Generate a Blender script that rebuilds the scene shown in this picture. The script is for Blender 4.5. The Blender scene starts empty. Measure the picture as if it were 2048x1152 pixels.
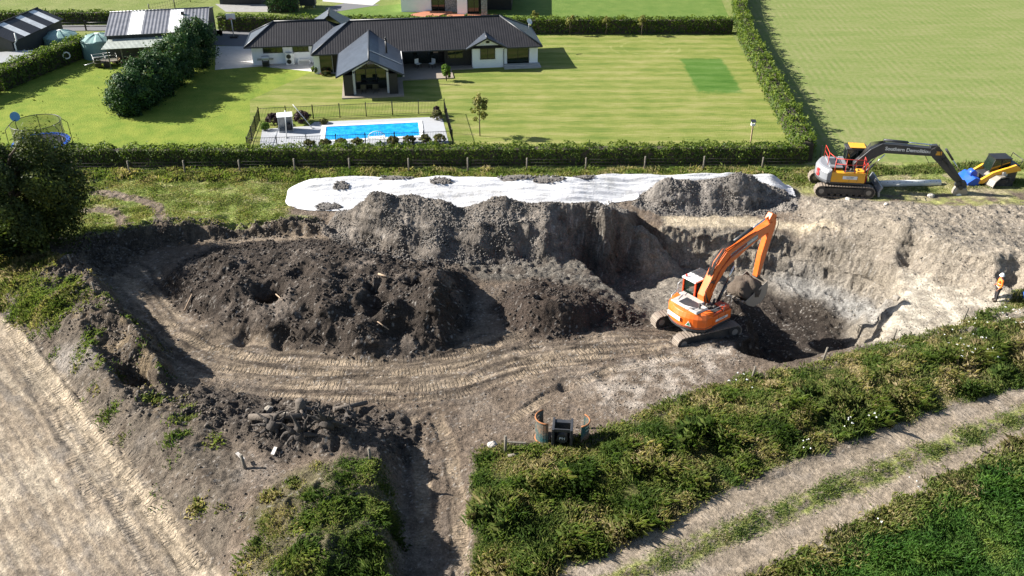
import bpy, bmesh, math, random
import numpy as np
from mathutils import Vector, Matrix
from mathutils.geometry import delaunay_2d_cdt
R = math.radians
rng = np.random.default_rng(7)
random.seed(7)
scene = bpy.context.scene
C = scene.collection

# ------------------------------------------------------------------ camera
FPX, TH, CH = 1820.0, R(30.4), 27.4            # focal length in photo pixels, pitch, height
cam_d = bpy.data.cameras.new('camera'); cam = bpy.data.objects.new('camera', cam_d); C.objects.link(cam)
cam_d.sensor_width = 36.0; cam_d.lens = 36.0 * FPX / 2048.0
cam_d.clip_start = 0.5; cam_d.clip_end = 3000
cam.location = (0, 0, CH); cam.rotation_euler = (R(90) - TH, 0, 0)
scene.camera = cam
# ------------------------------------------------------------------ light
SUN_EL = R(31); SUN_DIR = Vector((-0.985, 0.17, 0)).normalized() * math.cos(SUN_EL) + Vector((0, 0, math.sin(SUN_EL)))
w = bpy.data.worlds.new("World"); scene.world = w; w.use_nodes = True
nt = w.node_tree; bg = nt.nodes['Background']
sky = nt.nodes.new('ShaderNodeTexSky'); sky.sky_type = 'NISHITA'; sky.sun_disc = False
sky.sun_elevation = SUN_EL; sky.sun_rotation = math.atan2(SUN_DIR.x, SUN_DIR.y)
nt.links.new(sky.outputs[0], bg.inputs[0]); bg.inputs[1].default_value = 0.058
sd = bpy.data.lights.new('sun', 'SUN'); sd.energy = 5.0; sd.angle = R(0.5); sd.color = (1.0, 0.955, 0.88)
so = bpy.data.objects.new('sun', sd); C.objects.link(so)
so.rotation_euler = (-SUN_DIR).to_track_quat('-Z', 'Y').to_euler()
scene.view_settings.view_transform = 'Standard'; scene.view_settings.look = 'None'
scene.view_settings.exposure = 1.38; scene.view_settings.gamma = 1.0
try:
    scene.cycles.max_bounces = 6; scene.cycles.transparent_max_bounces = 12
except Exception: pass

# ------------------------------------------------------------------ picture pixel -> world
cT, sT = math.cos(TH), math.sin(TH)
def ray(px, py):
    x = (px - 1024) / FPX; v = (576 - py) / FPX
    return x, cT + v * sT, -sT + v * cT
def P(px, py, z=0.0):
    x, y, d = ray(px, py); t = (CH - z) / (-d)
    return (x * t, y * t)
def P3(px, py, z=0.0):
    a = P(px, py, z); return Vector((a[0], a[1], z))

# ------------------------------------------------------------------ noise
def _h(ix, iy, s):
    n = (ix.astype(np.int64) * 374761393 + iy.astype(np.int64) * 668265263 + s * 144665) & 0x7fffffff
    n = ((n ^ (n >> 13)) * 1274126177) & 0x7fffffff
    return (n ^ (n >> 16)) & 0xffff
def perlin(x, y, s=0):
    ix = np.floor(x); iy = np.floor(y); fx = x - ix; fy = y - iy
    u = fx * fx * fx * (fx * (fx * 6 - 15) + 10); v = fy * fy * fy * (fy * (fy * 6 - 15) + 10)
    def g(a, b):
        an = _h(ix + a, iy + b, s) * (2 * np.pi / 65536.0)
        return np.cos(an) * (fx - a) + np.sin(an) * (fy - b)
    return (g(0, 0) * (1 - u) + g(1, 0) * u) * (1 - v) + (g(0, 1) * (1 - u) + g(1, 1) * u) * v
def fbm(x, y, s=0, o=4, gain=.5):
    a, f, t = 1.0, 1.0, 0
    for i in range(o):
        t = t + a * perlin(x * f + 13.7 * i, y * f - 7.3 * i, s + i); a *= gain; f *= 2.03
    return t
def ridged(x, y, s=0, o=3):
    a, f, t = 1.0, 1.0, 0
    for i in range(o):
        t = t + a * (1 - np.abs(perlin(x * f + 5.1 * i, y * f, s + i)) * 2.4); a *= .5; f *= 2.1
    return t / 1.75
def worley(x, y, s=0):
    ix = np.floor(x); iy = np.floor(y); d = np.full(x.shape, 9.0)
    for a in (-1, 0, 1):
        for b in (-1, 0, 1):
            ox = _h(ix + a, iy + b, s) / 65536.0; oy = _h(ix + a, iy + b, s + 77) / 65536.0
            d = np.minimum(d, (x - ix - a - ox) ** 2 + (y - iy - b - oy) ** 2)
    return np.sqrt(d)
def sstep(a, b, x):
    t = np.clip((x - a) / (b - a), 0, 1); return t * t * (3 - 2 * t)

# ------------------------------------------------------------------ terrain: levels from a triangulated set of spot heights
GX0, GX1, GY0, GY1, GS = -46.0, 46.0, 20.0, 66.4, 0.08
nx = int(round((GX1 - GX0) / GS)) + 1; ny = int(round((GY1 - GY0) / GS)) + 1
LINES = [
 # paddock grass north of the dig, level
 [(0,338,0),(400,345,0),(900,338,0),(1500,335,0),(2048,335,0)],
 [(120,430,0),(300,428,0),(450,425,0),(600,428,0),(640,432,0)],
 # ragged turf bank on the north west side
 [(170,478,.2),(300,458,.6),(380,448,.7),(470,445,.7),(560,442,.6),(640,446,.4)],
 [(160,515,-.3),(300,492,-.35),(400,478,-.35),(520,472,-.35),(640,474,-.35),(740,500,-.4)],
 [(200,545,-.35),(330,530,-.35),(400,505,-.35)],
 # west bank
 [(60,500,.2),(100,508,.8),(150,515,1.3),(190,565,1.5),(235,622,1.6),(280,668,1.9),(312,705,1.6)],
 [(205,560,-.3),(245,610,-.3),(285,660,-.3),(335,705,-.3),(345,745,-.25),(330,780,0)],
 [(0,545,.4),(30,575,1.0),(90,598,1.1),(150,655,1.1),(210,725,1.1),(240,785,.9)],
 [(245,735,.2),(280,750,.1)],
 [(-60,560,0),(0,620,0),(50,660,0),(110,735,0),(200,850,0),(290,960,0),(400,1100,0),(450,1170,0),(520,1260,0)],
 [(300,830,.9),(370,900,1.0),(430,980,.9),(470,1080,.7)],
 [(400,800,.3),(470,820,.5),(520,830,.5)],
 # stump heap and turf mound
 [(440,845,.9),(540,848,1.4),(600,828,1.7),(660,848,1.7),(725,862,1.5)],
 [(480,905,.7),(600,915,.9),(700,905,1.1),(760,905,1.0)],
 [(520,1000,1.1),(640,1000,1.6),(740,1000,1.3),(775,1060,1.1),(775,1180,1.0)],
 [(520,1160,1.0),(640,1140,1.6)],
 [(780,860,-.2),(830,900,-.35),(850,1000,-.35),(850,1160,-.35)],
 [(800,950,-.35),(800,1160,-.35)],
 [(905,900,-.3),(925,1000,-.3),(940,1160,-.3)],
 # dark heap foot
 [(325,570,-.35),(370,625,-.35),(480,670,-.35),(600,697,-.35),(700,712,-.35),(820,712,-.35),(890,703,-.35)],
 [(360,548,.6),(440,508,1.1),(520,508,1.4),(600,500,1.6),(680,494,1.8),(740,518,1.5),(800,548,1.4),(840,545,1.7),(875,532,2.2)],
 [(420,590,.9),(500,600,1.1),(600,575,1.7),(690,600,1.6),(770,600,1.5),(820,585,1.7)],
 [(430,640,.1),(520,650,.35),(600,655,.6),(700,668,.5),(800,670,.6)],
 [(878,534,2.2),(872,572,2.2),(866,608,1.8),(852,645,.9)],
 [(922,545,-.3),(935,600,-.3),(928,650,-.3),(890,700,-.35)],
 [(470,470,-.35),(560,468,-.35),(700,480,-.35),(800,512,-.35),(930,530,-.35)],
 # small heap
 [(1000,600,-.35),(1010,640,-.35),(1060,668,-.35),(1130,675,-.35),(1190,650,-.4),(1215,612,-.5),(1170,580,-.4),(1060,565,-.35)],
 [(1040,600,.9),(1090,600,1.3),(1140,610,1.0)],
 # north gravel heap
 [(650,457,-.35),(700,488,-.35),(760,512,-.4),(840,524,-.4),(960,524,-.45),(1060,522,-.45),(1120,512,-.45)],
 [(690,425,1.1),(740,397,2.3),(830,390,2.5),(900,405,2.3),(1000,402,2.4),(1100,406,2.4),(1200,408,2.2),(1250,425,1.6)],
 [(800,455,1.2),(900,465,1.0),(1000,455,1.5),(1060,455,1.3),(1130,450,1.2)],
 # heap on the sheet, east
 [(1285,410,0),(1330,425,-.1),(1400,428,-.2),(1500,428,-.2),(1590,405,0)],
 [(1330,362,1.5),(1400,362,1.7),(1500,356,1.9),(1545,372,1.2)],
 # pit rim
 [(1300,640,-1.0),(1265,612,-.8),(1225,575,-.6),(1185,545,-.5),(1147,510,-.45),(1135,485,-.3),(1170,440,1.3),(1210,425,1.9),(1280,440,.9),(1325,452,-.2),(1400,457,-.3),(1500,457,-.3),(1600,462,-.3),(1680,480,-.3),(1750,502,-.2),(1795,535,-.2),(1808,590,-.2),(1790,640,-.1),(1775,672,-.1),(1700,692,-.05),(1640,705,0),(1560,724,0),(1480,702,-.1),(1440,690,-.4)],
 # pit back wall foot
 [(1230,545,-2.7),(1290,522,-2.7),(1360,535,-2.8),(1450,548,-3.0),(1540,558,-3.1),(1620,572,-3.1),(1700,590,-2.9),(1755,605,-2.7),(1765,640,-2.8)],
 [(1540,600,-3.3),(1600,640,-3.6),(1690,650,-3.5)],
 # excavator stand
 [(1325,620,-.95),(1338,590,-1.4),(1400,572,-1.7),(1452,580,-1.7),(1475,600,-1.3),(1500,636,-.95),(1496,672,-.75),(1470,690,-.5)],
 [(1350,625,-.9),(1400,640,-.92),(1470,640,-.92),(1450,665,-.9),(1360,670,-.9)],
 [(1265,592,-1.9),(1290,600,-1.7)],
 [(1290,560,-2.5),(1370,556,-2.7),(1440,560,-2.9)],
 # ground south of the machine
 [(1350,690,-.6),(1300,700,-.5),(1200,715,-.4),(1000,760,-.35),(800,790,-.35),(600,800,-.3),(430,775,-.3)],
 [(1000,850,-.2),(1200,780,-.25),(1400,740,-.15)],
 [(850,840,-.3),(950,870,-.3)],
 # spoil bank, east side
 [(1600,400,.6),(1680,412,1.2),(1760,432,1.5),(1830,460,1.7),(1900,484,1.8),(1980,504,1.9),(2060,526,2.0),(2200,560,2.0)],
 [(1640,450,.3),(1700,478,-.1),(1790,522,-.2),(1870,556,-.1),(1960,588,0),(2000,605,0),(2100,600,0)],
 [(1700,398,.0),(1800,405,.1),(1900,420,.6),(2000,450,.9),(2100,470,.9)],
 [(1900,400,.1),(2000,412,.4),(2100,425,.4)],
 # weed bank on the south side
 [(960,912,.0),(1060,893,0),(1180,863,0),(1300,815,0),(1420,765,0),(1500,745,0),(1640,718,0),(1780,685,0),(1925,640,0),(2070,600,0)],
 [(960,1000,.35),(1200,930,.4),(1400,860,.45),(1600,800,.45),(1800,740,.45),(2070,680,.45)],
 [(960,1190,0),(1100,1140,0),(1300,1052,0),(1500,945,0),(1700,872,0),(1900,803,0),(2100,740,0)],
]
pts, edges = [], []
def addline(vs, world=False):
    k0 = len(pts)
    for v in vs:
        pts.append(tuple(v) if world else (*P(v[0], v[1], v[2]), v[2]))
    for k in range(k0, len(pts) - 1): edges.append((k, k + 1))
for L in LINES: addline(L)
def under(px, py, z, dx, dy, zf):           # a hidden wall foot: stand off from the rim point in metres
    x, y = P(px, py, z); return (x + dx, y + dy, zf)
addline([under(1452,580,-1.7,.8,.3,-3.0), under(1475,600,-1.3,.9,.1,-3.2), under(1500,636,-.95,.8,.1,-3.2), under(1496,672,-.75,1.0,.4,-3.3), under(1480,702,-.1,.9,1.2,-3.8), under(1560,724,0,.3,1.5,-4.0), under(1640,705,0,0,1.5,-3.9), under(1700,692,0,-.3,1.5,-3.6), under(1775,672,0,-1.1,.9,-2.8)], True)
addline([under(1225,575,-.6,.9,.2,-2.0), under(1185,545,-.5,1.0,.1,-2.5), under(1147,510,-.45,1.2,-.1,-2.8), under(1135,485,-.3,1.3,-.3,-2.8), under(1170,440,1.3,1.9,-1.3,-2.8), under(1230,432,1.6,1.6,-1.9,-2.8)], True)
# the back of the heaps (not seen from the front)
addline([(-12.5,57.2,0),(-9,57.0,0),(-5,57.2,0),(0,57.3,0),(5,57.4,0),(8.5,57.2,0),(9.5,59.5,.4),(13,61.5,.2),(18,61.5,.1),(20,59.6,0)], True)
for x in np.linspace(GX0 - 2, GX1 + 2, 12):
    pts.append((x, GY0 - 2, 0)); pts.append((x, GY1 + 2, 0)); pts.append((x, GY1 - 2.2, 0))
for y in np.linspace(GY0, GY1, 8):
    pts.append((GX0 - 2, y, 0)); pts.append((GX1 + 2, y, 0))
for q in [(0,800),(100,1000),(250,1150),(1400,1120),(1700,960),(1900,900),(2000,1100),(0,450),(60,420)]: pts.append((*P(*q), 0))
res = delaunay_2d_cdt([Vector((p[0], p[1])) for p in pts], edges, [], 0, 1e-4, True)
vz = []
for i, org in enumerate(res[3]):
    if org: vz.append(pts[org[0]][2])
    else:                                           # a crossing of two lines: take the nearest given height
        q = res[0][i]; k = min(range(len(pts)), key=lambda k: (pts[k][0]-q.x)**2 + (pts[k][1]-q.y)**2); vz.append(pts[k][2])
H = np.zeros((ny, nx))
for tri in res[2]:
    if len(tri) != 3: continue
    a, b, c = (res[0][k] for k in tri); za, zb, zc = (vz[k] for k in tri)
    i0 = max(0, int((min(a.x, b.x, c.x) - GX0) / GS)); i1 = min(nx - 1, int((max(a.x, b.x, c.x) - GX0) / GS) + 1)
    j0 = max(0, int((min(a.y, b.y, c.y) - GY0) / GS)); j1 = min(ny - 1, int((max(a.y, b.y, c.y) - GY0) / GS) + 1)
    if i1 < i0 or j1 < j0: continue
    X, Y = np.meshgrid(GX0 + GS * np.arange(i0, i1 + 1), GY0 + GS * np.arange(j0, j1 + 1))
    d = (b.y - c.y) * (a.x - c.x) + (c.x - b.x) * (a.y - c.y)
    if abs(d) < 1e-9: continue
    l1 = ((b.y - c.y) * (X - c.x) + (c.x - b.x) * (Y - c.y)) / d
    l2 = ((c.y - a.y) * (X - c.x) + (a.x - c.x) * (Y - c.y)) / d; l3 = 1 - l1 - l2
    m = (l1 > -1e-6) & (l2 > -1e-6) & (l3 > -1e-6)
    H[j0:j1 + 1, i0:i1 + 1][m] = (l1 * za + l2 * zb + l3 * zc)[m]
def blur(A, r):
    for ax in (0, 1):
        k = 2 * r + 1
        pad = [(0, 0), (0, 0)]; pad[ax] = (r + 1, r)
        S = np.cumsum(np.pad(A, pad, mode='edge'), axis=ax)
        A = (S[k:, :] - S[:-k, :]) / k if ax == 0 else (S[:, k:] - S[:, :-k]) / k
    return A
XX, YY = np.meshgrid(GX0 + GS * np.arange(nx), GY0 + GS * np.arange(ny))

def hitH(px, py):
    """where the sight line through a photo pixel meets the ground surface"""
    x, y, d = ray(px, py)
    t = (CH - 3.5) / (-d)
    while True:
        X, Y, Z = x * t, y * t, CH + d * t
        g = height(X, Y)
        if Z <= g: return Vector((X, Y, g))
        t += .04
def height(X, Y):
    if X <= GX0 or X >= GX1 - GS or Y <= GY0 or Y >= GY1 - GS: return 0.0
    fi = (X - GX0) / GS; fj = (Y - GY0) / GS; i = int(fi); j = int(fj); u = fi - i; v = fj - j
    return float((H[j, i] * (1-u) + H[j, i+1] * u) * (1-v) + (H[j+1, i] * (1-u) + H[j+1, i+1] * u) * v)
def heights(X, Y):
    fi = np.clip((X - GX0) / GS, 0, nx - 1.01); fj = np.clip((Y - GY0) / GS, 0, ny - 1.01); i = fi.astype(int); j = fj.astype(int); u = fi - i; v = fj - j
    r = (H[j, i] * (1-u) + H[j, i+1] * u) * (1-v) + (H[j+1, i] * (1-u) + H[j+1, i+1] * u) * v
    return np.where((X > GX0) & (X < GX1) & (Y > GY0) & (Y < GY1), r, 0)
def wpoly(pl): return np.array([hitH(*q)[:2] for q in pl])
def inpoly(pl, X=None, Y=None):
    X = XX if X is None else X; Y = YY if Y is None else Y
    m = np.zeros(X.shape, bool); n = len(pl)
    for k in range(n):
        x1, y1 = pl[k]; x2, y2 = pl[(k + 1) % n]
        if y1 == y2: continue
        m ^= ((y1 > Y) != (y2 > Y)) & (X < (x2 - x1) * (Y - y1) / (y2 - y1) + x1)
    return m
def pathinfo(pl, wmax=1.5, X=None, Y=None):
    """distance to a polyline, signed side offset and length along it"""
    X = XX if X is None else X; Y = YY if Y is None else Y
    D = np.full(X.shape, 1e3); U = np.zeros(X.shape); acc = 0
    for k in range(len(pl) - 1):
        a = np.array(pl[k]); b = np.array(pl[k + 1]); L = np.hypot(*(b - a))
        t = np.clip(((X - a[0]) * (b[0] - a[0]) + (Y - a[1]) * (b[1] - a[1])) / L**2, 0, 1)
        dx = X - a[0] - t * (b[0] - a[0]); dy = Y - a[1] - t * (b[1] - a[1])
        sg = np.sign((b[0] - a[0]) * dy - (b[1] - a[1]) * dx); d = np.hypot(dx, dy)
        m = d < np.abs(D); D = np.where(m, d * np.where(sg == 0, 1, sg), D); U = np.where(m, acc + t * L, U); acc += L
    return D, U
def soft(pl, feather=.4, jig=.5, s=3):
    m = inpoly(pl, XX + jig * fbm(XX * .9, YY * .9, s), YY + jig * fbm(XX * .9, YY * .9, s + 50)).astype(float)
    r = max(1, int(feather / GS / 2)); return blur(blur(m, r), r)
H = blur(blur(H, 2), 1)
def dent(px, py, rad, dz, z=0):
    global H
    x, y = P(px, py, z); H = H - dz * np.exp(-(((XX - x) / rad) ** 2 + ((YY - y) / rad) ** 2) ** 1.5)
for a in [(540,574,.8,1.7,1.5),(1090,592,.55,.9,1.0),(835,555,.6,.8,1.8),(752,595,.8,.9,1.6),(1818,514,.8,1.3,0),(1800,506,.6,-.5,.3),(2030,552,.8,1.6,1),(1450,690,.5,.3,-.4),(1785,570,.5,.5,-.3),(1690,540,.7,-.3,-1.5),(700,600,.5,.4,1.8),(480,640,.5,.4,1),(600,535,.7,.5,1.9),(800,640,.8,.6,1.2),(560,640,.5,.5,1.2),(720,650,.9,-.5,1.2),(780,600,.7,-.6,2.0),(650,610,.6,-.5,1.6),(470,570,.9,-.5,1.3),(745,560,.5,.6,1.9),(1165,498,.5,.3,0),
          (270,735,1.0,1.0,.8),(1130,770,.35,.25,-.2),(1212,752,.4,.2,-.2),(690,540,.6,.3,1.9),(610,620,.6,.4,1.2),
          (455,520,.7,-.4,1.5),(640,560,.8,-.4,1.9),(960,440,.5,-.35,2),(1060,435,.6,-.35,2),(860,480,.7,-.3,1),(740,402,.5,-.2,2.3),(1000,470,.3,.3,1.4),(1085,470,.4,-.5,1.2),(1105,462,.9,-.9,1.2),(1045,462,.45,.8,1.4),(1165,452,.5,.9,1.4),(1215,440,.7,-.6,1.6),(760,402,1.0,-.5,2.3),(930,404,.9,.55,2.3),(1000,408,.6,-.35,2.2),(870,470,.9,-.5,1),(700,450,.7,-.3,.6),(1330,372,.9,-.45,1.4),(1400,374,.6,.5,1.4),(1480,366,.9,-.4,1.7),(1540,380,.5,.4,1.0),(1040,470,.25,.4,1.2)]: dent(*a)
# ------------------------------------------------------------------ zones
Z = {}
Z['heap'] = soft(wpoly([(318,570),(350,535),(430,492),(520,485),(640,478),(760,500),(850,520),(920,530),(945,560),(950,640),(905,700),(820,718),(700,715),(590,700),(480,674),(365,628)]), .5, .5)
Z['heap2'] = soft(wpoly([(985,620),(1010,580),(1070,560),(1160,572),(1215,600),(1260,622),(1300,650),(1210,660),(1130,682),(1055,672),(1005,650)]), .5, .5)
Z['gravel'] = soft(wpoly([(640,452),(700,410),(745,388),(840,384),(1000,394),(1210,400),(1262,425),(1240,470),(1180,500),(1120,520),(1000,530),(850,530),(760,516),(695,492)]), .3, .3)
Z['gravel2'] = soft(wpoly([(1262,410),(1290,385),(1320,355),(1400,350),(1500,346),(1550,362),(1600,395),(1590,420),(1500,432),(1400,434),(1320,430)]), .3, .3)
Z['stump'] = soft(wpoly([(350,790),(420,765),(520,800),(760,820),(850,850),(820,930),(760,940),(700,900),(560,925),(500,880),(440,850),(380,830)]), .6, .6)
Z['turf'] = soft(wpoly([(140,470),(300,445),(640,436),(655,460),(520,476),(400,482),(300,500),(160,540)]), .4, .5)
Z['bank'] = soft(wpoly([(0,500),(140,505),(200,550),(340,700),(350,760),(420,800),(480,900),(470,1000),(440,1152),(400,1120),(200,860),(50,665),(-20,620)]), .5, .5)
Z['grassN'] = soft(wpoly([(-400,295),(2500,295),(2300,360),(1900,385),(1620,378),(1300,350),(620,370),(560,430),(640,440),(400,446),(200,470),(-300,480)]), .5, .5)
Z['grassE'] = soft(wpoly([(1580,350),(2300,350),(2300,410),(1900,412),(1760,402),(1600,388)]), .5, .6)
Z['ramp'] = soft(wpoly([(900,530),(1120,515),(1150,512),(1225,578),(1300,640),(1230,640),(1200,600),(1150,572),(1060,562),(960,560)]), .4, .6)
Z['pale'] = soft(wpoly([(1320,430),(1480,428),(1640,440),(1700,462),(1620,460),(1500,456),(1330,455)]), .3, .3)
Z['pale2'] = soft(wpoly([(1800,540),(1900,575),(1990,600),(2060,598),(1960,640),(1800,690),(1700,700),(1640,705),(1760,670),(1800,600)]), .6, .7)
Z['pale3'] = soft(wpoly([(1180,800),(1180,745),(1300,715),(1420,690),(1560,722),(1400,775),(1250,830)]), .6, 1.0)
Z['floor'] = soft(wpoly([(205,560),(300,690),(430,740),(600,780),(1000,760),(1330,690),(1300,660),(1130,690),(900,710),(600,700),(380,640),(310,560),(330,530)]), .5, .4)
Z['path'] = soft(wpoly([(380,480),(520,470),(640,472),(780,515),(900,530),(700,500),(480,490)]), .4, .4)
Z['yard'] = soft(wpoly([(-400,600),(-20,625),(45,660),(110,735),(200,850),(290,960),(400,1100),(480,1200),(520,1300),(-400,1300)]), .25, .12)
Z['pit'] = soft(wpoly([(1300,640),(1225,575),(1147,510),(1135,485),(1170,440),(1210,425),(1325,452),(1500,457),(1680,480),(1795,535),(1808,590),(1775,672),(1640,705),(1560,724),(1480,702),(1470,640),(1380,615)]), .3, .2)
Z['wall'] = np.clip(np.hypot(*np.gradient(blur(H, 2), GS)) - .7, 0, 1) * Z['pit']
Z['weed'] = soft(wpoly([(955,915),(1060,908),(1180,894),(1250,862),(1300,836),(1420,790),(1500,768),(1640,742),(1790,698),(1925,668),(2100,615),(2300,560),(2300,680),(1900,808),(1700,878),(1500,952),(1300,1056),(1100,1145),(940,1200)]), .3, .35)
Z['mound'] = soft(wpoly([(470,1180),(520,1100),(500,1010),(560,960),(640,930),(700,920),(775,940),(790,1060),(780,1200)]), .6, .9)
Z['lush'] = soft(wpoly([(1500,1230),(1640,1135),(1760,1070),(1900,995),(2140,880),(2500,700),(2500,1300),(1400,1300)]), .4, .4)
TA = [P(960,1215), P(1100,1148), P(1300,1060), P(1500,958), P(1700,882), P(1900,812), P(2100,748)]
TB = [P(1250,1215), P(1500,1100), P(1700,1000), P(1850,930), P(2100,815)]
dA = np.array(P(2048,765)) - np.array(P(1300,1056)); dA /= np.hypot(*dA); nA = np.array([-dA[1], dA[0]])
def trk(px, py, off=0):
    p = np.array(P(px, py)); return [tuple(p + dA * s + nA * off) for s in (-45, 60)]
dT1, uT1 = pathinfo(trk(1700, 925)); dT2, uT2 = pathinfo(trk(1700, 1010))
mT = sstep(1.0, .6, np.abs(dT1 + .25 * fbm(XX * .5, YY * .5, 9))) ; mT2 = sstep(1.0, .6, np.abs(dT2 + .25 * fbm(XX * .5, YY * .5, 19)))
Z['track'] = np.clip(mT + mT2, 0, 1)
# ------------------------------------------------------------------ tyre and track marks: length along the path and strength
PATHS = [([(205,575),(300,640),(398,690),(480,712),(593,722),(739,725),(886,716),(984,692),(1047,670)], .33, .2),
 ([(260,650),(330,705),(430,737),(593,745),(739,748),(870,742),(1000,715),(1080,690)], .33, .2),
 ([(300,720),(398,751),(495,765),(642,772),(818,778),(935,762),(1032,728),(1150,706),(1300,680)], .36, .2),
 ([(300,755),(398,771),(520,790),(642,798),(818,800),(920,790),(1010,760),(1120,725),(1310,700)], .33, .2),
 ([(215,545),(300,580),(350,620)], .33, .2), ([(230,600),(330,650),(440,700)], .33, .2),
 ([(870,830),(900,900),(915,1000),(925,1180)], .35, .22), ([(825,840),(838,900),(848,1000),(850,1180)], .35, .22),
 ([(1020,840),(1100,790),(1220,740),(1330,715)], .3, .2),
 ([(1870,405),(1960,470),(2048,520)], .3, .22), ([(1930,402),(2010,455),(2100,500)], .3, .22), ([(1990,402),(2100,470)], .3, .22),
 ([(20,650),(150,820),(280,980),(400,1130)], .3, .22), ([(60,660),(180,810),(300,950)], .25, .2), ([(250,950),(330,1060),(400,1180)], .3, .22),
 ([(120,820),(210,960),(290,1120),(310,1180)], .3, .22), ([(30,700),(120,860),(190,1010)], .3, .25)]
TU = np.zeros(H.shape); TM = np.zeros(H.shape)
for pl, hw, pitch in PATHS:
    D, U = pathinfo([tuple(hitH(*q)[:2]) for q in pl])
    D = D + .08 * perlin(XX * .8, YY * .8, 5)
    m = sstep(hw + .06, hw - .06, np.abs(D)); n = np.clip(.6 + 1.7 * fbm(XX * .6, YY * .6, 31), 0.0, 1)
    m2 = m * n
    TU = np.where(m2 > TM, U / pitch, TU); TM = np.maximum(TM, m2)
    H = H - .035 * m + .04 * np.exp(-((np.abs(D) - hw - .1) / .1) ** 2) * np.clip(.6 + 2.5 * perlin(XX * 1.5, YY * 1.5, 8), 0, 2.5) * n
for dT, uT in ((dT1, uT1), (dT2, uT2)):
    H = H - .06 * sstep(1.0, .5, np.abs(dT)) 
    m = sstep(.75, .55, np.abs(dT)) * .16 * np.clip(.6 + 1.5 * fbm(XX * .4, YY * .4, 41), 0, 1); TU = np.where(m > TM, uT / .22, TU); TM = np.maximum(TM, m)
# scrape lines on the yard
scr = np.zeros(H.shape)
dy_, dx_ = np.array(P(400,1100)) - np.array(P(50,660)), None
sv = dy_ / np.hypot(*dy_); cross = XX * -sv[1] + YY * sv[0]; along = XX * sv[0] + YY * sv[1]
scr = fbm(cross * 1.7, along * .12, 61, 4) 
H = H + Z['yard'] * (scr * .06 + .035 * fbm(cross * 6.5, along * .35, 65, 3) + .02 * fbm(XX * 2, YY * 2, 62))
edge_d, edge_u = pathinfo(wpoly([(0,620),(50,660),(110,735),(200,850),(290,960),(400,1100),(450,1170)]))
H = H + .12 * np.exp(-((edge_d + .25) / .12) ** 2) * np.clip(.7 + perlin(edge_u * .5, edge_u * 0 + 3.3, 4), 0, 1.4) - .08 * np.exp(-((edge_d + .9) / .3) ** 2)
# ------------------------------------------------------------------ roughness of each zone
clod = ridged(XX * 1.1, YY * 1.1, 11, 4) - .55
lump = fbm(XX * .55, YY * .55, 21, 3)
w1 = 1 - np.clip(worley(XX * 3.2, YY * 3.2, 1), 0, 1); w2 = 1 - np.clip(worley(XX * 6.5, YY * 6.5, 2), 0, 1); w3 = 1 - np.clip(worley(XX * 1.4, YY * 1.4, 3), 0, 1)
patch = sstep(-.1, .35, fbm(XX * .35, YY * .35, 77))
crestd = np.minimum(np.abs(pathinfo([P(100,540),P(150,545),P(190,600),P(235,660),P(285,715),P(315,740)])[0]), np.abs(pathinfo([P(330,800),P(420,800),P(520,850),P(640,870),P(760,900)])[0]))
crest = sstep(3.2, .8, crestd + .8 * fbm(XX * .6, YY * .6, 15))
rough = np.clip(.1 * (1 - Z['yard']) + Z['heap'] * .5 + Z['heap2'] * .45 + Z['ramp'] * .5 + Z['stump'] * 1.0 + Z['turf'] * 1.0 + Z['bank'] * (.32 + .68 * crest) + Z['mound'] * .6, 0, 1.0)
grav = np.clip(Z['gravel'] + Z['gravel2'] * 1.0, 0, 1)
dist = np.clip((1 - Z['grassN']) * (1 - .9*Z['grassE']) * (1 - Z['yard']) * (1 - Z['weed']) * (1 - Z['lush']) * (1 - Z['track']) * sstep(63.5, 62, YY), 0, 1)
trackish = np.clip(Z['floor'] + Z['pale'] + Z['pale2'] + TM, 0, 1)
H = H + rough * (.32 * clod * (.5 + patch) + .26 * (w3 - .45) + .22 * lump + .14 * (w1 - .5) + .06 * (w2 - .5))
H = H + grav * (.34 * (ridged(XX * .42, YY * .3, 14, 4) - .55) + .16 * lump + .05 * (w1 - .5) * 1.5 + .05 * (w2 - .5) * 1.8)
H = H + dist * (1 - rough) * (1 - grav) * (1 - .8 * trackish) * (.09 * lump + .07 * np.clip(clod, 0, 1) * patch + .05 * (w1 - .5) + .04 * (w2 - .5))
east = sstep(18, 21, XX) * sstep(62.5, 60, YY) * (1 - Z['weed']) * (YY > 40) * (1 - Z['grassE'])
H = H + east * (.30 * (ridged(XX * .42 + .2 * YY, YY * .5, 17, 4) - .6) + .05 * clod + .03 * (w2 - .5)) * (1 - Z['pale2']) * (1 - .7 * Z['pale'])
H = H + Z['wall'] * (.4 * (ridged(XX * .55, YY * .55, 24, 4) - .6) + .16 * (w1 - .5))
H = H + np.clip(Z['weed'] + Z['lush'], 0, 1) * .12 * fbm(XX, YY, 33)
H = H + .05 * np.clip(Z['floor'], 0, 1) * fbm(XX * 1.3, YY * 3.2, 135, 3)
H = H + Z['pit'] * (1 - Z['wall']) * (.10 * clod + .12 * lump)
H = H + Z['grassN'] * .05 * fbm(XX * 1.5, YY * 1.5, 35)
# two dirt wheel scars in the paddock
for pl in ([(190,385),(240,392),(290,400),(318,420),(325,445)], [(170,420),(215,420),(240,432),(250,450)]):
    D, U = pathinfo([tuple(hitH(*q)[:2]) for q in pl]); m = sstep(.6, .35, np.abs(D + .3 * fbm(XX, YY, 6)))
    Z['scar'] = np.maximum(Z.get('scar', 0), m); H = H + m * (.12 * clod + .05 * (w1 - .5))
edge = np.minimum.reduce([XX - GX0, GX1 - XX, YY - GY0, GY1 - YY]); H = H * sstep(0, 1.0, edge)
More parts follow.
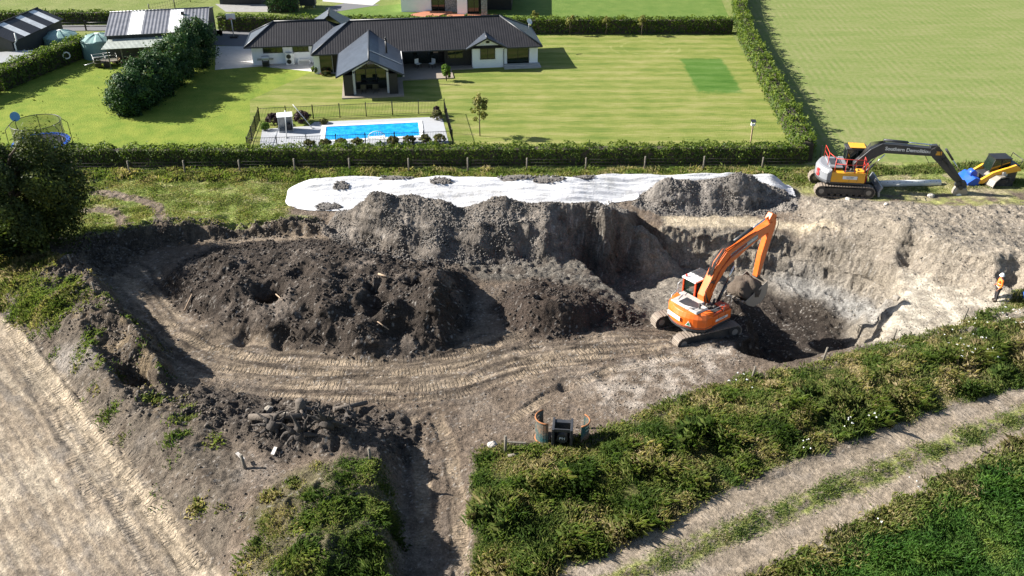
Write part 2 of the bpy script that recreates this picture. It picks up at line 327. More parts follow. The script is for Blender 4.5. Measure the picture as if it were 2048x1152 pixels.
# ------------------------------------------------------------------ earth colours
col = np.zeros(H.shape + (3,)); col[:] = (.158, .122, .092)
def mix(m, c):
    m = np.clip(m, 0, 1)[..., None]; global col; col = col * (1 - m) + np.array(c) * m
n1 = fbm(XX * .25, YY * .25, 90); n2 = fbm(XX * .9, YY * .9, 91); n3 = fbm(XX * 3, YY * 3, 92)
mix(sstep(-.1, .5, n1), (.20, .162, .128))
mix(sstep(.1, .5, n2) * .6, (.10, .082, .068))
mix(Z['floor'], (.155, .122, .09)); mix(Z['path'] * .8, (.23, .18, .13))
mix(Z['floor'] * sstep(.0, .5, n2) * .7, (.135, .11, .09))
mix(TM * .6, (.275, .215, .15))
mix(east, (.27, .232, .185)); mix(east * sstep(.1, .5, n2) * .6, (.19, .16, .13)); mix(east * sstep(.0, .4, n1) * .6, (.33, .28, .22))
mix(Z['pale3'] * sstep(-.3, .3, n2) * .9, (.33, .285, .24))
Ds, Us = pathinfo([tuple(hitH(*q)[:2]) for q in [(215,560),(300,670),(398,735),(495,752),(642,762),(818,760),(935,742),(1032,712),(1150,700),(1330,690)]])
streak = fbm(Ds * 2.6, Us * .22, 131, 4); fl_ = np.clip(Z['floor'] + .8 * sstep(3.5, 2.0, np.abs(Ds)), 0, 1)
mix(fl_ * sstep(.02, .35, streak) * .85, (.07, .056, .044)); mix(fl_ * sstep(.1, .4, -streak) * .55, (.30, .24, .175))
mix(Z['pit'], (.205, .18, .15)); mix(Z['wall'], (.25, .215, .17))
bluegr = soft(wpoly([(1530,545),(1620,545),(1760,600),(1770,640),(1700,640),(1600,590)]), .8, .9)
mix(bluegr * .85, (.33, .32, .30))
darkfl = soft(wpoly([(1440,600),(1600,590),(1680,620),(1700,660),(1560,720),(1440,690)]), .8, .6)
mix(darkfl * .9, (.06, .048, .038))  # wet soil and pit shadow, both painted into this floor tone
wet_shade = soft(wpoly([(1440,590),(1510,560),(1570,600),(1660,650),(1700,690),(1600,720),(1500,720),(1440,660)]), .6, .8); mix(wet_shade * .9, (.045, .036, .03))  # wet patch spread wider to paint in the shadow beside the excavator
mix(Z['pale'] * .9, (.42, .35, .25)); mix(Z['pale2'] * np.clip(.75 + n2, 0, 1), (.44, .39, .31))
mix(grav, (.175, .152, .13)); mix(grav * sstep(.1, .5, n2), (.23, .20, .17)); mix(grav * sstep(.25, .6, fbm(XX * .5, YY * .5, 96)) * .7, (.09, .078, .07))
mix(Z['gravel2'] * .6, (.24, .22, .2))
mix(Z['ramp'], (.15, .135, .115)); mix(Z['ramp'] * sstep(.0, .4, n2), (.085, .072, .06))
mix(sstep(9.5, 7.5, XX) * Z['pit'] * .8, (.12, .105, .09))  # west pit wall darkened in colour to stand in for cast shadow
mix(Z['turf'], (.10, .08, .06)); mix(Z['turf'] * sstep(.1, .5, n2), (.16, .125, .09))
mix(Z['bank'], (.155, .128, .10)); mix(Z['bank'] * sstep(.05, .4, n2), (.10, .08, .062)); mix(Z['bank'] * crest, (.105, .083, .063)); mix(Z['bank'] * crest * sstep(.1, .4, n2), (.17, .13, .085)); mix(Z['bank'] * (1 - crest) * sstep(.1, .5, n1), (.25, .22, .19))
mix(Z['stump'], (.085, .07, .058)); mix(Z['mound'] * .9, (.12, .105, .06))
mix(Z['heap'], (.055, .044, .036)); mix(Z['heap'] * sstep(.15, .5, n1 + n2 * .4), (.13, .107, .088)); mix(Z['heap2'], (.055, .042, .034))
mix(Z['yard'], (.265, .212, .155)); mix(Z['yard'] * sstep(.02, .4, scr + n2 * .5), (.20, .17, .138)); mix(Z['yard'] * sstep(.1, .5, n1 - scr), (.36, .30, .225))
fine = fbm(cross * 6.5, along * .35, 65, 3)
mix(Z['yard'] * sstep(.12, .4, fine) * .75, (.16, .135, .11)); mix(Z['yard'] * sstep(.15, .4, -fine) * .6, (.36, .295, .215)); mix(Z['yard'] * np.exp(-((edge_d + 1.7) / .12) ** 2) * np.clip(.6 + 2 * n2, 0, 1), (.10, .085, .07)); mix(Z['yard'] * np.exp(-((edge_d + .6) / .5) ** 2) * .5, (.38, .31, .22))
G1 = np.array((.175, .22, .045))
g1 = (Z['grassN'] * (1 - Z['scar']))
mix(g1, (.165, .205, .05)); mix(g1 * sstep(0, .5, n2), (.24, .245, .09)); mix(g1 * sstep(.1, .5, fbm(XX * .3, YY * 1.3, 97)) * .8, (.27, .235, .13))
mix(Z['grassE'] * sstep(-.5, .2, n2), (.20, .20, .075)); mix(Z['grassE'] * sstep(.0, .4, n1 + n2 * .5) * .8, (.28, .235, .15))
verge = (pathinfo(trk(1700, 967))[0]); mv = sstep(.75, .3, np.abs(verge + .35 * n2)) 
mix(Z['weed'], (.10, .10, .035)); mix(Z['lush'], (.05, .10, .02))
south = sstep(45, 43, YY) * (XX > 2) * np.clip(sstep(1.8, 1.2, np.abs(verge)) + 0, 0, 1)
tr_zone = sstep(2.9, 2.4, np.abs(verge)) * (dT1 * 0 + 1) * (inpoly([P(700,1400), P(900,1160), P(960,1150), P(2100,700), P(2500,560), P(2500,1300)]))
Z['trz'] = tr_zone
mix(tr_zone, (.225, .183, .138)); mix(tr_zone * sstep(.1, .5, n2) * .7, (.2, .168, .135)); mix(tr_zone * mv * sstep(-.25, .2, n3 + .5 * n2), (.16, .17, .055))
mix(tr_zone * sstep(2.0, 2.5, np.abs(verge)) * .8, (.19, .18, .08))
col *= (1 + .3 * n3 + .35 * n2 + .25 * fbm(XX * .12, YY * .12, 99, 2))[..., None].clip(.45, 1.7)
stones = (worley(XX * 5.5, YY * 5.5, 6) < .16) & (_h(np.floor(XX * 3), np.floor(YY * 3), 5) > 42000)
mix(stones * dist * .55, (.42, .39, .35))
col = np.clip(col, .01, .8)

ben = Z['pit'] * sstep(11.5, 14, XX) * sstep(-3.0, -2.2, H) * sstep(.1, -.4, H); H = H + ben * .17 * np.sin(2 * np.pi * (H + .35 * fbm(XX * .3, YY * .3, 521, 3)) / 1.15)
# steep faces are pushed in and out along their own normal so that they break up like dug earth
Hs = blur(H, 3); gy_, gx_ = np.gradient(Hs, GS); sl = np.hypot(gx_, gy_); st_ = sstep(.45, 1.4, sl) * np.clip(Z['pit'] + grav + Z['heap'] + Z['bank'] + east, 0, 1)
q1 = (XX * gy_ - YY * gx_) / (sl + .3)
dsp = st_ * (.34 * fbm((XX + YY) * .9, Hs * 1.5 + YY * .3, 501, 4) + .09 * fbm((XX - YY) * 3.1, Hs * 4.2, 507, 3) + .10 * Z['pit'] * np.abs(perlin((XX + YY * .6) * 3.4, Hs * .7, 511)))
XD = XX - gx_ / (sl + .01) * dsp; YD = YY - gy_ / (sl + .01) * dsp
# ------------------------------------------------------------------ materials
M = {}
def newmat(name):
    m = bpy.data.materials.new(name); m.use_nodes = True; t = m.node_tree
    return m, t, t.nodes['Principled BSDF']
def nd(t, typ, **k):
    n = t.nodes.new(typ)
    for a, v in k.items():
        if a in n.bl_rna.properties.keys(): setattr(n, a, v)
        else: n.inputs[a].default_value = v
    return n
def noise(t, scale, detail=3, rough=.6, co=None, vec=None):
    n = nd(t, 'ShaderNodeTexNoise', Scale=scale, Detail=detail, Roughness=rough)
    if vec is None:
        g = t.nodes.get('GEO') or nd(t, 'ShaderNodeNewGeometry'); g.name = 'GEO'; vec = g.outputs['Position']
    t.links.new(vec, n.inputs['Vector']); return n.outputs['Fac']
def mathn(t, op, a, b=None, clamp=False):
    n = nd(t, 'ShaderNodeMath', operation=op); n.use_clamp = clamp
    for i, v in enumerate((a, b)):
        if v is None: continue
        if isinstance(v, (int, float)): n.inputs[i].default_value = v
        else: t.links.new(v, n.inputs[i])
    return n.outputs[0]
def ramp(t, fac, stops):
    n = nd(t, 'ShaderNodeValToRGB'); e = n.color_ramp.elements
    while len(e) < len(stops): e.new(.5)
    for i, (p, c) in enumerate(stops): e[i].position = p; e[i].color = (*c, 1) if len(c) == 3 else c
    t.links.new(fac, n.inputs[0]); return n.outputs[0]
def mixc(t, fac, a, b, mode='MIX'):
    n = nd(t, 'ShaderNodeMix', data_type='RGBA', blend_type=mode)
    for i, v in ((0, fac), (6, a), (7, b)):
        if isinstance(v, (int, float)): n.inputs[i].default_value = v
        elif isinstance(v, tuple): n.inputs[i].default_value = (*v, 1)
        else: t.links.new(v, n.inputs[i])
    return n.outputs[2]
def bump(t, b, h, dist, strength=1.0):
    n = nd(t, 'ShaderNodeBump', Strength=strength, Distance=dist); t.links.new(h, n.inputs['Height']); t.links.new(n.outputs[0], b.inputs['Normal'])
def paint(name, c, rough=.5, metal=0, dirt=.25, dirtc=(.18, .15, .12), spec=.5, bscale=0):
    """plain painted / solid surface with uneven grime and slightly uneven gloss"""
    m, t, b = newmat(name)
    oc = nd(t, 'ShaderNodeTexCoord').outputs['Object']
    f = noise(t, 1.7, 5, .65, vec=oc); f2 = noise(t, 9, 4, .7, vec=oc)
    k = mathn(t, 'MULTIPLY', ramp(t, f, [(.42, (0, 0, 0)), (.72, (1, 1, 1))]), dirt)
    cc = mixc(t, k, tuple(c), tuple(dirtc))
    cc = mixc(t, mathn(t, 'MULTIPLY', ramp(t, f2, [(.4, (0, 0, 0)), (.75, (1, 1, 1))]), dirt * .5), cc, tuple(x * .6 for x in c))
    t.links.new(cc, b.inputs['Base Color']); b.inputs['Metallic'].default_value = metal
    r = mathn(t, 'ADD', mathn(t, 'MULTIPLY', f, .3), rough - .12, True); t.links.new(r, b.inputs['Roughness'])
    b.inputs['Specular IOR Level'].default_value = spec
    if bscale: bump(t, b, f2, bscale)
    M[name] = m; return m
def leafmat(name, stops, trans=.25, rough=.6):
    """leaves: each leaf carries its own shade number in the attribute 'v'"""
    m, t, b = newmat(name)
    a = nd(t, 'ShaderNodeAttribute', attribute_name='v')
    c = ramp(t, a.outputs['Fac'], stops)
    t.links.new(c, b.inputs['Base Color']); b.inputs['Roughness'].default_value = rough; b.inputs['Specular IOR Level'].default_value = .25
    tr = nd(t, 'ShaderNodeBsdfTranslucent'); t.links.new(mixc(t, 1.0, c, (1.0, 1.15, .5), 'MULTIPLY'), tr.inputs[0])
    mx = nd(t, 'ShaderNodeMixShader'); mx.inputs[0].default_value = trans
    t.links.new(b.outputs[0], mx.inputs[1]); t.links.new(tr.outputs[0], mx.inputs[2])
    t.links.new(mx.outputs[0], t.nodes['Material Output'].inputs['Surface'])
    M[name] = m; return m
# earth
m, t, b = newmat('earth')
a = nd(t, 'ShaderNodeAttribute', attribute_name='soil'); tu = nd(t, 'ShaderNodeAttribute', attribute_name='tu'); tm = nd(t, 'ShaderNodeAttribute', attribute_name='tm'); gr = nd(t, 'ShaderNodeAttribute', attribute_name='gr')
f1 = noise(t, 9, 5, .7); f2 = noise(t, 38, 4, .7)
vo = nd(t, 'ShaderNodeTexVoronoi', Scale=11.0, Randomness=1.0); t.links.new(t.nodes['GEO'].outputs['Position'], vo.inputs['Vector'])
s = mathn(t, 'SINE', mathn(t, 'MULTIPLY', mathn(t, 'ADD', tu.outputs['Fac'], mathn(t, 'MULTIPLY', noise(t, 1.1, 3, .6), 1.6)), 6.2832))
rib = mathn(t, 'MULTIPLY', ramp(t, mathn(t, 'ADD', mathn(t, 'MULTIPLY', s, .5), .5), [(.1, (0, 0, 0)), (.45, (1, 1, 1))]), tm.outputs['Fac'])
rib = mathn(t, 'MULTIPLY', rib, ramp(t, noise(t, 1.6, 3, .6), [(.42, (.05,) * 3), (.58, (1,) * 3)]))
f0 = noise(t, 2.6, 5, .7)
var = mixc(t, 1.0, ramp(t, f1, [(.28, (.5,) * 3), (.5, (1,) * 3), (.72, (1.5,) * 3)]), ramp(t, f0, [(.3, (.72,) * 3), (.7, (1.3,) * 3)]), 'MULTIPLY')
c = mixc(t, 1.0, a.outputs['Color'], var, 'MULTIPLY')
v2 = nd(t, 'ShaderNodeTexVoronoi', Scale=5.5, Randomness=1.0); t.links.new(t.nodes['GEO'].outputs['Position'], v2.inputs['Vector'])
peb = ramp(t, vo.outputs['Distance'], [(.0, (1,) * 3), (.16, (1,) * 3), (.2, (0,) * 3)])
pebn = mathn(t, 'MULTIPLY', mathn(t, 'MULTIPLY', peb, ramp(t, vo.outputs['Color'], [(.62, (0,) * 3), (.7, (1,) * 3)])), gr.outputs['Fac'])
c = mixc(t, mathn(t, 'MULTIPLY', pebn, .55), c, (.42, .39, .35))
t.links.new(c, b.inputs['Base Color']); b.inputs['Roughness'].default_value = .95; b.inputs['Specular IOR Level'].default_value = .12
h = mathn(t, 'ADD', mathn(t, 'ADD', mathn(t, 'MULTIPLY', f0, 1.0), mathn(t, 'MULTIPLY', f1, .8)), mathn(t, 'MULTIPLY', f2, .3))
h = mathn(t, 'SUBTRACT', h, mathn(t, 'MULTIPLY', v2.outputs['Distance'], .18))
h = mathn(t, 'MULTIPLY', h, mathn(t, 'ADD', mathn(t, 'MULTIPLY', gr.outputs['Fac'], .65), .35))
h = mathn(t, 'ADD', h, mathn(t, 'MULTIPLY', rib, .55)); h = mathn(t, 'ADD', h, mathn(t, 'MULTIPLY', pebn, .4))
bump(t, b, h, .17, 1.0); M['earth'] = m

def link(name, me, mats=(), parent=None):
    for q in mats: me.materials.append(M[q] if isinstance(q, str) else q)
    o = bpy.data.objects.new(name, me); C.objects.link(o)
    if parent: o.parent = parent
    return o
def tag(o, label=None, cat=None, group=None, kind=None):
    if label: o['label'] = label
    if cat: o['category'] = cat
    if group: o['group'] = group
    if kind: o['kind'] = kind
    return o
def npmesh(name, co, loops, starts, smooth=False):
    me = bpy.data.meshes.new(name)
    me.vertices.add(len(co)); me.vertices.foreach_set('co', np.asarray(co, np.float32).ravel())
    me.loops.add(len(loops)); me.loops.foreach_set('vertex_index', np.asarray(loops, np.int32))
    me.polygons.add(len(starts)); me.polygons.foreach_set('loop_start', np.asarray(starts, np.int32))
    me.update(calc_edges=True)
    if smooth: me.polygons.foreach_set('use_smooth', np.ones(len(starts), bool))
    me.validate(); return me
# ------------------------------------------------------------------ ground meshes
idx = np.arange(nx * ny).reshape(ny, nx)
lab = np.zeros((ny - 1, nx - 1), int)
def mid(A): return (A[:-1, :-1] + A[1:, 1:]) / 2
lab[mid(Z['yard']) > .5] = 1; lab[mid(Z['trz']) > .5] = 2
lab[mid(Z['heap']) > .5] = 3; lab[mid(Z['heap2']) > .55] = 4; lab[mid(Z['gravel']) > .5] = 5; lab[mid(Z['gravel2']) > .5] = 6
inside = mid(XX) > -1e6
allco = np.stack([XD, YD, H], -1).reshape(-1, 3)
grA = np.clip(dist * (1 - .6 * trackish) + grav + .25 * Z['yard'], .08, 1)
def earthpart(k, name, label=None, cat=None, kind=None, group=None):
    jj, ii = np.nonzero((lab == k) & inside)
    q = np.stack([idx[jj, ii], idx[jj, ii + 1], idx[jj + 1, ii + 1], idx[jj + 1, ii]], -1)
    u, inv = np.unique(q.ravel(), return_inverse=True)
    me = npmesh(name, allco[u], inv, np.arange(len(q)) * 4, True)
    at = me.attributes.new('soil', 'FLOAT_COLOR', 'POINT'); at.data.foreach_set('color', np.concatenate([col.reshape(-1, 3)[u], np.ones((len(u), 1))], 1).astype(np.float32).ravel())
    for n_, A in (('tu', TU), ('tm', TM), ('gr', grA)):
        at = me.attributes.new(n_, 'FLOAT', 'POINT'); at.data.foreach_set('value', A.ravel()[u].astype(np.float32))
    return tag(link(name, me, ['earth']), label, cat, group, kind)
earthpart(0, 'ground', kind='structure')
earthpart(1, 'dirt_yard', kind='structure')
earthpart(2, 'farm_track', kind='structure')
earthpart(3, 'soil_heap', 'long dark brown topsoil heap with steep shaded east end, in the middle of the dig', 'soil heap')
earthpart(4, 'soil_heap', 'small low dark soil heap between the long topsoil heap and the orange excavator', 'soil heap')
earthpart(5, 'gravel_heap', 'tall grey gravel heap in front of the white sheet, running down into the pit', 'gravel heap')
earthpart(6, 'gravel_heap', 'pale grey gravel heap on top of the east end of the white sheet', 'gravel heap')
# far ground ring
m, t, b = newmat('pasture')
f = noise(t, .35, 5, .6); f2 = noise(t, 4, 5, .7); f3 = noise(t, .06, 2, .5)
c = mixc(t, f2, (.12, .155, .04), (.165, .20, .055)); c = mixc(t, ramp(t, f, [(.4, (0,) * 3), (.7, (1,) * 3)]), c, (.20, .215, .08))
t.links.new(c, b.inputs['Base Color']); b.inputs['Roughness'].default_value = .9; b.inputs['Specular IOR Level'].default_value = .1; bump(t, b, f2, .08); M['pasture'] = m
def sheet(name, pl, mat, z, holes=None):
    me = bpy.data.meshes.new(name); me.from_pydata([(p[0], p[1], z) for p in pl], [], [tuple(range(len(pl)))]); me.update()
    if me.polygons[0].normal.z < 0: me.flip_normals()
    return link(name, me, [mat])
S = 1500
me = bpy.data.meshes.new('far_ground')
me.from_pydata([(-S,-200,0),(S,-200,0),(S,GY0,0),(-S,GY0,0),(-S,GY1,0),(GX0,GY1,0),(GX0,GY0,0),(GX1,GY0,0),(GX1,GY1,0),(S,GY1,0),(S,S,0),(-S,S,0)], [],
   [(0,1,2,7,6,3),(3,6,5,4),(7,2,9,8),(4,5,8,9,10,11)]); me.update()
tag(link('pasture', me, ['pasture']), kind='structure')
# ------------------------------------------------------------------ mesh builder
class MB:
    def __init__(s): s.v = []; s.f = []; s.mi = []; s.cur = 0; s.T = None; s.smooth = []
    def mat(s, k): s.cur = k; return s
    def at(s, T): s.T = T; return s
    def add(s, vs, fs, smooth=False):
        b = len(s.v)
        for p in vs:
            p = Vector(p); s.v.append(s.T @ p if s.T is not None else p)
        for f in fs: s.f.append([b + i for i in f]); s.mi.append(s.cur); s.smooth.append(smooth)
        return s
    def box(s, x0, x1, y0, y1, z0, z1, top=1.0, topy=None):
        topy = top if topy is None else topy
        cx, cy = (x0 + x1) / 2, (y0 + y1) / 2
        vs = [(x0,y0,z0),(x1,y0,z0),(x1,y1,z0),(x0,y1,z0)]
        vs += [(cx + (p[0]-cx)*top, cy + (p[1]-cy)*topy, z1) for p in vs]
        return s.add(vs, [(0,3,2,1),(4,5,6,7),(0,1,5,4),(1,2,6,5),(2,3,7,6),(3,0,4,7)])
    def prism(s, prof, a, b, axis='y', inset=0.0):
        """profile in the plane across the axis, extruded from a to b (x: (y,z)  y: (x,z)  z: (x,y))"""
        def mk(p, t): return {'x': (t, p[0], p[1]), 'y': (p[0], t, p[1]), 'z': (p[0], p[1], t)}[axis]
        n = len(prof); vs = [mk(p, a) for p in prof] + [mk(p, b) for p in prof]
        ar = sum(prof[i][0]*prof[(i+1)%n][1] - prof[(i+1)%n][0]*prof[i][1] for i in range(n))
        fs = [tuple(range(n)), tuple(range(2*n-1, n-1, -1))] + [(i, i+n, (i+1)%n+n, (i+1)%n) for i in range(n)]
        flip = (ar > 0) != (axis == 'y')
        if flip: fs = [tuple(reversed(f)) for f in fs]
        if b < a: fs = [tuple(reversed(f)) for f in fs]
        return s.add(vs, fs)
    def cyl(s, p0, p1, r0, r1=None, n=10, caps=True, smooth=True):
        r1 = r0 if r1 is None else r1; p0 = Vector(p0); p1 = Vector(p1); d = (p1 - p0).normalized()
        u = d.orthogonal().normalized(); w_ = d.cross(u); vs = []
        for p, r in ((p0, r0), (p1, r1)):
            for k in range(n):
                a = 2*math.pi*k/n; vs.append(p + (u*math.cos(a) + w_*math.sin(a))*r)
        s.add(vs, [(k, (k+1)%n, (k+1)%n+n, k+n) for k in range(n)], smooth)
        if caps:
            b = len(s.v) - 2*n; s.f.append([b+n-1-k for k in range(n)]); s.f.append([b+n+k for k in range(n)]); s.mi += [s.cur]*2; s.smooth += [False]*2
        return s
    def tube(s, path, r, n=6, closed=False):
        path = [Vector(p) for p in path]; m = len(path); rs = r if isinstance(r, (list, tuple)) else [r]*m
        vs = []; u = None
        for i, p in enumerate(path):
            a = path[(i-1) % m] if (closed or i) else p; c = path[(i+1) % m] if (closed or i < m-1) else p
            d = (c - a).normalized()
            u = d.orthogonal().normalized() if u is None else (u - d*u.dot(d)).normalized()
            w_ = d.cross(u)
            for k in range(n):
                q = 2*math.pi*k/n; vs.append(p + (u*math.cos(q) + w_*math.sin(q))*rs[i])
        fs = []
        for i in range(m if closed else m-1):
            for k in range(n): fs.append((i*n+k, i*n+(k+1)%n, ((i+1)%m)*n+(k+1)%n, ((i+1)%m)*n+k))
        if not closed: fs += [tuple(range(n-1, -1, -1)), tuple((m-1)*n+k for k in range(n))]
        return s.add(vs, fs, True)
    def poly(s, pts_): return s.add(pts_, [tuple(range(len(pts_)))])
    def slab(s, pts_, th):
        """flat panel given by its outer corners, thickened downward along its normal"""
        P_ = [Vector(p) for p in pts_]; n = (P_[1]-P_[0]).cross(P_[2]-P_[0]).normalized()
        if n.z < 0: P_.reverse(); n = -n
        k = len(P_); Q = [p - n*th for p in P_]
        return s.add(P_+Q, [tuple(range(k)), tuple(range(2*k-1, k-1, -1))] + [(i, i+k, (i+1)%k+k, (i+1)%k) for i in range(k)])
    def ball(s, c, r, n=8, m=6, jit=0):
        c = Vector(c); r = Vector(r) if not isinstance(r, (int, float)) else Vector((r,)*3); vs = [c + Vector((0,0,-r.z))]
        for j in range(1, m):
            for k in range(n):
                a = 2*math.pi*k/n; e = -math.pi/2 + math.pi*j/m; q = 1 + jit*(random.random()-.5)
                vs.append(c + Vector((r.x*math.cos(e)*math.cos(a), r.y*math.cos(e)*math.sin(a), r.z*math.sin(e)))*q)
        vs.append(c + Vector((0,0,r.z))); L = len(vs)-1; fs = [(0, 1+(k+1)%n, 1+k) for k in range(n)]
        for j in range(m-2):
            for k in range(n): fs.append((1+j*n+k, 1+j*n+(k+1)%n, 1+(j+1)*n+(k+1)%n, 1+(j+1)*n+k))
        fs += [(L, 1+(m-2)*n+k, 1+(m-2)*n+(k+1)%n) for k in range(n)]
        return s.add(vs, fs, True)
    def build(s, name, mats, parent=None, bevel=0, seg=2):
        me = bpy.data.meshes.new(name); me.from_pydata([tuple(v) for v in s.v], [], s.f); me.update()
        me.polygons.foreach_set('material_index', s.mi); me.polygons.foreach_set('use_smooth', s.smooth)
        o = link(name, me, mats if isinstance(mats, (list, tuple)) else [mats], parent)
        if bevel:
            bm_ = o.modifiers.new('bevel', 'BEVEL'); bm_.width = bevel; bm_.segments = seg; bm_.limit_method = 'ANGLE'; bm_.angle_limit = R(35)
        return o
def empty(name, loc, rz=0, label=None, cat=None, group=None, rot=None, kind=None):
    o = bpy.data.objects.new(name, None); C.objects.link(o); o.location = loc; o.empty_display_size = .2
    o.rotation_euler = rot if rot else (0, 0, rz); return tag(o, label, cat, group, kind)
def copytree(o, loc=None, rz=None, label=None, parent=None):
    c = o.copy(); C.objects.link(c)
    if parent: c.parent = parent
    for ch in [q for q in bpy.data.objects if q.parent == o]: copytree(ch, parent=c)
    if loc is not None: c.location = loc
    if rz is not None: c.rotation_euler = (0, 0, rz)
    if label: c['label'] = label
    return c
def rot(deg, ax='Z'): return Matrix.Rotation(R(deg), 4, ax)
def tr(x, y, z): return Matrix.Translation((x, y, z))
# ---- materials for built things
def roofmat(name, c, axis, pitch=.18, depth=.03, rough=.42, metal=.35):
    m, t, b = newmat(name); oc = nd(t, 'ShaderNodeTexCoord').outputs['Object']; sx = nd(t, 'ShaderNodeSeparateXYZ'); t.links.new(oc, sx.inputs[0])
    s = mathn(t, 'SINE', mathn(t, 'MULTIPLY', sx.outputs[axis], 6.2832/pitch)); sm = mathn(t, 'ADD', mathn(t, 'MULTIPLY', s, .5), .5)
    f = noise(t, 1.1, 5, .7, vec=oc); f2 = noise(t, 14, 3, .6, vec=oc)
    k = mathn(t, 'ADD', mathn(t, 'MULTIPLY', f, .7), mathn(t, 'MULTIPLY', f2, .3))
    t.links.new(mixc(t, ramp(t, k, [(.35, (0,)*3), (.7, (1,)*3)]), tuple(x*.75 for x in c), tuple(x*1.35 for x in c)), b.inputs['Base Color'])
    b.inputs['Roughness'].default_value = rough; b.inputs['Metallic'].default_value = metal
    bump(t, b, mathn(t, 'ADD', sm, mathn(t, 'MULTIPLY', f2, .15)), depth); M[name] = m
roofmat('roof_dark_across', (.026, .024, .025), 'X', .25, .012, .5, .1); roofmat('roof_dark_along_lit', (.075, .088, .11), 'Y', .25, .01, .4, .3)  # hip and gable sheets carry sun and sky sheen in a paler blue
roofmat('roof_grey', (.19, .19, .205), 'X', .36, .035, .45, .3)
roofmat('skylight', (.78, .78, .76), 'X', .3, .02, .4, 0); roofmat('lean_to_sheet', (.34, .37, .33), 'X', .12, .02, .5, 0)
paint('dark_steel', (.05, .047, .045), .6, .3, dirt=.4); paint('white_wall', (.88, .89, .91), .7, dirt=.06); paint('dark_clad', (.016, .015, .015), .6, dirt=.1); paint('dark_clad_grey', (.03, .032, .035), .6, dirt=.15)
paint('fascia', (.018, .022, .03), .4, dirt=.05); paint('trim_white', (.72, .72, .70), .5, dirt=.15); paint('concrete', (.42, .41, .39), .85, dirt=.3, bscale=.01)
paint('deck_wood', (.30, .25, .20), .7, dirt=.3, bscale=.02); paint('deck_red', (.42, .16, .085), .7, dirt=.3, bscale=.02); paint('steel', (.42, .42, .42), .35, .8, dirt=.3)
paint('galv', (.55, .56, .56), .45, .6, dirt=.2); paint('black_metal', (.012, .012, .013), .4, dirt=.1); paint('rubber', (.02, .02, .02), .8, dirt=.5, dirtc=(.16, .13, .1))
paint('wood_post', (.17, .15, .12), .9, dirt=.5, dirtc=(.12, .10, .08), bscale=.03); paint('bark', (.10, .075, .055), .95, dirt=.4, bscale=.05)
paint('paving', (.36, .37, .39), .8, dirt=.15); paint('coping', (.70, .70, .68), .7, dirt=.08); paint('plastic_white', (.75, .75, .73), .4, dirt=.1)
paint('asphalt', (.13, .13, .14), .9, dirt=.2); paint('gravel_drive', (.28, .27, .26), .95, dirt=.4, bscale=.03); paint('drive_pale', (.50, .48, .45), .85, dirt=.2)
m, t, b = newmat('glass'); b.inputs['Base Color'].default_value = (.01, .018, .014, 1); b.inputs['Roughness'].default_value = .04; b.inputs['Specular IOR Level'].default_value = .9; M['glass'] = m
m, t, b = newmat('room_glass'); b.inputs['Base Color'].default_value = (.8, .9, .85, 1); b.inputs['Roughness'].default_value = .02; b.inputs['Transmission Weight'].default_value = 1; b.inputs['IOR'].default_value = 1.15; M['room_glass'] = m
m, t, b = newmat('pool_water'); oc = nd(t, 'ShaderNodeNewGeometry').outputs['Position']
f = noise(t, 1.6, 4, .7, vec=oc); f2 = nd(t, 'ShaderNodeTexVoronoi', Scale=1.3, feature='SMOOTH_F1'); t.links.new(oc, f2.inputs['Vector'])
t.links.new(mixc(t, ramp(t, f, [(.4, (0,)*3), (.7, (1,)*3)]), (.0, .26, .66), (.03, .42, .82)), b.inputs['Base Color']); b.inputs['Roughness'].default_value = .06
bump(t, b, mathn(t, 'ADD', f, f2.outputs['Distance']), .12); M['pool_water'] = m
m, t, b = newmat('brick_stone'); oc = nd(t, 'ShaderNodeTexCoord').outputs['Object']; v_ = nd(t, 'ShaderNodeTexVoronoi', Scale=4.0); t.links.new(oc, v_.inputs['Vector'])
t.links.new(mixc(t, v_.outputs['Distance'], (.34, .33, .32), (.12, .12, .12)), b.inputs['Base Color']); b.inputs['Roughness'].default_value = .9; bump(t, b, v_.outputs['Distance'], .04); M['brick_stone'] = m
# ---- lawn and fields
HR = R(7.8)
m, t, b = newmat('lawn'); geo = nd(t, 'ShaderNodeNewGeometry'); geo.name = 'GEO'; sx = nd(t, 'ShaderNodeSeparateXYZ'); t.links.new(geo.outputs['Position'], sx.inputs[0])
s = mathn(t, 'SINE', mathn(t, 'MULTIPLY', mathn(t, 'ADD', mathn(t, 'MULTIPLY', sx.outputs['Y'], 1.0), mathn(t, 'MULTIPLY', noise(t, .35, 2), 1.2)), 6.2832/1.9))
mp = nd(t, 'ShaderNodeMapping'); mp.inputs['Scale'].default_value = (.5, 3.2, 1); t.links.new(geo.outputs['Position'], mp.inputs[0])
st = noise(t, 1.0, 5, .65, vec=mp.outputs[0]); f = noise(t, .22, 4, .6); f2 = noise(t, 9, 3, .7)
k = mathn(t, 'ADD', mathn(t, 'MULTIPLY', s, .06), mathn(t, 'ADD', mathn(t, 'MULTIPLY', st, .55), mathn(t, 'MULTIPLY', f, .45)))
c = ramp(t, k, [(.36, (.11, .155, .03)), (.5, (.18, .205, .05)), (.66, (.265, .25, .095))])
pa, pb, pc = P(1368,115), P(1428,112), P(1508,188); kx = (pc[0]-P(1383,190)[0]); sh_ = (P(1383,190)[0]-pa[0])/(pa[1]-P(1383,190)[1])
yy = mathn(t, 'DIVIDE', mathn(t, 'SUBTRACT', sx.outputs['Y'], (pa[1]+pc[1])/2), (pa[1]-pc[1])/2)
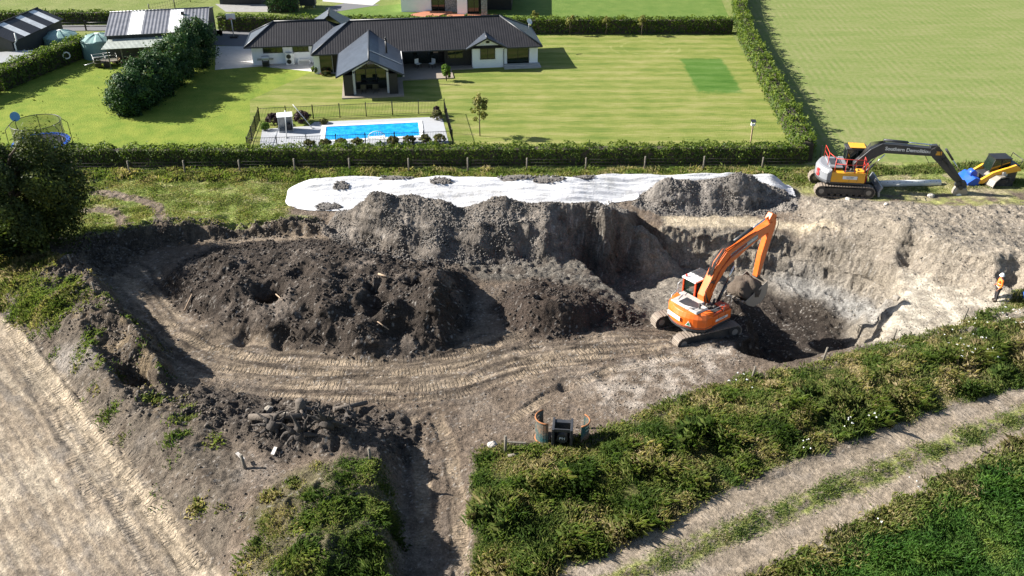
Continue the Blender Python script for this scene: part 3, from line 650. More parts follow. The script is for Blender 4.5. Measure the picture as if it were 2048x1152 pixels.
xx = mathn(t, 'DIVIDE', mathn(t, 'SUBTRACT', mathn(t, 'ADD', sx.outputs['X'], mathn(t, 'MULTIPLY', sx.outputs['Y'], -.01)), (pa[0]+pb[0]+pc[0]+P(1383,190)[0])/4-.9), (kx+pb[0]-pa[0])/4)
e_ = mathn(t, 'ADD', mathn(t, 'MAXIMUM', mathn(t, 'ABSOLUTE', xx), mathn(t, 'ABSOLUTE', yy)), mathn(t, 'MULTIPLY', mathn(t, 'SUBTRACT', noise(t, .8, 4, .7), .5), .5))
rich = ramp(t, e_, [(.85, (1,)*3), (1.05, (0,)*3)]); c = mixc(t, rich, c, mixc(t, 1.0, c, (.42, .72, .5), 'MULTIPLY'))
wr_ = nd(t, 'ShaderNodeVectorMath', operation='DISTANCE'); t.links.new(geo.outputs['Position'], wr_.inputs[0]); wr_.inputs[1].default_value = (*P(1290,95), 0)
rg = mathn(t, 'SINE', mathn(t, 'MULTIPLY', wr_.outputs['Value'], 5.5)); rgm = mathn(t, 'MULTIPLY', ramp(t, mathn(t, 'DIVIDE', wr_.outputs['Value'], 5.0), [(.3, (0,)*3), (.5, (1,)*3), (.85, (1,)*3), (1, (0,)*3)]), ramp(t, noise(t, .5, 2), [(.45, (0,)*3), (.6, (1,)*3)]))
c = mixc(t, mathn(t, 'MULTIPLY', mathn(t, 'MULTIPLY', ramp(t, rg, [(.5, (0,)*3), (.95, (1,)*3)]), rgm), .35), c, (.34, .33, .14))
c = mixc(t, 1.0, c, ramp(t, f2, [(.3, (.8,)*3), (.7, (1.2,)*3)]), 'MULTIPLY'); t.links.new(c, b.inputs['Base Color']); b.inputs['Roughness'].default_value = .9; b.inputs['Specular IOR Level'].default_value = .1; bump(t, b, f2, .05); M['lawn'] = m
def tint(name, base, lo, hi):
    m, t, b = newmat(name); f = noise(t, .6, 5, .65); f2 = noise(t, 8, 3, .7)
    c = mixc(t, ramp(t, f, [(.35, (0,)*3), (.7, (1,)*3)]), lo, hi); c = mixc(t, 1.0, c, ramp(t, f2, [(.3, (.8,)*3), (.7, (1.2,)*3)]), 'MULTIPLY')
    t.links.new(c, b.inputs['Base Color']); b.inputs['Roughness'].default_value = .9; b.inputs['Specular IOR Level'].default_value = .1; bump(t, b, f2, .05); M[name] = m
tint('lawn_fresh', 0, (.125, .185, .026), (.215, .245, .042)); tint('lawn_rich', 0, (.075, .16, .022), (.11, .19, .03)); tint('lawn_far', 0, (.09, .15, .03), (.135, .19, .045))
m, t, b = newmat('crop_field'); geo = nd(t, 'ShaderNodeNewGeometry'); geo.name = 'GEO'; sx = nd(t, 'ShaderNodeSeparateXYZ'); t.links.new(geo.outputs['Position'], sx.inputs[0])
s = mathn(t, 'SINE', mathn(t, 'MULTIPLY', mathn(t, 'ADD', sx.outputs['X'], mathn(t, 'MULTIPLY', sx.outputs['Y'], -.055)), 6.2832/.75))
f = noise(t, .12, 4, .6); f2 = noise(t, 2.2, 5, .75)
mp = nd(t, 'ShaderNodeMapping'); mp.inputs['Scale'].default_value = (.12, .5, 1); t.links.new(geo.outputs['Position'], mp.inputs[0]); f3 = noise(t, 1.0, 4, .6, vec=mp.outputs[0])
k = mathn(t, 'ADD', mathn(t, 'MULTIPLY', mathn(t, 'ADD', mathn(t, 'MULTIPLY', mathn(t, 'MULTIPLY', s, ramp(t, noise(t, .3, 3), [(.4, (.1,)*3), (.65, (1,)*3)])), .2), .5), .3), mathn(t, 'ADD', mathn(t, 'MULTIPLY', f2, .45), mathn(t, 'MULTIPLY', f3, .35)))
c = ramp(t, k, [(.36, (.105, .155, .04)), (.52, (.155, .19, .058)), (.68, (.225, .22, .10))]); t.links.new(c, b.inputs['Base Color'])
b.inputs['Roughness'].default_value = .95; b.inputs['Specular IOR Level'].default_value = .08; bump(t, b, f2, .05); M['crop_field'] = m
def ground(name, px, mat, z, world=False): return tag(sheet(name, px if world else [P(*q) for q in px], mat, z), kind='structure')
ground('field', [P(1643,318),P(1480,68),P(1452,0),(45,260),(300,260),(300,66.5),P(1680,325)], 'crop_field', .004, True)
ground('lawn', [(905,300),(1612,300),(1462,66),(1060,66),(700,70),(440,140),(430,180),(500,300)], 'lawn', .004)
ground('lawn', [(-700,303),(500,300),(500,200),(700,110),(440,120),(240,115),(-200,115),(-700,200)], 'lawn_fresh', .008)
ground('lawn', [(470,22),(640,20),(760,12),(1000,-10),(1430,-30),(1460,40),(1070,40),(700,34)], 'lawn_far', .008)
ground('path', [(415,60),(640,70),(650,90),(500,95),(430,90)], 'asphalt', .012)
ground('path', [(432,92),(520,94),(640,130),(690,150),(520,133),(430,140)], 'drive_pale', .016)
ground('road', [(-200,52),(60,51),(240,50),(445,60),(445,72),(240,61),(60,62),(-200,66)], 'asphalt', .012)
ground('path', [(430,8),(530,9),(545,24),(452,24)], 'gravel_drive', .014)
ground('path', [(655,26),(760,10),(700,4),(650,16)], 'asphalt', .014)
ground('path', [(650,-20),(790,-20),(745,11),(645,3)], 'drive_pale', .018)
# ---- house frame: x along the long side, y away from the camera
HO = P(507, 130.6); HZ = 0.0
def house_empty(name, label, cat, x=0, y=0, z=0, rz=0, group=None):
    c_, s_ = math.cos(HR), math.sin(HR)
    return empty(name, (HO[0] + x*c_ - y*s_, HO[1] + x*s_ + y*c_, z), HR + rz, label, cat, group)
house = house_empty('house', 'long single storey white house with black corrugated hip roof and glazed gable wing', 'house')
EZ = 2.1
for q_ in ((0,6.35,0,4.3,0,EZ-.05),(6.35,8.2,-3.8,3,0,EZ-.05),(25.2,25.6,-3.8,2.4,0,EZ-.05),(27.9,28.75,-3.8,2.4,0,EZ-.05),(25.6,27.9,-3.5,2.4,0,EZ-.08),(25.6,27.9,-3.8,-3.5,1.98,EZ-.05)): MB().box(*q_).build('white_wall','white_wall',house)
MB().prism([(22.05,0),(25.2,0),(25.2,EZ),(23.62,3.05),(22.05,EZ)], -4.1, 2.5, 'y').build('gable_wall', 'white_wall', house)
for q_ in ((8.2,9.6,-3.6,3,0,EZ-.05),(14.4,22.04,-1.9,2.4,0,EZ-.05),(19.3,22.04,-3.3,-1.9,0,EZ-.06),(9.45,10.3,-11.4,-4.4,0,EZ-.06),(13.6,14.4,-11.4,-4.4,0,EZ-.06),(10.3,13.6,-6.4,-4.4,0,2.05)): MB().box(*q_).build('dark_wall','dark_clad',house)
wf = MB()                                                                # white lining of the open gable
wf.box(10.3, 10.5, -11.1, -6.4, .12, 2.1); wf.box(13.4, 13.6, -11.1, -6.4, .12, 2.1)
for sg in (-1, 1):
    wf.prism([(11.95, 3.33),(11.95, 3.18),(11.95 + sg*1.64, 2.2),(11.95 + sg*1.64, 2.35)], -11.1, -10.9, 'y')
wf.build('opening_frame', 'trim_white', house)
gl = MB(); gl.prism([(10.5,.15),(13.4,.15),(13.4,2.25),(11.95,3.1),(10.5,2.25)], -9.5, -9.54, 'y'); gp = gl.build('glass_wall', 'glass', house)
mu = MB()
for x in (10.5, 11.45, 12.4, 13.34): mu.box(x, x+.07, -9.62, -9.545, .15, 2.3 + (.5 if 11 < x < 13 else 0))
mu.box(10.5, 13.4, -9.63, -9.55, 2.05, 2.13); mu.build('mullion', 'black_metal', gp)
# roofs
def hip(mb1, mb2, x0, x1, y0, y1, z0, zr, lx=True, rx=True, ov=.0):
    h2 = (y1 - y0) / 2; ym = (y0 + y1) / 2; a = x0 + (h2 if lx else 0); c_ = x1 - (h2 if rx else 0)
    mb1.slab([(x0,y0,z0),(x1,y0,z0),(c_,ym,zr),(a,ym,zr)], .06); mb1.slab([(x1,y1,z0),(x0,y1,z0),(a,ym,zr),(c_,ym,zr)], .06)
    if lx: mb2.slab([(x0,y1,z0),(x0,y0,z0),(a,ym,zr)], .06)
    if rx: mb2.slab([(x1,y0,z0),(x1,y1,z0),(c_,ym,zr)], .06)
r1 = MB()
class Each:
    def __init__(s, nm): s.nm = nm
    def slab(s, p_, th_): MB().slab(p_, th_).build(s.nm, 'roof_dark_along_lit', house)
r2 = Each('hip_end')
hip(r1, r2, 6.3, 29.05, -4.4, 3.2, EZ, 4.3); hip(r1, r2, -.5, 10.4, -.85, 4.85, EZ - .04, 3.83, True, True)
r1.build('roof', 'roof_dark_across', house); 
gx = [(8.9, 14.95, -11.95, -1.8, 3.6), (21.4, 25.6, -4.65, -2.5, 3.18)]
for x0, x1, y0, y1, zr in gx:
    xm = (x0 + x1) / 2; yb = -4.4; g_ = MB()
    g_.slab([(x0,y0,EZ+.02),(xm,y0,zr),(xm,y1,zr),(x0,yb,EZ+.02)], .06); g_.slab([(x1,y0,EZ+.02),(xm,y0,zr),(xm,y1,zr),(x1,yb,EZ+.02)], .06); g_.build('gable_roof', 'roof_dark_along_lit', house)
g_ = MB(); g_.slab([(5.2,2,EZ),(7.9,2,4.35),(7.9,4.6,4.35),(5.2,7.6,EZ)], .06); g_.slab([(10.7,2,EZ),(7.9,2,4.35),(7.9,4.6,4.35),(10.7,7.6,EZ)], .06); g_.slab([(5.2,7.6,EZ),(10.7,7.6,EZ),(7.9,4.6,4.35)], .06); g_.build('rear_roof', 'roof_dark_along_lit', house)
MB().box(5.6, 10.3, 4.4, 7.2, 0, EZ-.08).build('rear_wall', 'white_wall', house)
fa = MB()                                                               # fascia, gutters and ridge caps
def bar(mb, a, b_, w_, h_):
    a = Vector(a); b_ = Vector(b_); d = (b_-a).normalized(); s_ = d.cross(Vector((0,0,1))).normalized()*w_/2; u_ = Vector((0,0,h_/2))
    mb.add([a-s_-u_,a+s_-u_,a+s_+u_,a-s_+u_,b_-s_-u_,b_+s_-u_,b_+s_+u_,b_-s_+u_], [(0,1,2,3),(7,6,5,4),(0,4,5,1),(1,5,6,2),(2,6,7,3),(3,7,4,0)])
for a, c_ in [((6.28,-4.45),(8.9,-4.45)),((14.95,-4.45),(21.4,-4.45)),((25.6,-4.45),(29.1,-4.45)),((29.1,-4.4),(29.1,3.2)),((6.25,-4.4),(6.25,-.9)),((-.55,-.9),(6.2,-.9)),((-.55,-.9),(-.55,4.9)),((8.87,-11.95),(8.87,-4.5)),((14.98,-11.95),(14.98,-4.5))]:
    bar(fa, (*a, EZ-.06), (*c_, EZ-.06), .12, .13)
for x0, x1, y0, y1, zr in gx:
    xm = (x0+x1)/2; bar(fa, (x0,y0-.03,EZ-.05), (xm,y0-.03,zr-.07), .06, .16); bar(fa, (x1,y0-.03,EZ-.05), (xm,y0-.03,zr-.07), .06, .16)
fa.build('fascia', 'fascia', house)
rc = MB()
def capr(*q): rc.tube(q, .09, 6)
capr((6.3,-4.4,EZ+.03),(10.1,-.6,4.33)); capr((10.1,-.6,4.33),(25.25,-.6,4.33)); capr((25.25,-.6,4.33),(29.05,-4.4,EZ+.03)); capr((25.25,-.6,4.33),(29.05,3.2,EZ+.03)); capr((-.5,-.85,EZ),(2.35,2,3.86)); capr((2.35,2,3.86),(7.6,2,3.86)); capr((2.35,2,3.86),(-.5,4.85,EZ))
capr((11.92,-11.95,3.63),(11.92,-1.8,3.63)); capr((23.5,-4.65,3.2),(23.5,-2.5,3.2)); capr((7.9,2,4.38),(7.9,4.6,4.38))
rc.build('ridge_cap', 'fascia', house)
# windows
def window(x0, x1, y, z0, z1, n=2, name='window', fr='black_metal'):
    w_ = MB(); w_.box(x0, x1, y-.05, y-.012, z0, z1); W_ = w_.build(name, 'glass', house)
    f_ = MB(); q = .06
    f_.box(x0-.02, x1+.02, y-.08, y-.055, z0-q, z0+.01); f_.box(x0-.02, x1+.02, y-.08, y-.055, z1-.01, z1+q)
    for k in range(n+1):
        xx = x0 + (x1-x0-.05)*k/n; f_.box(xx, xx+.05, y-.085, y-.056, z0, z1)
    f_.build('window_frame', fr, W_)
window(1.15, 3.1, 0, 1.25, 1.9, 3); window(4.1, 5.7, 0, 1.25, 1.9, 3); window(22.85, 24.35, -4.1, .95, 1.95, 2); window(25.65, 27.85, -3.52, .1, 1.95, 2, 'sliding_door')
window(19.6, 21.2, -3.3, .9, 1.9, 2); window(6.95, 8.15, -3.8, .15, 1.9, 1); window(15.2, 18.8, -1.9, .1, 1.95, 3, 'sliding_door')
pp = MB(); pp.tube([(25.22,-4.2,0),(25.22,-4.2,1.85),(25.35,-4.42,2.02)], .035); pp.build('downpipe', 'black_metal', house)
pp = MB(); pp.tube([(14.98,-12.0,1.95),(14.98,-4.5,2.12)], .05); pp.build('gutter', 'trim_white', house)
fl = MB(); fl.cyl((13.55,-7.2,2.5), (13.55,-7.2,4.0), .09); fl.cyl((13.55,-7.2,4.0), (13.55,-7.2,4.12), .15); fl.cyl((13.55,-7.2,4.12),(13.55,-7.2,4.3), .07); fl.build('flue', 'black_metal', house)
br = MB(); bar(br, (12.0,-9.1,3.62), (14.9,-9.1,2.2), .12, .05); br.build('flashing', 'galv', house)
dh = MB(); dh.cyl((28.6,1.2,2.4),(28.6,1.2,3.0), .03); dh.at(tr(28.6,1.1,3.15) @ rot(35,'Z') @ rot(55,'X'))
n = 14; ring = [[(.33*k/4*math.cos(2*math.pi*j/n), .33*k/4*math.sin(2*math.pi*j/n), .1*(k/4)**2) for j in range(n)] for k in range(1,5)]
vs = [(0,0,0)] + [p for r_ in ring for p in r_]; dh.add(vs, [(0,1+j,1+(j+1)%n) for j in range(n)] + [(1+k*n+j,1+(k+1)*n+j,1+(k+1)*n+(j+1)%n,1+k*n+(j+1)%n) for k in range(3) for j in range(n)], True); dh.cyl((0,0,.02),(0,0,.3),.015)
dh.build('satellite_dish', 'plastic_white', house)
vt = MB(); vt.ball((23.62,-4.16,2.62), (.2,.04,.12)); vt.build('gable_lamp', 'black_metal', house)
# floors round the house
pt = MB(); pt.box(9.2, 14.9, -12.0, -6.4, .0, .12); pt.box(14.9, 19.9, -7.2, -1.9, 0, .10); pt.box(14.9, 22.1, -4.4, -3.3, 0, .11) ; pt.build('terrace', 'deck_wood', house)
st_ = MB(); st_.box(25.2, 28.95, -4.9, -3.8, 0, .14); st_.box(25.2, 28.9, -4.4, -3.8, .14, .26); st_.build('step', 'concrete', house); MB().box(1.5, 6.3, -.8, -.01, 0, .08).build('step', 'concrete', house)
hp = house_empty('heat_pump', 'white twin fan heat pump unit against the garage wall of the long house', 'heat pump', 3.75, -.4)
q = MB(); q.box(-.42, .42, -.17, .17, .08, 1.25); q.build('casing', 'plastic_white', hp, .02)
for z_ in (.4, .92):
    q = MB(); q.cyl((-.08,-.2,z_),(-.08,-.172,z_), .23, n=18); f_ = q.build('fan', 'black_metal', hp)
    q = MB(); q.tube([(-.08+.24*math.cos(a), -.21, z_+.24*math.sin(a)) for a in np.linspace(0, 2*math.pi, 18, False)], .012, 5, True); q.build('fan_ring', 'galv', f_)
ac = house_empty('air_conditioner', 'low wide white air conditioner lying beside the twin fan heat pump', 'air conditioner', 5.15, -.42)
q = MB(); q.box(-.6, .6, -.17, .17, .06, .55); q.build('casing', 'plastic_white', ac, .02); q = MB()
for k in range(6): q.box(-.5, .5, -.185, -.172, .14+.06*k, .165+.06*k)
q.build('grille', 'black_metal', ac)
bq = house_empty('barbecue', 'silver gas barbecue on a cart in front of the left end of the garage wall', 'barbecue', 1.35, -.75)
q = MB()
for sx_ in (-.3, .3):
    for sy_ in (-.2, .2): q.box(sx_-.025, sx_+.025, sy_-.025, sy_+.025, 0, .75)
q.box(-.33, .33, -.24, .24, .12, .55); q.build('cart', 'black_metal', bq)
q = MB(); q.box(-.8, .8, -.25, .25, .75, .82); q.build('side_shelf', 'steel', bq)
q = MB(); q.prism([(-.24,.82),(.24,.82),(.24,.95),(.1,1.12),(-.16,1.1),(-.24,.95)], -.36, .36, 'x'); q.build('hood', 'galv', bq, .01)
tb = house_empty('outdoor_table', 'dark slatted outdoor table inside the open gable of the long house', 'table', 11.85, -10.2, .12)
q = MB()
for k in range(7): q.box(-.85, .85, -.42+.125*k, -.32+.125*k, .70, .74)
q.build('tabletop', 'black_metal', tb)
for sx_ in (-.75, .75):
    for sy_ in (-.36, .36): MB().box(sx_-.03, sx_+.03, sy_-.03, sy_+.03, 0, .7).build('leg', 'black_metal', tb)
def chair(loc_x, loc_y, rz, label, mat, cat='chair', grp=None, z=.12):
    c_ = house_empty('garden_chair', label, cat, loc_x, loc_y, z, rz, grp)
    MB().box(-.24,.24,-.24,.24,.42,.46).build('seat', mat, c_, .01); MB().box(-.24,.24,.21,.25,.46,.9).build('backrest', mat, c_, .01)
    for sx_ in (-.21,.21):
        for sy_ in (-.21,.21): MB().box(sx_-.015,sx_+.015,sy_-.015,sy_+.015,0,.42).build('leg', 'black_metal', c_)
    return c_
chair(11.2,-9.75,0,'black outdoor chair at the back left of the table in the open gable','black_metal'); chair(12.3,-9.75,0,'black outdoor chair at the back right of the table in the open gable','black_metal')
chair(11.2,-10.85,math.pi,'black outdoor chair at the front left of the table in the open gable','black_metal'); chair(12.3,-10.85,math.pi,'black outdoor chair at the front right of the table in the open gable','black_metal')
chair(16.6,-3.6,.6,'white chair on the left of the shaded patio beside the gable wing','plastic_white'); chair(18.0,-3.7,-.8,'white chair on the right of the shaded patio beside the gable wing','plastic_white')
# ------------------------------------------------------------------ pool
pave = MB(); pave.add([(2.9,-23.6,.02),(18.1,-24.3,.02),(18.0,-17.9,.02),(7,-17.75,.02),(6.6,-18.7,.02),(2.7,-18.9,.02),(7.7,-22.7,.02),(16.2,-22.7,.02),(16.2,-18.8,.02),(7.7,-18.8,.02)], [(0,1,7,6),(1,2,8,7),(2,3,4,9,8),(4,5,0,6,9)])
pe = house_empty('pool_surround', 'x', 'x'); bpy.data.objects.remove(pe)
def hs(name, mb, mat, **k):
    o = mb.build(name, mat); o.location = (HO[0], HO[1], 0); o.rotation_euler = (0, 0, HR); return tag(o, **k)
hs('paving', pave, 'paving', kind='structure')
pool = house_empty('swimming_pool', 'long rectangular swimming pool with bright blue water and white coping', 'pool')
q = MB()
for x0,x1,y0,y1 in ((7.7,16.2,-22.7,-22.35),(7.7,16.2,-19.15,-18.8),(7.7,8.05,-22.35,-19.15),(15.85,16.2,-22.35,-19.15)): q.box(x0,x1,y0,y1,-.1,.07)
q.build('coping', 'coping', pool)
MB().box(8.05,15.85,-22.35,-19.15,-.3,.035).build('water', 'pool_water', pool)
# ------------------------------------------------------------------ pool fence
def polyfence(name, label, pts_, spacing, h_, post_r, rails, pick=None, matp='black_metal', zf=None, cat='fence', wire=False, wr=.012, posth=.1, lean=0):
    root = empty(name, (pts_[0][0], pts_[0][1], 0), 0, label, cat); o0 = Vector((pts_[0][0], pts_[0][1], 0))
    rl = MB(); k_ = 0
    for a, c_ in zip(pts_[:-1], pts_[1:]):
        a = Vector((*a, 0)); c_ = Vector((*c_, 0)); L = (c_-a).length; n = max(1, round(L/spacing)); d = (c_-a)/L
        for k in range(n + (1 if (c_ - Vector((*pts_[-1], 0))).length < 1e-6 else 0)):
            p = a + (c_-a)*k/n - o0; g = zf(p.x+o0.x, p.y+o0.y) if zf else 0
            q = MB(); lx = random.uniform(-lean, lean); ly = random.uniform(-lean, lean)
            if wire: q.cyl((p.x,p.y,g-.1),(p.x+lx,p.y+ly,g+h_+posth+random.uniform(-.05,.05)), post_r*1.05, post_r*.92, 7)
            else: q.box(p.x-post_r,p.x+post_r,p.y-post_r,p.y+post_r,g,g+h_+posth)
            q.build('fence_post', matp, root); k_ += 1
        m_ = max(n, 1)
        for z_ in rails:
            for k in range(m_):
                p = a + (c_-a)*k/m_ - o0; p2 = a + (c_-a)*(k+1)/m_ - o0
                g = zf(p.x+o0.x, p.y+o0.y) if zf else 0; g2 = zf(p2.x+o0.x, p2.y+o0.y) if zf else 0
                rl.tube([(p.x,p.y,g+z_),((p.x+p2.x)/2,(p.y+p2.y)/2,(g+g2)/2+z_-(.02 if wire else 0)),(p2.x,p2.y,g2+z_)], wr, 4)
        if pick:
            nn = int(L/pick)
            for k in range(nn):
                p = a + d*(k+.5)*pick - o0; rl.box(p.x-.008,p.x+.008,p.y-.008,p.y+.008,.08,h_)
    rl.build('wire' if wire else 'railing', 'dark_steel' if wire else matp, root)
    return root
def HW(x, y): c_, s_ = math.cos(HR), math.sin(HR); return (HO[0]+x*c_-y*s_, HO[1]+x*s_+y*c_)
polyfence('pool_fence', 'black metal picket fence round the swimming pool', [HW(2.3,-16.9),HW(18.3,-16.9),HW(18.4,-24.6),HW(2.1,-24.0),HW(2.3,-16.9)], 2.25, 1.2, .035, (.1,1.15), .13, wr=.018)
# equipment box, poles, bench
kb = house_empty('pool_cabinet', 'grey open fronted cabinet with pale top beside the pool paving', 'cabinet', 4.75, -19.5, .02, .1)
q = MB(); q.box(-.65,-.6,-.45,.45,0,1.55); q.box(.6,.65,-.45,.45,0,1.55); q.box(-.6,.6,.4,.45,0,1.55); q.box(-.6,.6,-.4,.4,.02,.1); q.box(-.03,.03,-.4,.4,.1,1.5); q.build('carcass', 'galv', kb)
MB().add([(-.7,-.5,1.56),(.7,-.5,1.56),(.7,.5,1.68),(-.7,.5,1.68),(-.7,-.5,1.6),(.7,-.5,1.6),(.7,.5,1.72),(-.7,.5,1.72)], [(0,3,2,1),(4,5,6,7),(0,1,5,4),(1,2,6,5),(2,3,7,6),(3,0,4,7)]).build('lid', 'trim_white', kb)
MB().box(.15,.45,-.25,.2,.1,.7).build('pump', 'black_metal', kb); kb.scale = (.92,.92,.84)
for (x,y,h_,lx,lb) in ((4.9,-21.3,2.3,.15,'white leaning pole standing in front of the pool cabinet'),(6.9,-19.3,2.1,-1.4,'grey pole slanting up from the paving behind the pool')):
    o = house_empty('shade_pole', lb, 'pole', x, y, .02); MB().cyl((0,0,0),(lx,.2,h_),.035).build('pole', 'galv', o); MB().cyl((0,0,0),(0,0,.05),.14).build('base_plate', 'galv', o)
bn = house_empty('garden_bench', 'white metal garden bench with an arched back at the near edge of the pool', 'bench', 12.3, -23.3, .02, math.pi*.02)
MB().box(-.7,.7,-.22,.22,.42,.46).build('seat','plastic_white',bn)
q = MB(); q.tube([(-.7,-.22,.45)]+[(-.7*math.cos(a), -.25, .5+.55*math.sin(a)) for a in np.linspace(0,math.pi,9)]+[(.7,-.22,.45)], .03)
for k in range(7):
    x = -.54+.18*k; q.cyl((x,-.24,.45),(x,-.25,.5+.55*math.sqrt(max(0,1-(x/.7)**2))),.012,n=5)
q.build('backrest','plastic_white',bn)
for sx_ in (-.6,.6):
    for sy_ in (-.2,.2): MB().cyl((sx_,sy_,0),(sx_,sy_,.43),.02,n=6).build('leg','plastic_white',bn)
# ------------------------------------------------------------------ sheds, tanks
def shed(o, L, Wd, ez, rz_, wallm, roofm, sky, ridge='x', skyw=1.0):
    w_ = MB(); w_.prism([(-Wd/2,0),(Wd/2,0),(Wd/2,ez),(0,rz_-.08),(-Wd/2,ez)], -L/2, L/2, 'x'); w_.build('wall', wallm, o)
    r_ = MB(); a = Wd/2+.25; sl = (rz_-ez)/(Wd/2); z0 = rz_ - sl*a
    r_.slab([(-L/2-.15,-a,z0),(L/2+.15,-a,z0),(L/2+.15,0,rz_),(-L/2-.15,0,rz_)], .05); r_.slab([(-L/2-.15,a,z0),(L/2+.15,a,z0),(L/2+.15,0,rz_),(-L/2-.15,0,rz_)], .05)
    ro = r_.build('roof', roofm, o)
    for sgn in (-1, 1):
        for x in sky:
            k = MB(); k.slab([(x-skyw/2,sgn*a,z0+.02),(x+skyw/2,sgn*a,z0+.02),(x+skyw/2,0,rz_+.02),(x-skyw/2,0,rz_+.02)], .015); k.build('skylight', 'skylight', ro)
    c_ = MB(); c_.tube([(-L/2-.15,0,rz_+.03),(L/2+.15,0,rz_+.03)], .08); c_.build('ridge_cap', roofm, o)
# grey roofed shed: front eave (208,72)-(415,62), ridge (228,24)-(420,18)
a = P(206,128); c_ = P(447,72)
q0 = Vector((*P(208,72,2.9),0)); q1 = Vector((*P(415,61,2.9),0)); ang = math.atan2((q1-q0).y,(q1-q0).x); Ls = (q1-q0).length
r0 = Vector((*P(228,24.5,4.0),0)); perp = Vector((-math.sin(ang), math.cos(ang),0)); hw_ = abs((r0-q0).dot(perp))
cen = (q0+q1)/2 + perp*hw_
sh = empty('farm_shed', (cen.x,cen.y,0), ang, 'long shed with ribbed grey roof, two white skylights and a lean-to on its near side', 'shed')
shed(sh, Ls-.3, 2*hw_-.5, 2.95, 4.0, 'dark_clad_grey', 'roof_grey', (-Ls*.215, Ls*.175), skyw=1.3)
fy = -hw_+.25
q = MB(); q.slab([(-Ls/2-.2,fy-2.1,2.05),(-Ls/2+6.9,fy-2.1,2.05),(-Ls/2+6.9,fy-.05,2.5),(-Ls/2+.3,fy-.05,2.5)], .04); q.build('lean_to_roof', 'lean_to_sheet', sh)
for x in (.3, 1.6, 4.6, 6.6): MB().box(-Ls/2+x,-Ls/2+x+.1,fy-2.0,fy-1.9,0,2.03).build('lean_to_post', 'wood_post', sh)
q = MB(); q.box(Ls/2-.14,Ls/2-.11,-1.6,.6,0,2.6); q.build('shed_door','black_metal',sh)
q = MB(); q.box(2.2,2.5,-hw_*.25-.15,-hw_*.25+.15,3.75,4.0); q.build('roof_vent','black_metal',sh)
# dark blue shed at the left edge
q1 = Vector((*P(127,37,2.9),0)); q0 = Vector((*P(25,83,2.9),0)); dv = (q1-q0).normalized(); ang = math.atan2(dv.y,dv.x)
perp = Vector((-dv.y,dv.x,0)); r1_ = Vector((*P(60,23,3.9),0)); hw_ = abs((r1_-q1).dot(perp)); Ls2 = (q1-q0).length + 0
cen = (q0+q1)/2 + perp*hw_
s2 = empty('barn', (cen.x,cen.y,0), ang, 'dark blue barn with three white skylight strips, cut by the left edge', 'barn')
shed(s2, Ls2-.3, 2*hw_-.5, 2.95, 3.95, 'dark_clad_grey', 'roof_dark_across', (-Ls2*.22, Ls2*.1, Ls2*.36), skyw=1.0)
q = MB(); q.tube([(-Ls2/2+.5,-hw_-.1,3.6),(-Ls2/2+.5,-hw_-.1,2.9),(-Ls2/2+.35,-hw_+.1,2.6),(-Ls2/2+.35,-hw_+.1,0)], .08); q.build('downpipe','trim_white',s2)
MB().box(-Ls2/2+1.3,-Ls2/2+1.8,-hw_+.18,-hw_+.24,.9,1.6).build('meter_box','plastic_white',s2)
# water tanks
paint('tank_green', (.20, .32, .30), .45, dirt=.2)
def tank(px, py, r_, lb):
    x, y = P(px, py); o = empty('water_tank', (x,y,0), .3, lb, 'water tank', 'ribbed water tanks beside the farm shed')
    n = 36; q = MB(); q.cyl((0,0,0),(0,0,1.75),r_,r_*.98,n,caps=False); q.build('tank_body','tank_green',o)
    d = MB(); rings = [(1.0,1.75),(.97,1.83),(.6,2.12),(.2,2.3),(.12,2.32)]; vs = []
    for ri,(f_,z_) in enumerate(rings):
        for k in range(n):
            up = .09*(1 if (k//3)%2 else 0)*(0 if ri in (0,4) else 1)
            a_ = 2*math.pi*k/n; vs.append((r_*f_*math.cos(a_), r_*f_*math.sin(a_), z_+up))
    d.add(vs, [(i*n+k,i*n+(k+1)%n,(i+1)*n+(k+1)%n,(i+1)*n+k) for i in range(4) for k in range(n)]+[tuple(4*n+k for k in range(n))]); d.build('domed_lid','tank_green',o)
    MB().cyl((0,0,2.28),(0,0,2.4),.22,n=16).build('hatch','plastic_white',o)
tank(128,105,1.75,'ribbed green water tank between the dark blue barn and the hedge'); tank(203,112,1.75,'ribbed green water tank against the end of the farm shed')
x, y = P(20,150); rf = empty('carport', (x,y,0), .25, 'pale flat carport roof behind the hedge at the left edge', 'carport')
MB().slab([(-4,-1.6,1.7),(2.4,-1.6,1.7),(2.4,1.6,1.9),(-4,1.6,1.9)], .06).build('roof','galv',rf)
for sx_ in (-3.8,2.2):
    for sy_ in (-1.4,1.4): MB().box(sx_-.05,sx_+.05,sy_-.05,sy_+.05,0,1.68).build('post','wood_post',rf)
# trailer, bin, firewood, hose wheel
x, y = P(213,132); o = empty('trailer', (x,y,0), .5, 'old open cage trailer piled with scrap under the lean-to end', 'trailer')
MB().box(-1.1,1.1,-.6,.6,.5,.56).build('bed','wood_post',o)
q = MB()
for sx_ in (-1.1,0,1.1):
    for sy_ in (-.6,.6): q.cyl((sx_,sy_,.5),(sx_,sy_,1.15),.025,n=5)
for z_ in (.85,1.15): q.tube([(-1.1,-.6,z_),(1.1,-.6,z_),(1.1,.6,z_),(-1.1,.6,z_)],.022,5,True)
q.cyl((-1.1,0,.5),(-2.0,0,.35),.04); q.build('cage','galv',o)
for sy_ in (-.7,.7): MB().cyl((0,sy_-.07,.32),(0,sy_+.07,.32),.32,n=16).build('wheel','rubber',o)
x, y = P(198,135); o = empty('wheelie_bin', (x,y,0), .3, 'black wheelie bin in front of the scrap trailer', 'bin')
MB().box(-.25,.25,-.3,.3,.08,1.0,1.15).build('bin_body','black_metal',o,.02); MB().box(-.3,.3,-.36,.36,1.0,1.06).build('lid','black_metal',o,.01)
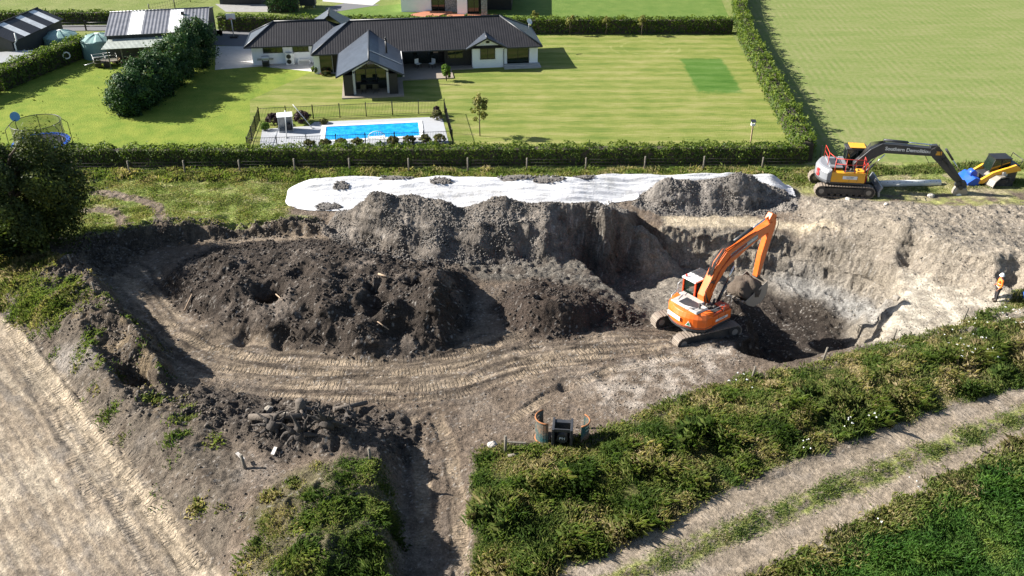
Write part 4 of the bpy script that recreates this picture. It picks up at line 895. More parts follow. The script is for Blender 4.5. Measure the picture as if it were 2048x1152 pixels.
for sx_ in (-.2,.2): MB().cyl((sx_-.03,.3,.1),(sx_+.03,.3,.1),.1,n=12).build('wheel','rubber',o)
paint('log_wood', (.42, .30, .20), .9, dirt=.4); x, y = P(262,126); o = empty('firewood_pile', (x,y,0), .1, 'stack of split firewood at the back of the lean-to', 'firewood')
q = MB()
for k in range(70):
    zz = random.uniform(.08,.7); xx = random.uniform(-1.8,1.8)*(1-zz*.4); a_ = random.uniform(-.5,.5); yy = random.uniform(-.35,.35)
    q.cyl((xx-.18*math.sin(a_),yy-.2,zz),(xx+.18*math.sin(a_),yy+.2,zz+random.uniform(-.05,.05)),random.uniform(.05,.1),n=6,smooth=False)
tag(q.build('logs','log_wood',o),kind='stuff')
x, y = P(138,131,0); o = empty('hose_reel', (x,y,0), .4, 'white round hose reel on a stake in front of the diagonal hedge', 'hose reel')
MB().tube([(.32*math.cos(a), -.1, 1.05+.32*math.sin(a)) for a in np.linspace(0,2*math.pi,16,False)],.07,6,True).build('reel','plastic_white',o); MB().cyl((0,0,0),(0,0,1.3),.03).build('stake','black_metal',o)
# ------------------------------------------------------------------ second house at the top edge
o2 = P(803,24); h2 = empty('house', (o2[0],o2[1],0), R(-2), 'white house with stone chimney panel and red terrace at the top edge', 'house')
MB().box(0,3.7,0,6,0,2.7).build('white_wall','white_wall',h2); MB().box(7.0,8.2,-1.2,6,0,2.7).build('white_wall','white_wall',h2); MB().box(5.4,7.0,.1,6,0,2.9).build('stone_panel','brick_stone',h2)
MB().box(3.7,5.4,.4,6,0,2.7).build('glass_door','glass',h2); MB().box(8.2,9.6,-.6,6,0,2.7).build('glass_door','glass',h2); MB().box(9.6,13.5,1.5,8,0,2.7).build('dark_wall','dark_clad',h2)
q = MB(); q.slab([(-.5,-.7,2.75),(14,-.7,2.75),(10,4,4.8),(3,4,4.8)],.08); q.slab([(-.5,8.7,2.75),(14,8.7,2.75),(10,4,4.8),(3,4,4.8)],.08); q.slab([(-.5,-.7,2.75),(-.5,8.7,2.75),(3,4,4.8)],.08); q.slab([(14,-.7,2.75),(14,8.7,2.75),(10,4,4.8)],.08); q.build('roof','roof_dark_across',h2)
q = MB()
for x in (3.72,4.5,5.3,8.25,9.0,9.55): q.box(x,x+.07,-.65 if x>8 else .33,-.6 if x>8 else .39,.05,2.6)
q.build('door_frame','black_metal',h2); MB().box(10.0,10.7,-2.4,-1.8,0,2.6).build('stone_pillar','brick_stone',h2)
MB().add([(1.6,-1.6,.2),(4.9,-2.4,.2),(6.2,-.3,.2),(3.3,0,.2),(1.2,-1.8,.0),(4.9,-2.8,.0),(6.4,-.2,.0),(3.2,.0,0)],[(0,1,2,3),(4,5,1,0),(5,6,2,1),(6,7,3,2),(7,4,0,3)]).build('terrace','deck_red',h2)
MB().add([(5.2,-2.9,.1),(12,-3.6,.1),(12,-1.2,.1),(6.3,-.6,.1)],[(0,1,2,3)]).build('lower_terrace','deck_red',h2)
# dark garage, box hedge block and grey bin at the top
x, y = P(440,9); g = empty('garage', (x,y,0), 0, 'black garage wall at the top edge beside the clipped hedge block', 'garage')
MB().box(0,5.3,0,6,0,2.6).build('wall','dark_clad_grey',g); MB().box(-.2,5.5,-.2,6.2,2.6,2.75).build('roof','roof_dark_across',g)
q = MB()
for k in range(4): q.box(.4+1.2*k,1.5+1.2*k,-.04,-.01,.1,2.3)
q.build('door_panel','dark_clad',g)
x, y = P(617,13); g = empty('fertiliser_bin', (x,y,0), .05, 'grey steel bin on feet beside the clipped hedge block', 'bin')
MB().box(-.95,.95,-.7,.7,.25,2.0,1.05).build('tub','dark_clad_grey',g,.04)
for sx_ in (-.8,.8):
    for sy_ in (-.6,.6): MB().box(sx_-.06,sx_+.06,sy_-.06,sy_+.06,0,.25).build('leg','galv',g)
# marker post on the lawn
x, y = P(1501,286); o = empty('nest_box', (x,y,0), 0, 'small pale bird table on a post near the right hand corner of the lawn', 'bird table')
MB().box(-.05,.05,-.05,.05,0,1.5).build('post','log_wood',o); MB().box(-.16,.16,-.14,.14,1.5,1.62).build('tray','plastic_white',o); MB().slab([(-.2,-.2,1.85),(.2,-.2,1.85),(.2,.2,1.95),(-.2,.2,1.95)],.03).build('roof','fascia',o); q = MB()
for sx_ in (-.14,.14): q.box(sx_-.015,sx_+.015,-.1,.1,1.62,1.86)
q.build('stay','plastic_white',o)
# fences with wires
fz = lambda x, y: height(x, y)
polyfence('wire_fence', 'post and wire fence along the near side of the front hedge', [P(150,352),P(700,345),P(1640,341)], 4.3, 1.05, .065, (.25,.5,.75,1.0), matp='wood_post', zf=fz, wire=True, wr=.006)
polyfence('wire_fence', 'post and wire fence along the field side of the right hand hedge', [P(1640,318),P(1492,68),P(1462,0),(33.6,140)], 4.0, 1.05, .06, (.3,.7,1.0), matp='wood_post', wire=True, wr=.006)
polyfence('rail_fence', 'dark rail fence beside the road behind the water tanks', [P(105,62),P(240,60)], 4.0, 1.0, .07, (.45,.9), matp='black_metal', wr=.05)
polyfence('wire_fence', 'wire netting fence between the far paddock and the garage drive', [P(300,27),P(350,16),P(410,-8)], 4.0, 1.1, .06, (.3,.6,1.0), matp='black_metal', pick=.35, wire=True, wr=.012)
# ------------------------------------------------------------------ leaves, hedges, trees
def leafmesh(name, pos, nor, size, v, mat, parent=None, aspect=.5, jit=.6):
    """one small kite shaped leaf at each point, tilted off the given normal"""
    n = len(pos); nor = nor + rng.normal(0, jit, (n, 3)); nor /= np.linalg.norm(nor, axis=1)[:, None] + 1e-9
    a = rng.normal(0, 1, (n, 3)); u = a - nor * (a * nor).sum(1)[:, None]; u /= np.linalg.norm(u, axis=1)[:, None] + 1e-9
    w_ = np.cross(nor, u); s = (size * rng.uniform(.6, 1.3, n))[:, None]
    co = np.stack([pos - u*s, pos + w_*s*aspect + nor*s*.15, pos + u*s, pos - w_*s*aspect + nor*s*.15], 1).reshape(-1, 3)
    me = npmesh(name, co, np.arange(4*n), np.arange(n)*4)
    at = me.attributes.new('v', 'FLOAT', 'POINT'); at.data.foreach_set('value', np.repeat(np.clip(v, 0, 1), 4).astype(np.float32))
    return link(name, me, [mat], parent)
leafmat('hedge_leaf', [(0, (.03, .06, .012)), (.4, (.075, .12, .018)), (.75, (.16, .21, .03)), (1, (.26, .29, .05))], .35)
leafmat('conifer_leaf', [(0, (.012, .035, .014)), (.45, (.035, .085, .024)), (.8, (.085, .15, .035)), (1, (.16, .16, .03))], .15)
leafmat('dark_leaf', [(0, (.02, .035, .010)), (.4, (.04, .06, .015)), (.7, (.08, .10, .02)), (1, (.20, .21, .04))], .25)
leafmat('young_leaf', [(0, (.10, .12, .03)), (.5, (.20, .20, .05)), (1, (.34, .28, .10))], .3)
leafmat('purple_leaf', [(0, (.03, .015, .02)), (.6, (.07, .04, .045)), (1, (.13, .09, .08))], .2)
leafmat('grassy_leaf', [(0, (.06, .06, .02)), (.5, (.16, .16, .05)), (.8, (.26, .22, .09)), (1, (.30, .20, .10))], .25)
leafmat('lime_leaf', [(0, (.07, .13, .015)), (.5, (.14, .24, .03)), (1, (.22, .32, .05))], .3)
leafmat('red_leaf', [(0, (.03, .05, .01)), (.6, (.07, .09, .02)), (.75, (.25, .02, .03)), (1, (.35, .04, .05))], .2)
paint('twigs', (.055, .045, .03), .95, dirt=.3)
def hedge(name, label, pl, wd, h_, n_per_m=430, leaf=.11, seed=1, mat='hedge_leaf', zf=None, bumps=.28, cat='hedge', spiky=1.0):
    r_ = np.random.default_rng(seed); o = empty(name, (pl[0][0], pl[0][1], 0), 0, label, cat)
    P_, N_, V_ = [], [], []; core = MB(); acc = 0
    for a, c_ in zip(pl[:-1], pl[1:]):
        a = np.array(a); c_ = np.array(c_); L = np.hypot(*(c_-a)); d = (c_-a)/L; nn = np.array([-d[1], d[0]]); n = int(L*n_per_m)
        t_ = r_.uniform(0, L, n); g = r_.uniform(0, 1, n)
        ph = r_.uniform(0, 1, n)                      # round the section: up one side, over the top, down the other
        hh = h_*(1 + bumps*.7*perlin((t_+acc)*.75, t_*0+seed, seed) + bumps*.35*perlin((t_+acc)*2.3, t_*0+seed, seed+1)); ww = wd*(1 + bumps*perlin((t_+acc)*1.0, t_*0+seed+9, seed+2))
        side = np.where(ph < .36, -1, np.where(ph > .64, 1, 0)); zz = np.where(side == 0, hh, r_.uniform(.03, 1, n)**.8*hh)
        off = np.where(side == 0, r_.uniform(-.5, .5, n)*ww, side*.5*ww*(1-.18*(zz/hh)**3)); dep = r_.exponential(.09, n)*np.where(g < .8, 1, 2.5)
        lump_ = .16*fbm((t_+acc)*1.6, zz*1.6+off*1.3, seed+5, 2)
        zz = zz + np.where(side == 0, lump_ - dep + (r_.uniform(0, 1, n) < .10)*r_.uniform(0, .22, n)*spiky, 0); off = off + np.where(side == 0, 0, side*(lump_ - dep))
        zz = np.maximum(zz, .03)
        q = a[None] + d[None]*t_[:, None] + nn[None]*off[:, None]; nv = np.where((side == 0)[:, None], np.array([[0, 0, 1.]]), np.concatenate([nn[None]*side[:, None], np.full((n, 1), .25)], 1))
        P_.append(np.concatenate([q - np.array(pl[0]), zz[:, None]], 1)); N_.append(nv)
        V_.append(.42 + .55*fbm((t_+acc)*.9, zz*2+off*2, seed+7, 3) + r_.normal(0, .16, n) + .22*(zz/h_ - .6)); acc += L  # leaf colour lightens towards the top, painting in sunlit leaves
        for k in range(max(1, int(L/.6))):           # woody inside of the hedge
            k0 = k*.6; k1 = min(L, k0+.62); m0 = a + d*k0 - np.array(pl[0]); m1 = a + d*k1 - np.array(pl[0]); s_ = nn*wd*.33; hz = h_*.84
            core.add([(*(m0-s_), 0), (*(m0+s_), 0), (*(m1+s_), 0), (*(m1-s_), 0), (*(m0-s_*.8), hz), (*(m0+s_*.8), hz), (*(m1+s_*.8), hz), (*(m1-s_*.8), hz)], [(0,3,2,1),(4,5,6,7),(0,1,5,4),(1,2,6,5),(2,3,7,6),(3,0,4,7)])
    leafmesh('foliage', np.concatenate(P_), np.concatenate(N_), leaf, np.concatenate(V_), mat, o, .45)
    core.build('branches', 'twigs', o); return o
hedge('hedge', 'long clipped hedge behind the wire fence, between the lawn and the dig', [(P(-300,335)[0], 65.55), (-20, 65.5), (22.8, 66.1)], 1.3, 1.5, 520, .10, 3, bumps=.5, spiky=1.6)
hedge('hedge', 'clipped hedge running away along the right side of the lawn beside the open field', [(22.9, 66.2), (24.2, 82), (25.7, 100), (27.2, 110), (29.5, 122), (33, 140)], 1.5, 1.75, 360, .13, 4, bumps=.85, spiky=1.8)
hedge('hedge', 'straight dark hedge along the far end of the lawn, with three young trees before it', [P(440,60), P(700,64), P(1062,66), P(1466,66)], 1.2, 1.75, 260, .14, 5, bumps=.3)
hedge('hedge', 'dark hedge between the far paddock and the road, behind the water tanks', [P(-200,47), P(100,46), P(232,45)], 1.2, 1.4, 220, .14, 6)
hedge('hedge', 'tall diagonal hedge between the blue barn and the left hand lawn', [P(-150,240), P(0,182), P(90,143), P(178,108)], 1.7, 2.1, 420, .13, 7, bumps=.4)
hedge('hedge', 'tall clipped dark hedge block beside the garage at the top edge', [P(538,22), P(600,20)], 3.0, 3.0, 900, .13, 8, 'conifer_leaf', bumps=.05, spiky=0)
# crowns
def blob_points(r_, n, cx, rad, kk, seed, flat=1.0, spike=0.0, low=False):
    """leaf clumps spread through an uneven crown: kk clumps, n leaves"""
    cl = r_.normal(0, 1, (kk, 3)); cl /= np.linalg.norm(cl, axis=1)[:, None]; cl[:, 2] = cl[:, 2] if low else np.where(cl[:, 2] < -.55, -cl[:, 2], cl[:, 2])
    rr = r_.uniform(.45, 1.0, kk)**.6; cc = cl*rr[:, None]*np.array(rad)[None]*.82; cr = r_.uniform(.18, .34, kk)*min(rad)
    w_ = cr**2; pick = r_.choice(kk, n, p=w_/w_.sum()); dv = r_.normal(0, 1, (n, 3)); dv /= np.linalg.norm(dv, axis=1)[:, None]
    p = cc[pick] + dv*(cr[pick]*r_.uniform(.5, 1.05, n)**.5)[:, None]*np.array([1, 1, flat]); 
    if spike: p += cl[pick]*(r_.exponential(spike, n))[:, None]
    v = .35 + .36*(r_.uniform(-1, 1, kk))[pick] + r_.normal(0, .15, n)
    return p + np.array(cx)[None], dv + cl[pick]*.6, v
def limbs(mb, base, top, r0, nl, rad, seed):
    rr = random.Random(seed); b = Vector(base); t_ = Vector(top)
    mid_ = (b+t_)/2 + Vector((rr.uniform(-.1,.1), rr.uniform(-.1,.1), 0)); mb.tube([b, mid_, t_], [r0, r0*.75, r0*.35], 8)
    for k in range(nl):
        f_ = rr.uniform(.35, .9); s_ = b.lerp(t_, f_); a = 2*math.pi*k/nl + rr.uniform(-.4, .4)
        e = s_ + Vector((math.cos(a)*rad*rr.uniform(.5,.8), math.sin(a)*rad*rr.uniform(.5,.8), rad*rr.uniform(.2,.6)))
        mb.tube([s_, s_.lerp(e, .5)+Vector((0,0,.08*rad)), e], [r0*.4, r0*.25, r0*.08], 6)
def tree(name, label, x, y, z, h_, rad, trunk, n, leaf, mat, seed, group=None, kk=60, cz=None, tr_r=.12, spike=0, cat='tree', asp=.45, low=False):
    r_ = np.random.default_rng(seed); o = empty(name, (x, y, z), 0, label, cat, group); mb = MB(); limbs(mb, (0,0,-.1), (0,0,h_*.8), tr_r, 7, rad[0], seed); mb.build('trunk', 'bark', o)
    p, nn, v = blob_points(r_, n, (0,0,cz if cz else h_-rad[2]), rad, kk, seed, spike=spike, low=low); p[:, 2] = np.maximum(p[:, 2], .05)
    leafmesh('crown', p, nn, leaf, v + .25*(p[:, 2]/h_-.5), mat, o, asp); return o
# the conifer row
cs = [(262,226,3.9,1.75),(292,210,4.2,1.8),(320,192,4.3,1.8),(345,172,4.5,1.9),(372,150,4.8,1.9),(400,132,5.1,2.0)]
names = ['nearest, by the bare earth patch','second from the near end','third from the near end','fourth from the near end, with yellowing top','fifth from the near end','farthest, beside the driveway']
for k, (px, py, h_, rd) in enumerate(cs):
    x, y = P(px, py)
    o = tree('conifer_tree', 'dark green conifer in the diagonal row, '+names[k], x, y, 0, h_, (rd, rd, h_*.55), 0, 17000, .12, 'conifer_leaf', 20+k, 'conifers in the diagonal row', 110, h_*.46, .16, .16, low=True)
x, y, z = *P(60, 498, .2), .2
tree('broadleaf_tree', 'large dark broadleaf tree at the left edge beside the ragged turf bank', x, y, z, 8.0, (4.2, 3.8, 3.8), 0, 80000, .11, 'dark_leaf', 31, None, 75, 3.7, .32, .34, low=True)
x, y = P(960, 272); tree('young_tree', 'tall thin young tree with yellow green leaves on the lawn beside the pool', x, y, 0, 3.9, (.75, .75, 1.75), 0, 1500, .10, 'young_leaf', 41, None, 34, 2.2, .05)
for k, (px, py, lb) in enumerate([(1140,70,'thin young tree before the far hedge, nearest to the house'),(1211,70,'thin young tree before the far hedge, middle one of three'),(1283,71,'thin young tree before the far hedge, farthest right of three'),(1068,62,'thin young tree just behind the right end of the house roof')]):
    x, y = P(px, py); tree('young_tree', lb, x, y, 0, 2.3, (.6, .6, .8), 0, 420, .11, 'young_leaf', 45+k, 'young trees before the far hedge', 16, 1.5, .04)
def shrub(name, label, x, y, r_, h_, n, mat, seed, leaf=.09, cat='shrub', group=None, z=0, asp=.45):
    g = np.random.default_rng(seed); o = empty(name, (x, y, z), 0, label, cat, group)
    mb = MB()
    for k in range(7):
        a = k*.9; mb.tube([(0,0,0), (math.cos(a)*r_*.4, math.sin(a)*r_*.4, h_*.7)], [.03, .01], 5)
    mb.build('stem', 'bark', o)
    p, nn, v = blob_points(g, n, (0,0,h_*.5), (r_, r_, h_*.55), 40, seed); p[:, 2] = np.maximum(p[:, 2], .03); leafmesh('foliage', p, nn, leaf, v, mat, o, asp); return o
def hsr(x, y): return HW(x, y)
for lb, x, y, r_, h_, m_, s_ in [('purple leaved shrub behind the pool cabinet on the left',3.6,-18.0,.75,1.0,'purple_leaf',60),('purple leaved shrub behind the pool cabinet on the right',6.0,-17.8,.85,1.1,'purple_leaf',61),
   ('round yellow green tussock to the left of the pool cabinet',3.0,-19.2,.4,.65,'lime_leaf',62),('low rusty tussock in the back bed of the pool',7.8,-18.2,.5,.4,'grassy_leaf',63),
   ('round golden tussock in the back right corner of the pool fence',17.5,-18.6,.6,.8,'grassy_leaf',64),('small purple shrub in the back right corner of the pool fence',17.6,-17.6,.4,.85,'purple_leaf',65)]:
    shrub('shrub', lb, *hsr(x, y), r_, h_, 2600, m_, s_, .08)
posn = ['at the left end of the front pool bed','second from the left in the front pool bed','third from the left in the front pool bed','fourth from the left, just left of the arched bench','just right of the arched bench','sixth from the left in the front pool bed','seventh from the left in the front pool bed','at the right end of the front pool bed']
for k, x in enumerate([6.9,8.2,9.4,10.7,13.6,14.9,16.2,17.4]): shrub('ornamental_grass', 'tufted ornamental grass '+posn[k], *hsr(x, -23.55-.02*x), .62, .62, 2400, 'grassy_leaf', 70+k, .10, 'ornamental grass', 'grasses in the front pool bed', 0, .16)
shrub('shrub', 'bright green columnar shrub at the corner of the shaded patio', *P(893,162), .5, 1.7, 3200, 'lime_leaf', 80, .09)
shrub('shrub', 'low green shrub with red flowers at the foot of the left room', *P(652,151), .6, .45, 1800, 'red_leaf', 81, .07); shrub('shrub', 'small green shrub beside the garage wing corner', *P(632,146), .5, .7, 1600, 'hedge_leaf', 82, .08)
shrub('shrub', 'rounded shrub on the red terrace of the house at the top', *P(872,18), .9, .9, 1400, 'hedge_leaf', 83, .1)
# grey stones beside the gable wing
# ------------------------------------------------------------------ rough grass
leafmat('blade', [(0, (.04, .07, .018)), (.28, (.08, .13, .032)), (.5, (.155, .195, .052)), (.68, (.19, .195, .07)), (.82, (.36, .29, .15)), (1, (.46, .37, .24))], .35, .55)
leafmat('blade_lush', [(0, (.03, .085, .018)), (.4, (.075, .165, .035)), (.75, (.145, .235, .055)), (1, (.23, .28, .07))], .35, .5)
def grass(name, label, mask_pts, n_tuft, per, hgt, lean, mat, vfun, seed, width=.016, spread=.16, kind='stuff', hz=None):
    """tussocks of bent blades scattered where the mask function is high"""
    r_ = np.random.default_rng(seed); x, y = mask_pts(r_, n_tuft); n0 = len(x)
    hs_ = hgt*(.55 + .55*np.clip(.5+1.3*fbm(x*.45, y*.45, seed+3, 3), 0, 1.2))*r_.uniform(.7, 1.25, n0)
    if hz is not None: hs_ = hs_*hz(x, y)
    va = vfun(x, y) + r_.normal(0, .07, n0); la = 2*math.pi*perlin(x*.35, y*.35, seed+8)*1.2 + r_.normal(0, .8, n0) - .3
    X = np.repeat(x, per) + r_.normal(0, spread, n0*per)*1.0; Y = np.repeat(y, per) + r_.normal(0, spread, n0*per)
    Hh = np.repeat(hs_, per)*r_.uniform(.55, 1.2, n0*per); A = r_.uniform(0, 2*math.pi, n0*per); LA = np.repeat(la, per); n = len(X)
    dx = np.cos(A)*.55 + np.cos(LA)*lean; dy = np.sin(A)*.55 + np.sin(LA)*lean; L = np.hypot(dx, dy)+1e-6; bend = Hh*(.25+.75*r_.uniform(0, 1, n))*np.minimum(L, 1.3); dx /= L; dy /= L
    Zg = heights(X, Y) - .03; w_ = width*r_.uniform(.6, 1.4, n); px_, py_ = -dy*w_, dx*w_
    b = np.stack([X, Y, Zg], 1); pv = np.stack([px_, py_, 0*px_], 1); m1 = b + np.stack([dx*bend*.3, dy*bend*.3, Hh*.6], 1); tp = b + np.stack([dx*bend, dy*bend, Hh*(.95-.3*bend/Hh)], 1)
    co = np.stack([b-pv, b+pv, m1+pv*.8, tp, m1-pv*.8], 1).reshape(-1, 3)
    me = npmesh(name, co, np.arange(5*n), np.arange(n)*5)
    v = np.repeat(va, per) + r_.normal(0, .09, n); at = me.attributes.new('v', 'FLOAT', 'POINT'); at.data.foreach_set('value', np.repeat(np.clip(v, 0, 1), 5).astype(np.float32))
    return tag(link(name, me, [mat]), label, None, None, kind)
def zonepick(zn, thr=.4, extra=None):
    def f(r_, n):
        m_ = np.clip(Z[zn] if isinstance(zn, str) else zn, 0, 1)
        if extra is not None: m_ = m_*extra
        m_ = m_*inside_v; m_ = np.where(m_ > thr, m_, m_*.15)*np.clip(.75 + 1.6*fbm(XX*.9, YY*.9, 611, 3), .06, 2); c_ = np.cumsum(m_.ravel()); k = np.searchsorted(c_, r_.uniform(0, c_[-1], n)); k = np.minimum(k, nx*ny-1)
        return XX.ravel()[k] + r_.uniform(-GS/2, GS/2, n), YY.ravel()[k] + r_.uniform(-GS/2, GS/2, n)
    return f
inside_v = (np.abs(XX) < YY*.62 + 6).astype(float)*(YY > 21)
NE = [tuple(q) for q in wpoly([(940,912),(1060,902),(1175,886),(1245,855),(1300,828),(1420,780),(1500,758),(1640,733),(1800,688),(1925,656),(2060,600)])]
def vweed(x, y):
    a = .51 + .85*fbm(x*.5, y*.5, 201, 3) + .35*fbm(x*1.7, y*1.7, 205, 2)
    return a + .10*sstep(8, 22, x)
grass('tall_grass', None, zonepick('weed'), 18000, 20, .42, .42, 'blade', vweed, 301, .0125, .15, hz=lambda x, y: (.45 + 1.1*sstep(-.25, .45, fbm(x*.6, y*.6, 311, 3)))*(.5 + .5*sstep(.2, 2.2, np.abs(pathinfo(NE, X=x, Y=y)[0]))))
grass('tall_grass', None, zonepick('lush'), 7000, 20, .36, .4, 'blade_lush', lambda x, y: .5+.8*fbm(x*.5, y*.5, 211, 3), 302, .0125, .15)
edgeL = np.clip(sstep(1.1, .2, np.abs(pathinfo([P(1440,1240),P(1600,1148),P(1740,1070),P(1890,990),P(2140,865)])[0])), 0, 1)
grass('dry_grass', None, zonepick(edgeL, .2), 1500, 14, .38, .5, 'blade', lambda x, y: .62+.4*fbm(x*.6, y*.6, 215, 3), 303, .015, .16)
grass('tall_grass', None, zonepick(Z['mound']*sstep(-.3, .25, fbm(XX*1.1, YY*1.1, 225, 3) - .08 + .35*sstep(29, 25, YY) + .12*(XX+8)), .3), 2000, 20, .24, .6, 'blade', lambda x, y: .57+.7*fbm(x*.6, y*.6, 221, 3) - .28*sstep(-9.5, -6, x), 304, .0125, .15, hz=lambda x, y: .5 + .9*sstep(-.2, .4, fbm(x*.7, y*.7, 227, 3)))
stripN = sstep(1.3, .5, np.abs(YY - 63.5 + .3*fbm(XX*.4, YY*.4, 3)))*(XX < 24)
grass('verge_grass', None, zonepick(stripN, .1), 7000, 9, .38, .4, 'blade', lambda x, y: .58+.5*fbm(x*.6, y*.6, 231, 3), 305, .022, .2)
pad = Z['grassN']*(1-Z['scar'])*(YY < 62.6)
grass('paddock_grass', None, zonepick(pad, .4), 15000, 8, .13, .5, 'blade', lambda x, y: .62+.4*fbm(x*.6, y*.9, 241, 3), 306, .02, .25)
med = Z['trz']*sstep(.8, .2, np.abs(verge+.35*n2))
grass('median_grass', None, zonepick(med, .3), 2600, 10, .13, .4, 'blade', lambda x, y: .5+.4*fbm(x*.9, y*.9, 251, 3), 307, .014, .16)
bk = soft(wpoly([(-20,520),(60,560),(140,560),(200,600),(120,640),(60,650),(-20,620)]), .5, .6)
bk2 = np.clip(Z['bank'] - .1, 0, 1)*sstep(.15, .4, fbm(XX*.7, YY*.7, 263, 2))
grass('bank_grass', None, zonepick(np.clip(bk+bk2*.5, 0, 1), .25), 1900, 12, .24, .7, 'blade', lambda x, y: .58+.5*fbm(x*.7, y*.7, 261, 3), 308, .018, .18)
tb_ = soft(wpoly([(-100,480),(60,490),(110,520),(60,560),(-100,600)]), .5, .6)
grass('tall_grass', None, zonepick(tb_, .25), 1500, 12, .4, .6, 'blade', lambda x, y: .72+.4*fbm(x*.7, y*.7, 271, 3), 309, .02, .2)
edgeN = sstep(.55, .1, np.abs(pathinfo(wpoly([(960,905),(1060,902),(1175,886),(1245,855),(1300,828),(1420,780),(1500,758),(1640,733),(1800,688),(1925,656),(2048,600)]))[0]))
grass('tall_grass', None, zonepick(edgeN, .2), 1500, 11, .28, .5, 'blade', lambda x, y: .58+.4*fbm(x*.7, y*.7, 281, 3), 310, .015, .16)
rt = sstep(.9, .3, np.abs(pathinfo([tuple(hitH(*q)[:2]) for q in [(1640,345),(1800,342),(1960,335),(2100,330)]])[0]))
grass('verge_grass', None, zonepick(rt, .1), 1500, 10, .3, .4, 'blade', lambda x, y: .48+.4*fbm(x*.7, y*.7, 291, 3), 311, .02, .2)
# white wild flowers in the weeds
paint('petal', (.8, .8, .76), .7, dirt=0)
def flowers(name, spots, seed):
    r_ = random.Random(seed); mb = MB()
    for px, py, k in spots:
        for _ in range(k):
            q = hitH(px + r_.gauss(0, 14), py + r_.gauss(0, 9)); z_ = q.z + r_.uniform(.35, .65); s_ = r_.uniform(.018, .038)
            for j in range(3):
                a = r_.uniform(0, 6.28); c_ = Vector((q.x+math.cos(a)*s_, q.y+math.sin(a)*s_, z_)); mb.add([c_+Vector((-s_,0,0)), c_+Vector((0,-s_,.02)), c_+Vector((s_,0,0)), c_+Vector((0,s_,.03))], [(0,1,2,3)])
    return tag(mb.build(name, 'petal'), kind='stuff')
flowers('wild_flowers', [(1488,775,6),(1610,905,5),(1690,860,5),(1740,850,4),(1930,720,7),(1960,690,6),(2020,640,9),(2040,660,7),(1905,705,4),(1980,720,5),(1730,1048,2),(1830,985,3),(1940,655,5)], 5)
# ------------------------------------------------------------------ machines
paint('orange_paint', (.80, .135, .008), .42, dirt=.34, dirtc=(.45, .25, .12)); paint('orange_deep', (.55, .06, .012), .42, dirt=.35, dirtc=(.3, .18, .1)); paint('yellow_paint', (.80, .38, .02), .42, dirt=.35, dirtc=(.4, .3, .15))
paint('grey_paint', (.22, .23, .25), .45, dirt=.3); paint('charcoal_paint', (.035, .037, .042), .42, dirt=.3, dirtc=(.14, .12, .1)); paint('red_rail', (.62, .045, .03), .45, dirt=.1)
paint('track_steel', (.23, .19, .155), .75, .2, dirt=.7, dirtc=(.34, .28, .215)); paint('dark_steel', (.05, .047, .045), .6, .3, dirt=.6, dirtc=(.18, .15, .12)); paint('hood_pale', (.55, .52, .48), .5, dirt=.5)
paint('chrome', (.75, .76, .78), .15, 1, dirt=.05); paint('hose', (.015, .015, .016), .5, dirt=.3); paint('blue_paint', (.01, .09, .50), .38, dirt=.2); paint('board_blue', (.12, .32, .55), .5, dirt=.1); paint('rust', (.34, .135, .05), .85, dirt=.5, dirtc=(.16, .07, .04), bscale=.02)
paint('teal_paint', (.015, .07, .075), .5, dirt=.45, dirtc=(.25, .12, .06)); paint('rusty_teal', (.02, .085, .09), .7, dirt=1.0, dirtc=(.36, .15, .06), bscale=.02); paint('bucket_steel', (.30, .27, .235), .6, .3, dirt=.6, dirtc=(.36, .30, .23)); paint('white_paint', (.80, .80, .78), .45, dirt=.12); paint('green_sign', (.02, .22, .10), .5, dirt=.05)
paint('red_sign', (.6, .03, .03), .5, dirt=.05); paint('lamp_red', (.55, .03, .02), .3, dirt=0)
def text(s, size, T, mat, parent, name='lettering', off=.0):
    """lettering standing 3 mm proud of the plate it is on; T carries x to the right of the reader, y up"""
    cu = bpy.data.curves.new('t', 'FONT'); cu.body = s; cu.size = size; cu.align_x = 'CENTER'; cu.align_y = 'CENTER'; cu.extrude = .002; cu.offset = off
    ob = bpy.data.objects.new('t', cu); me = bpy.data.meshes.new_from_object(ob); bpy.data.objects.remove(ob)
    me.transform(T); me.materials.clear(); o = link(name, me, [mat], parent); return o
def basis(o, x, y):
    x = Vector(x).normalized(); y = Vector(y); y = (y - x*y.dot(x)).normalized(); z = x.cross(y); m_ = Matrix((x, y, z)).transposed().to_4x4(); m_.translation = Vector(o); return m_
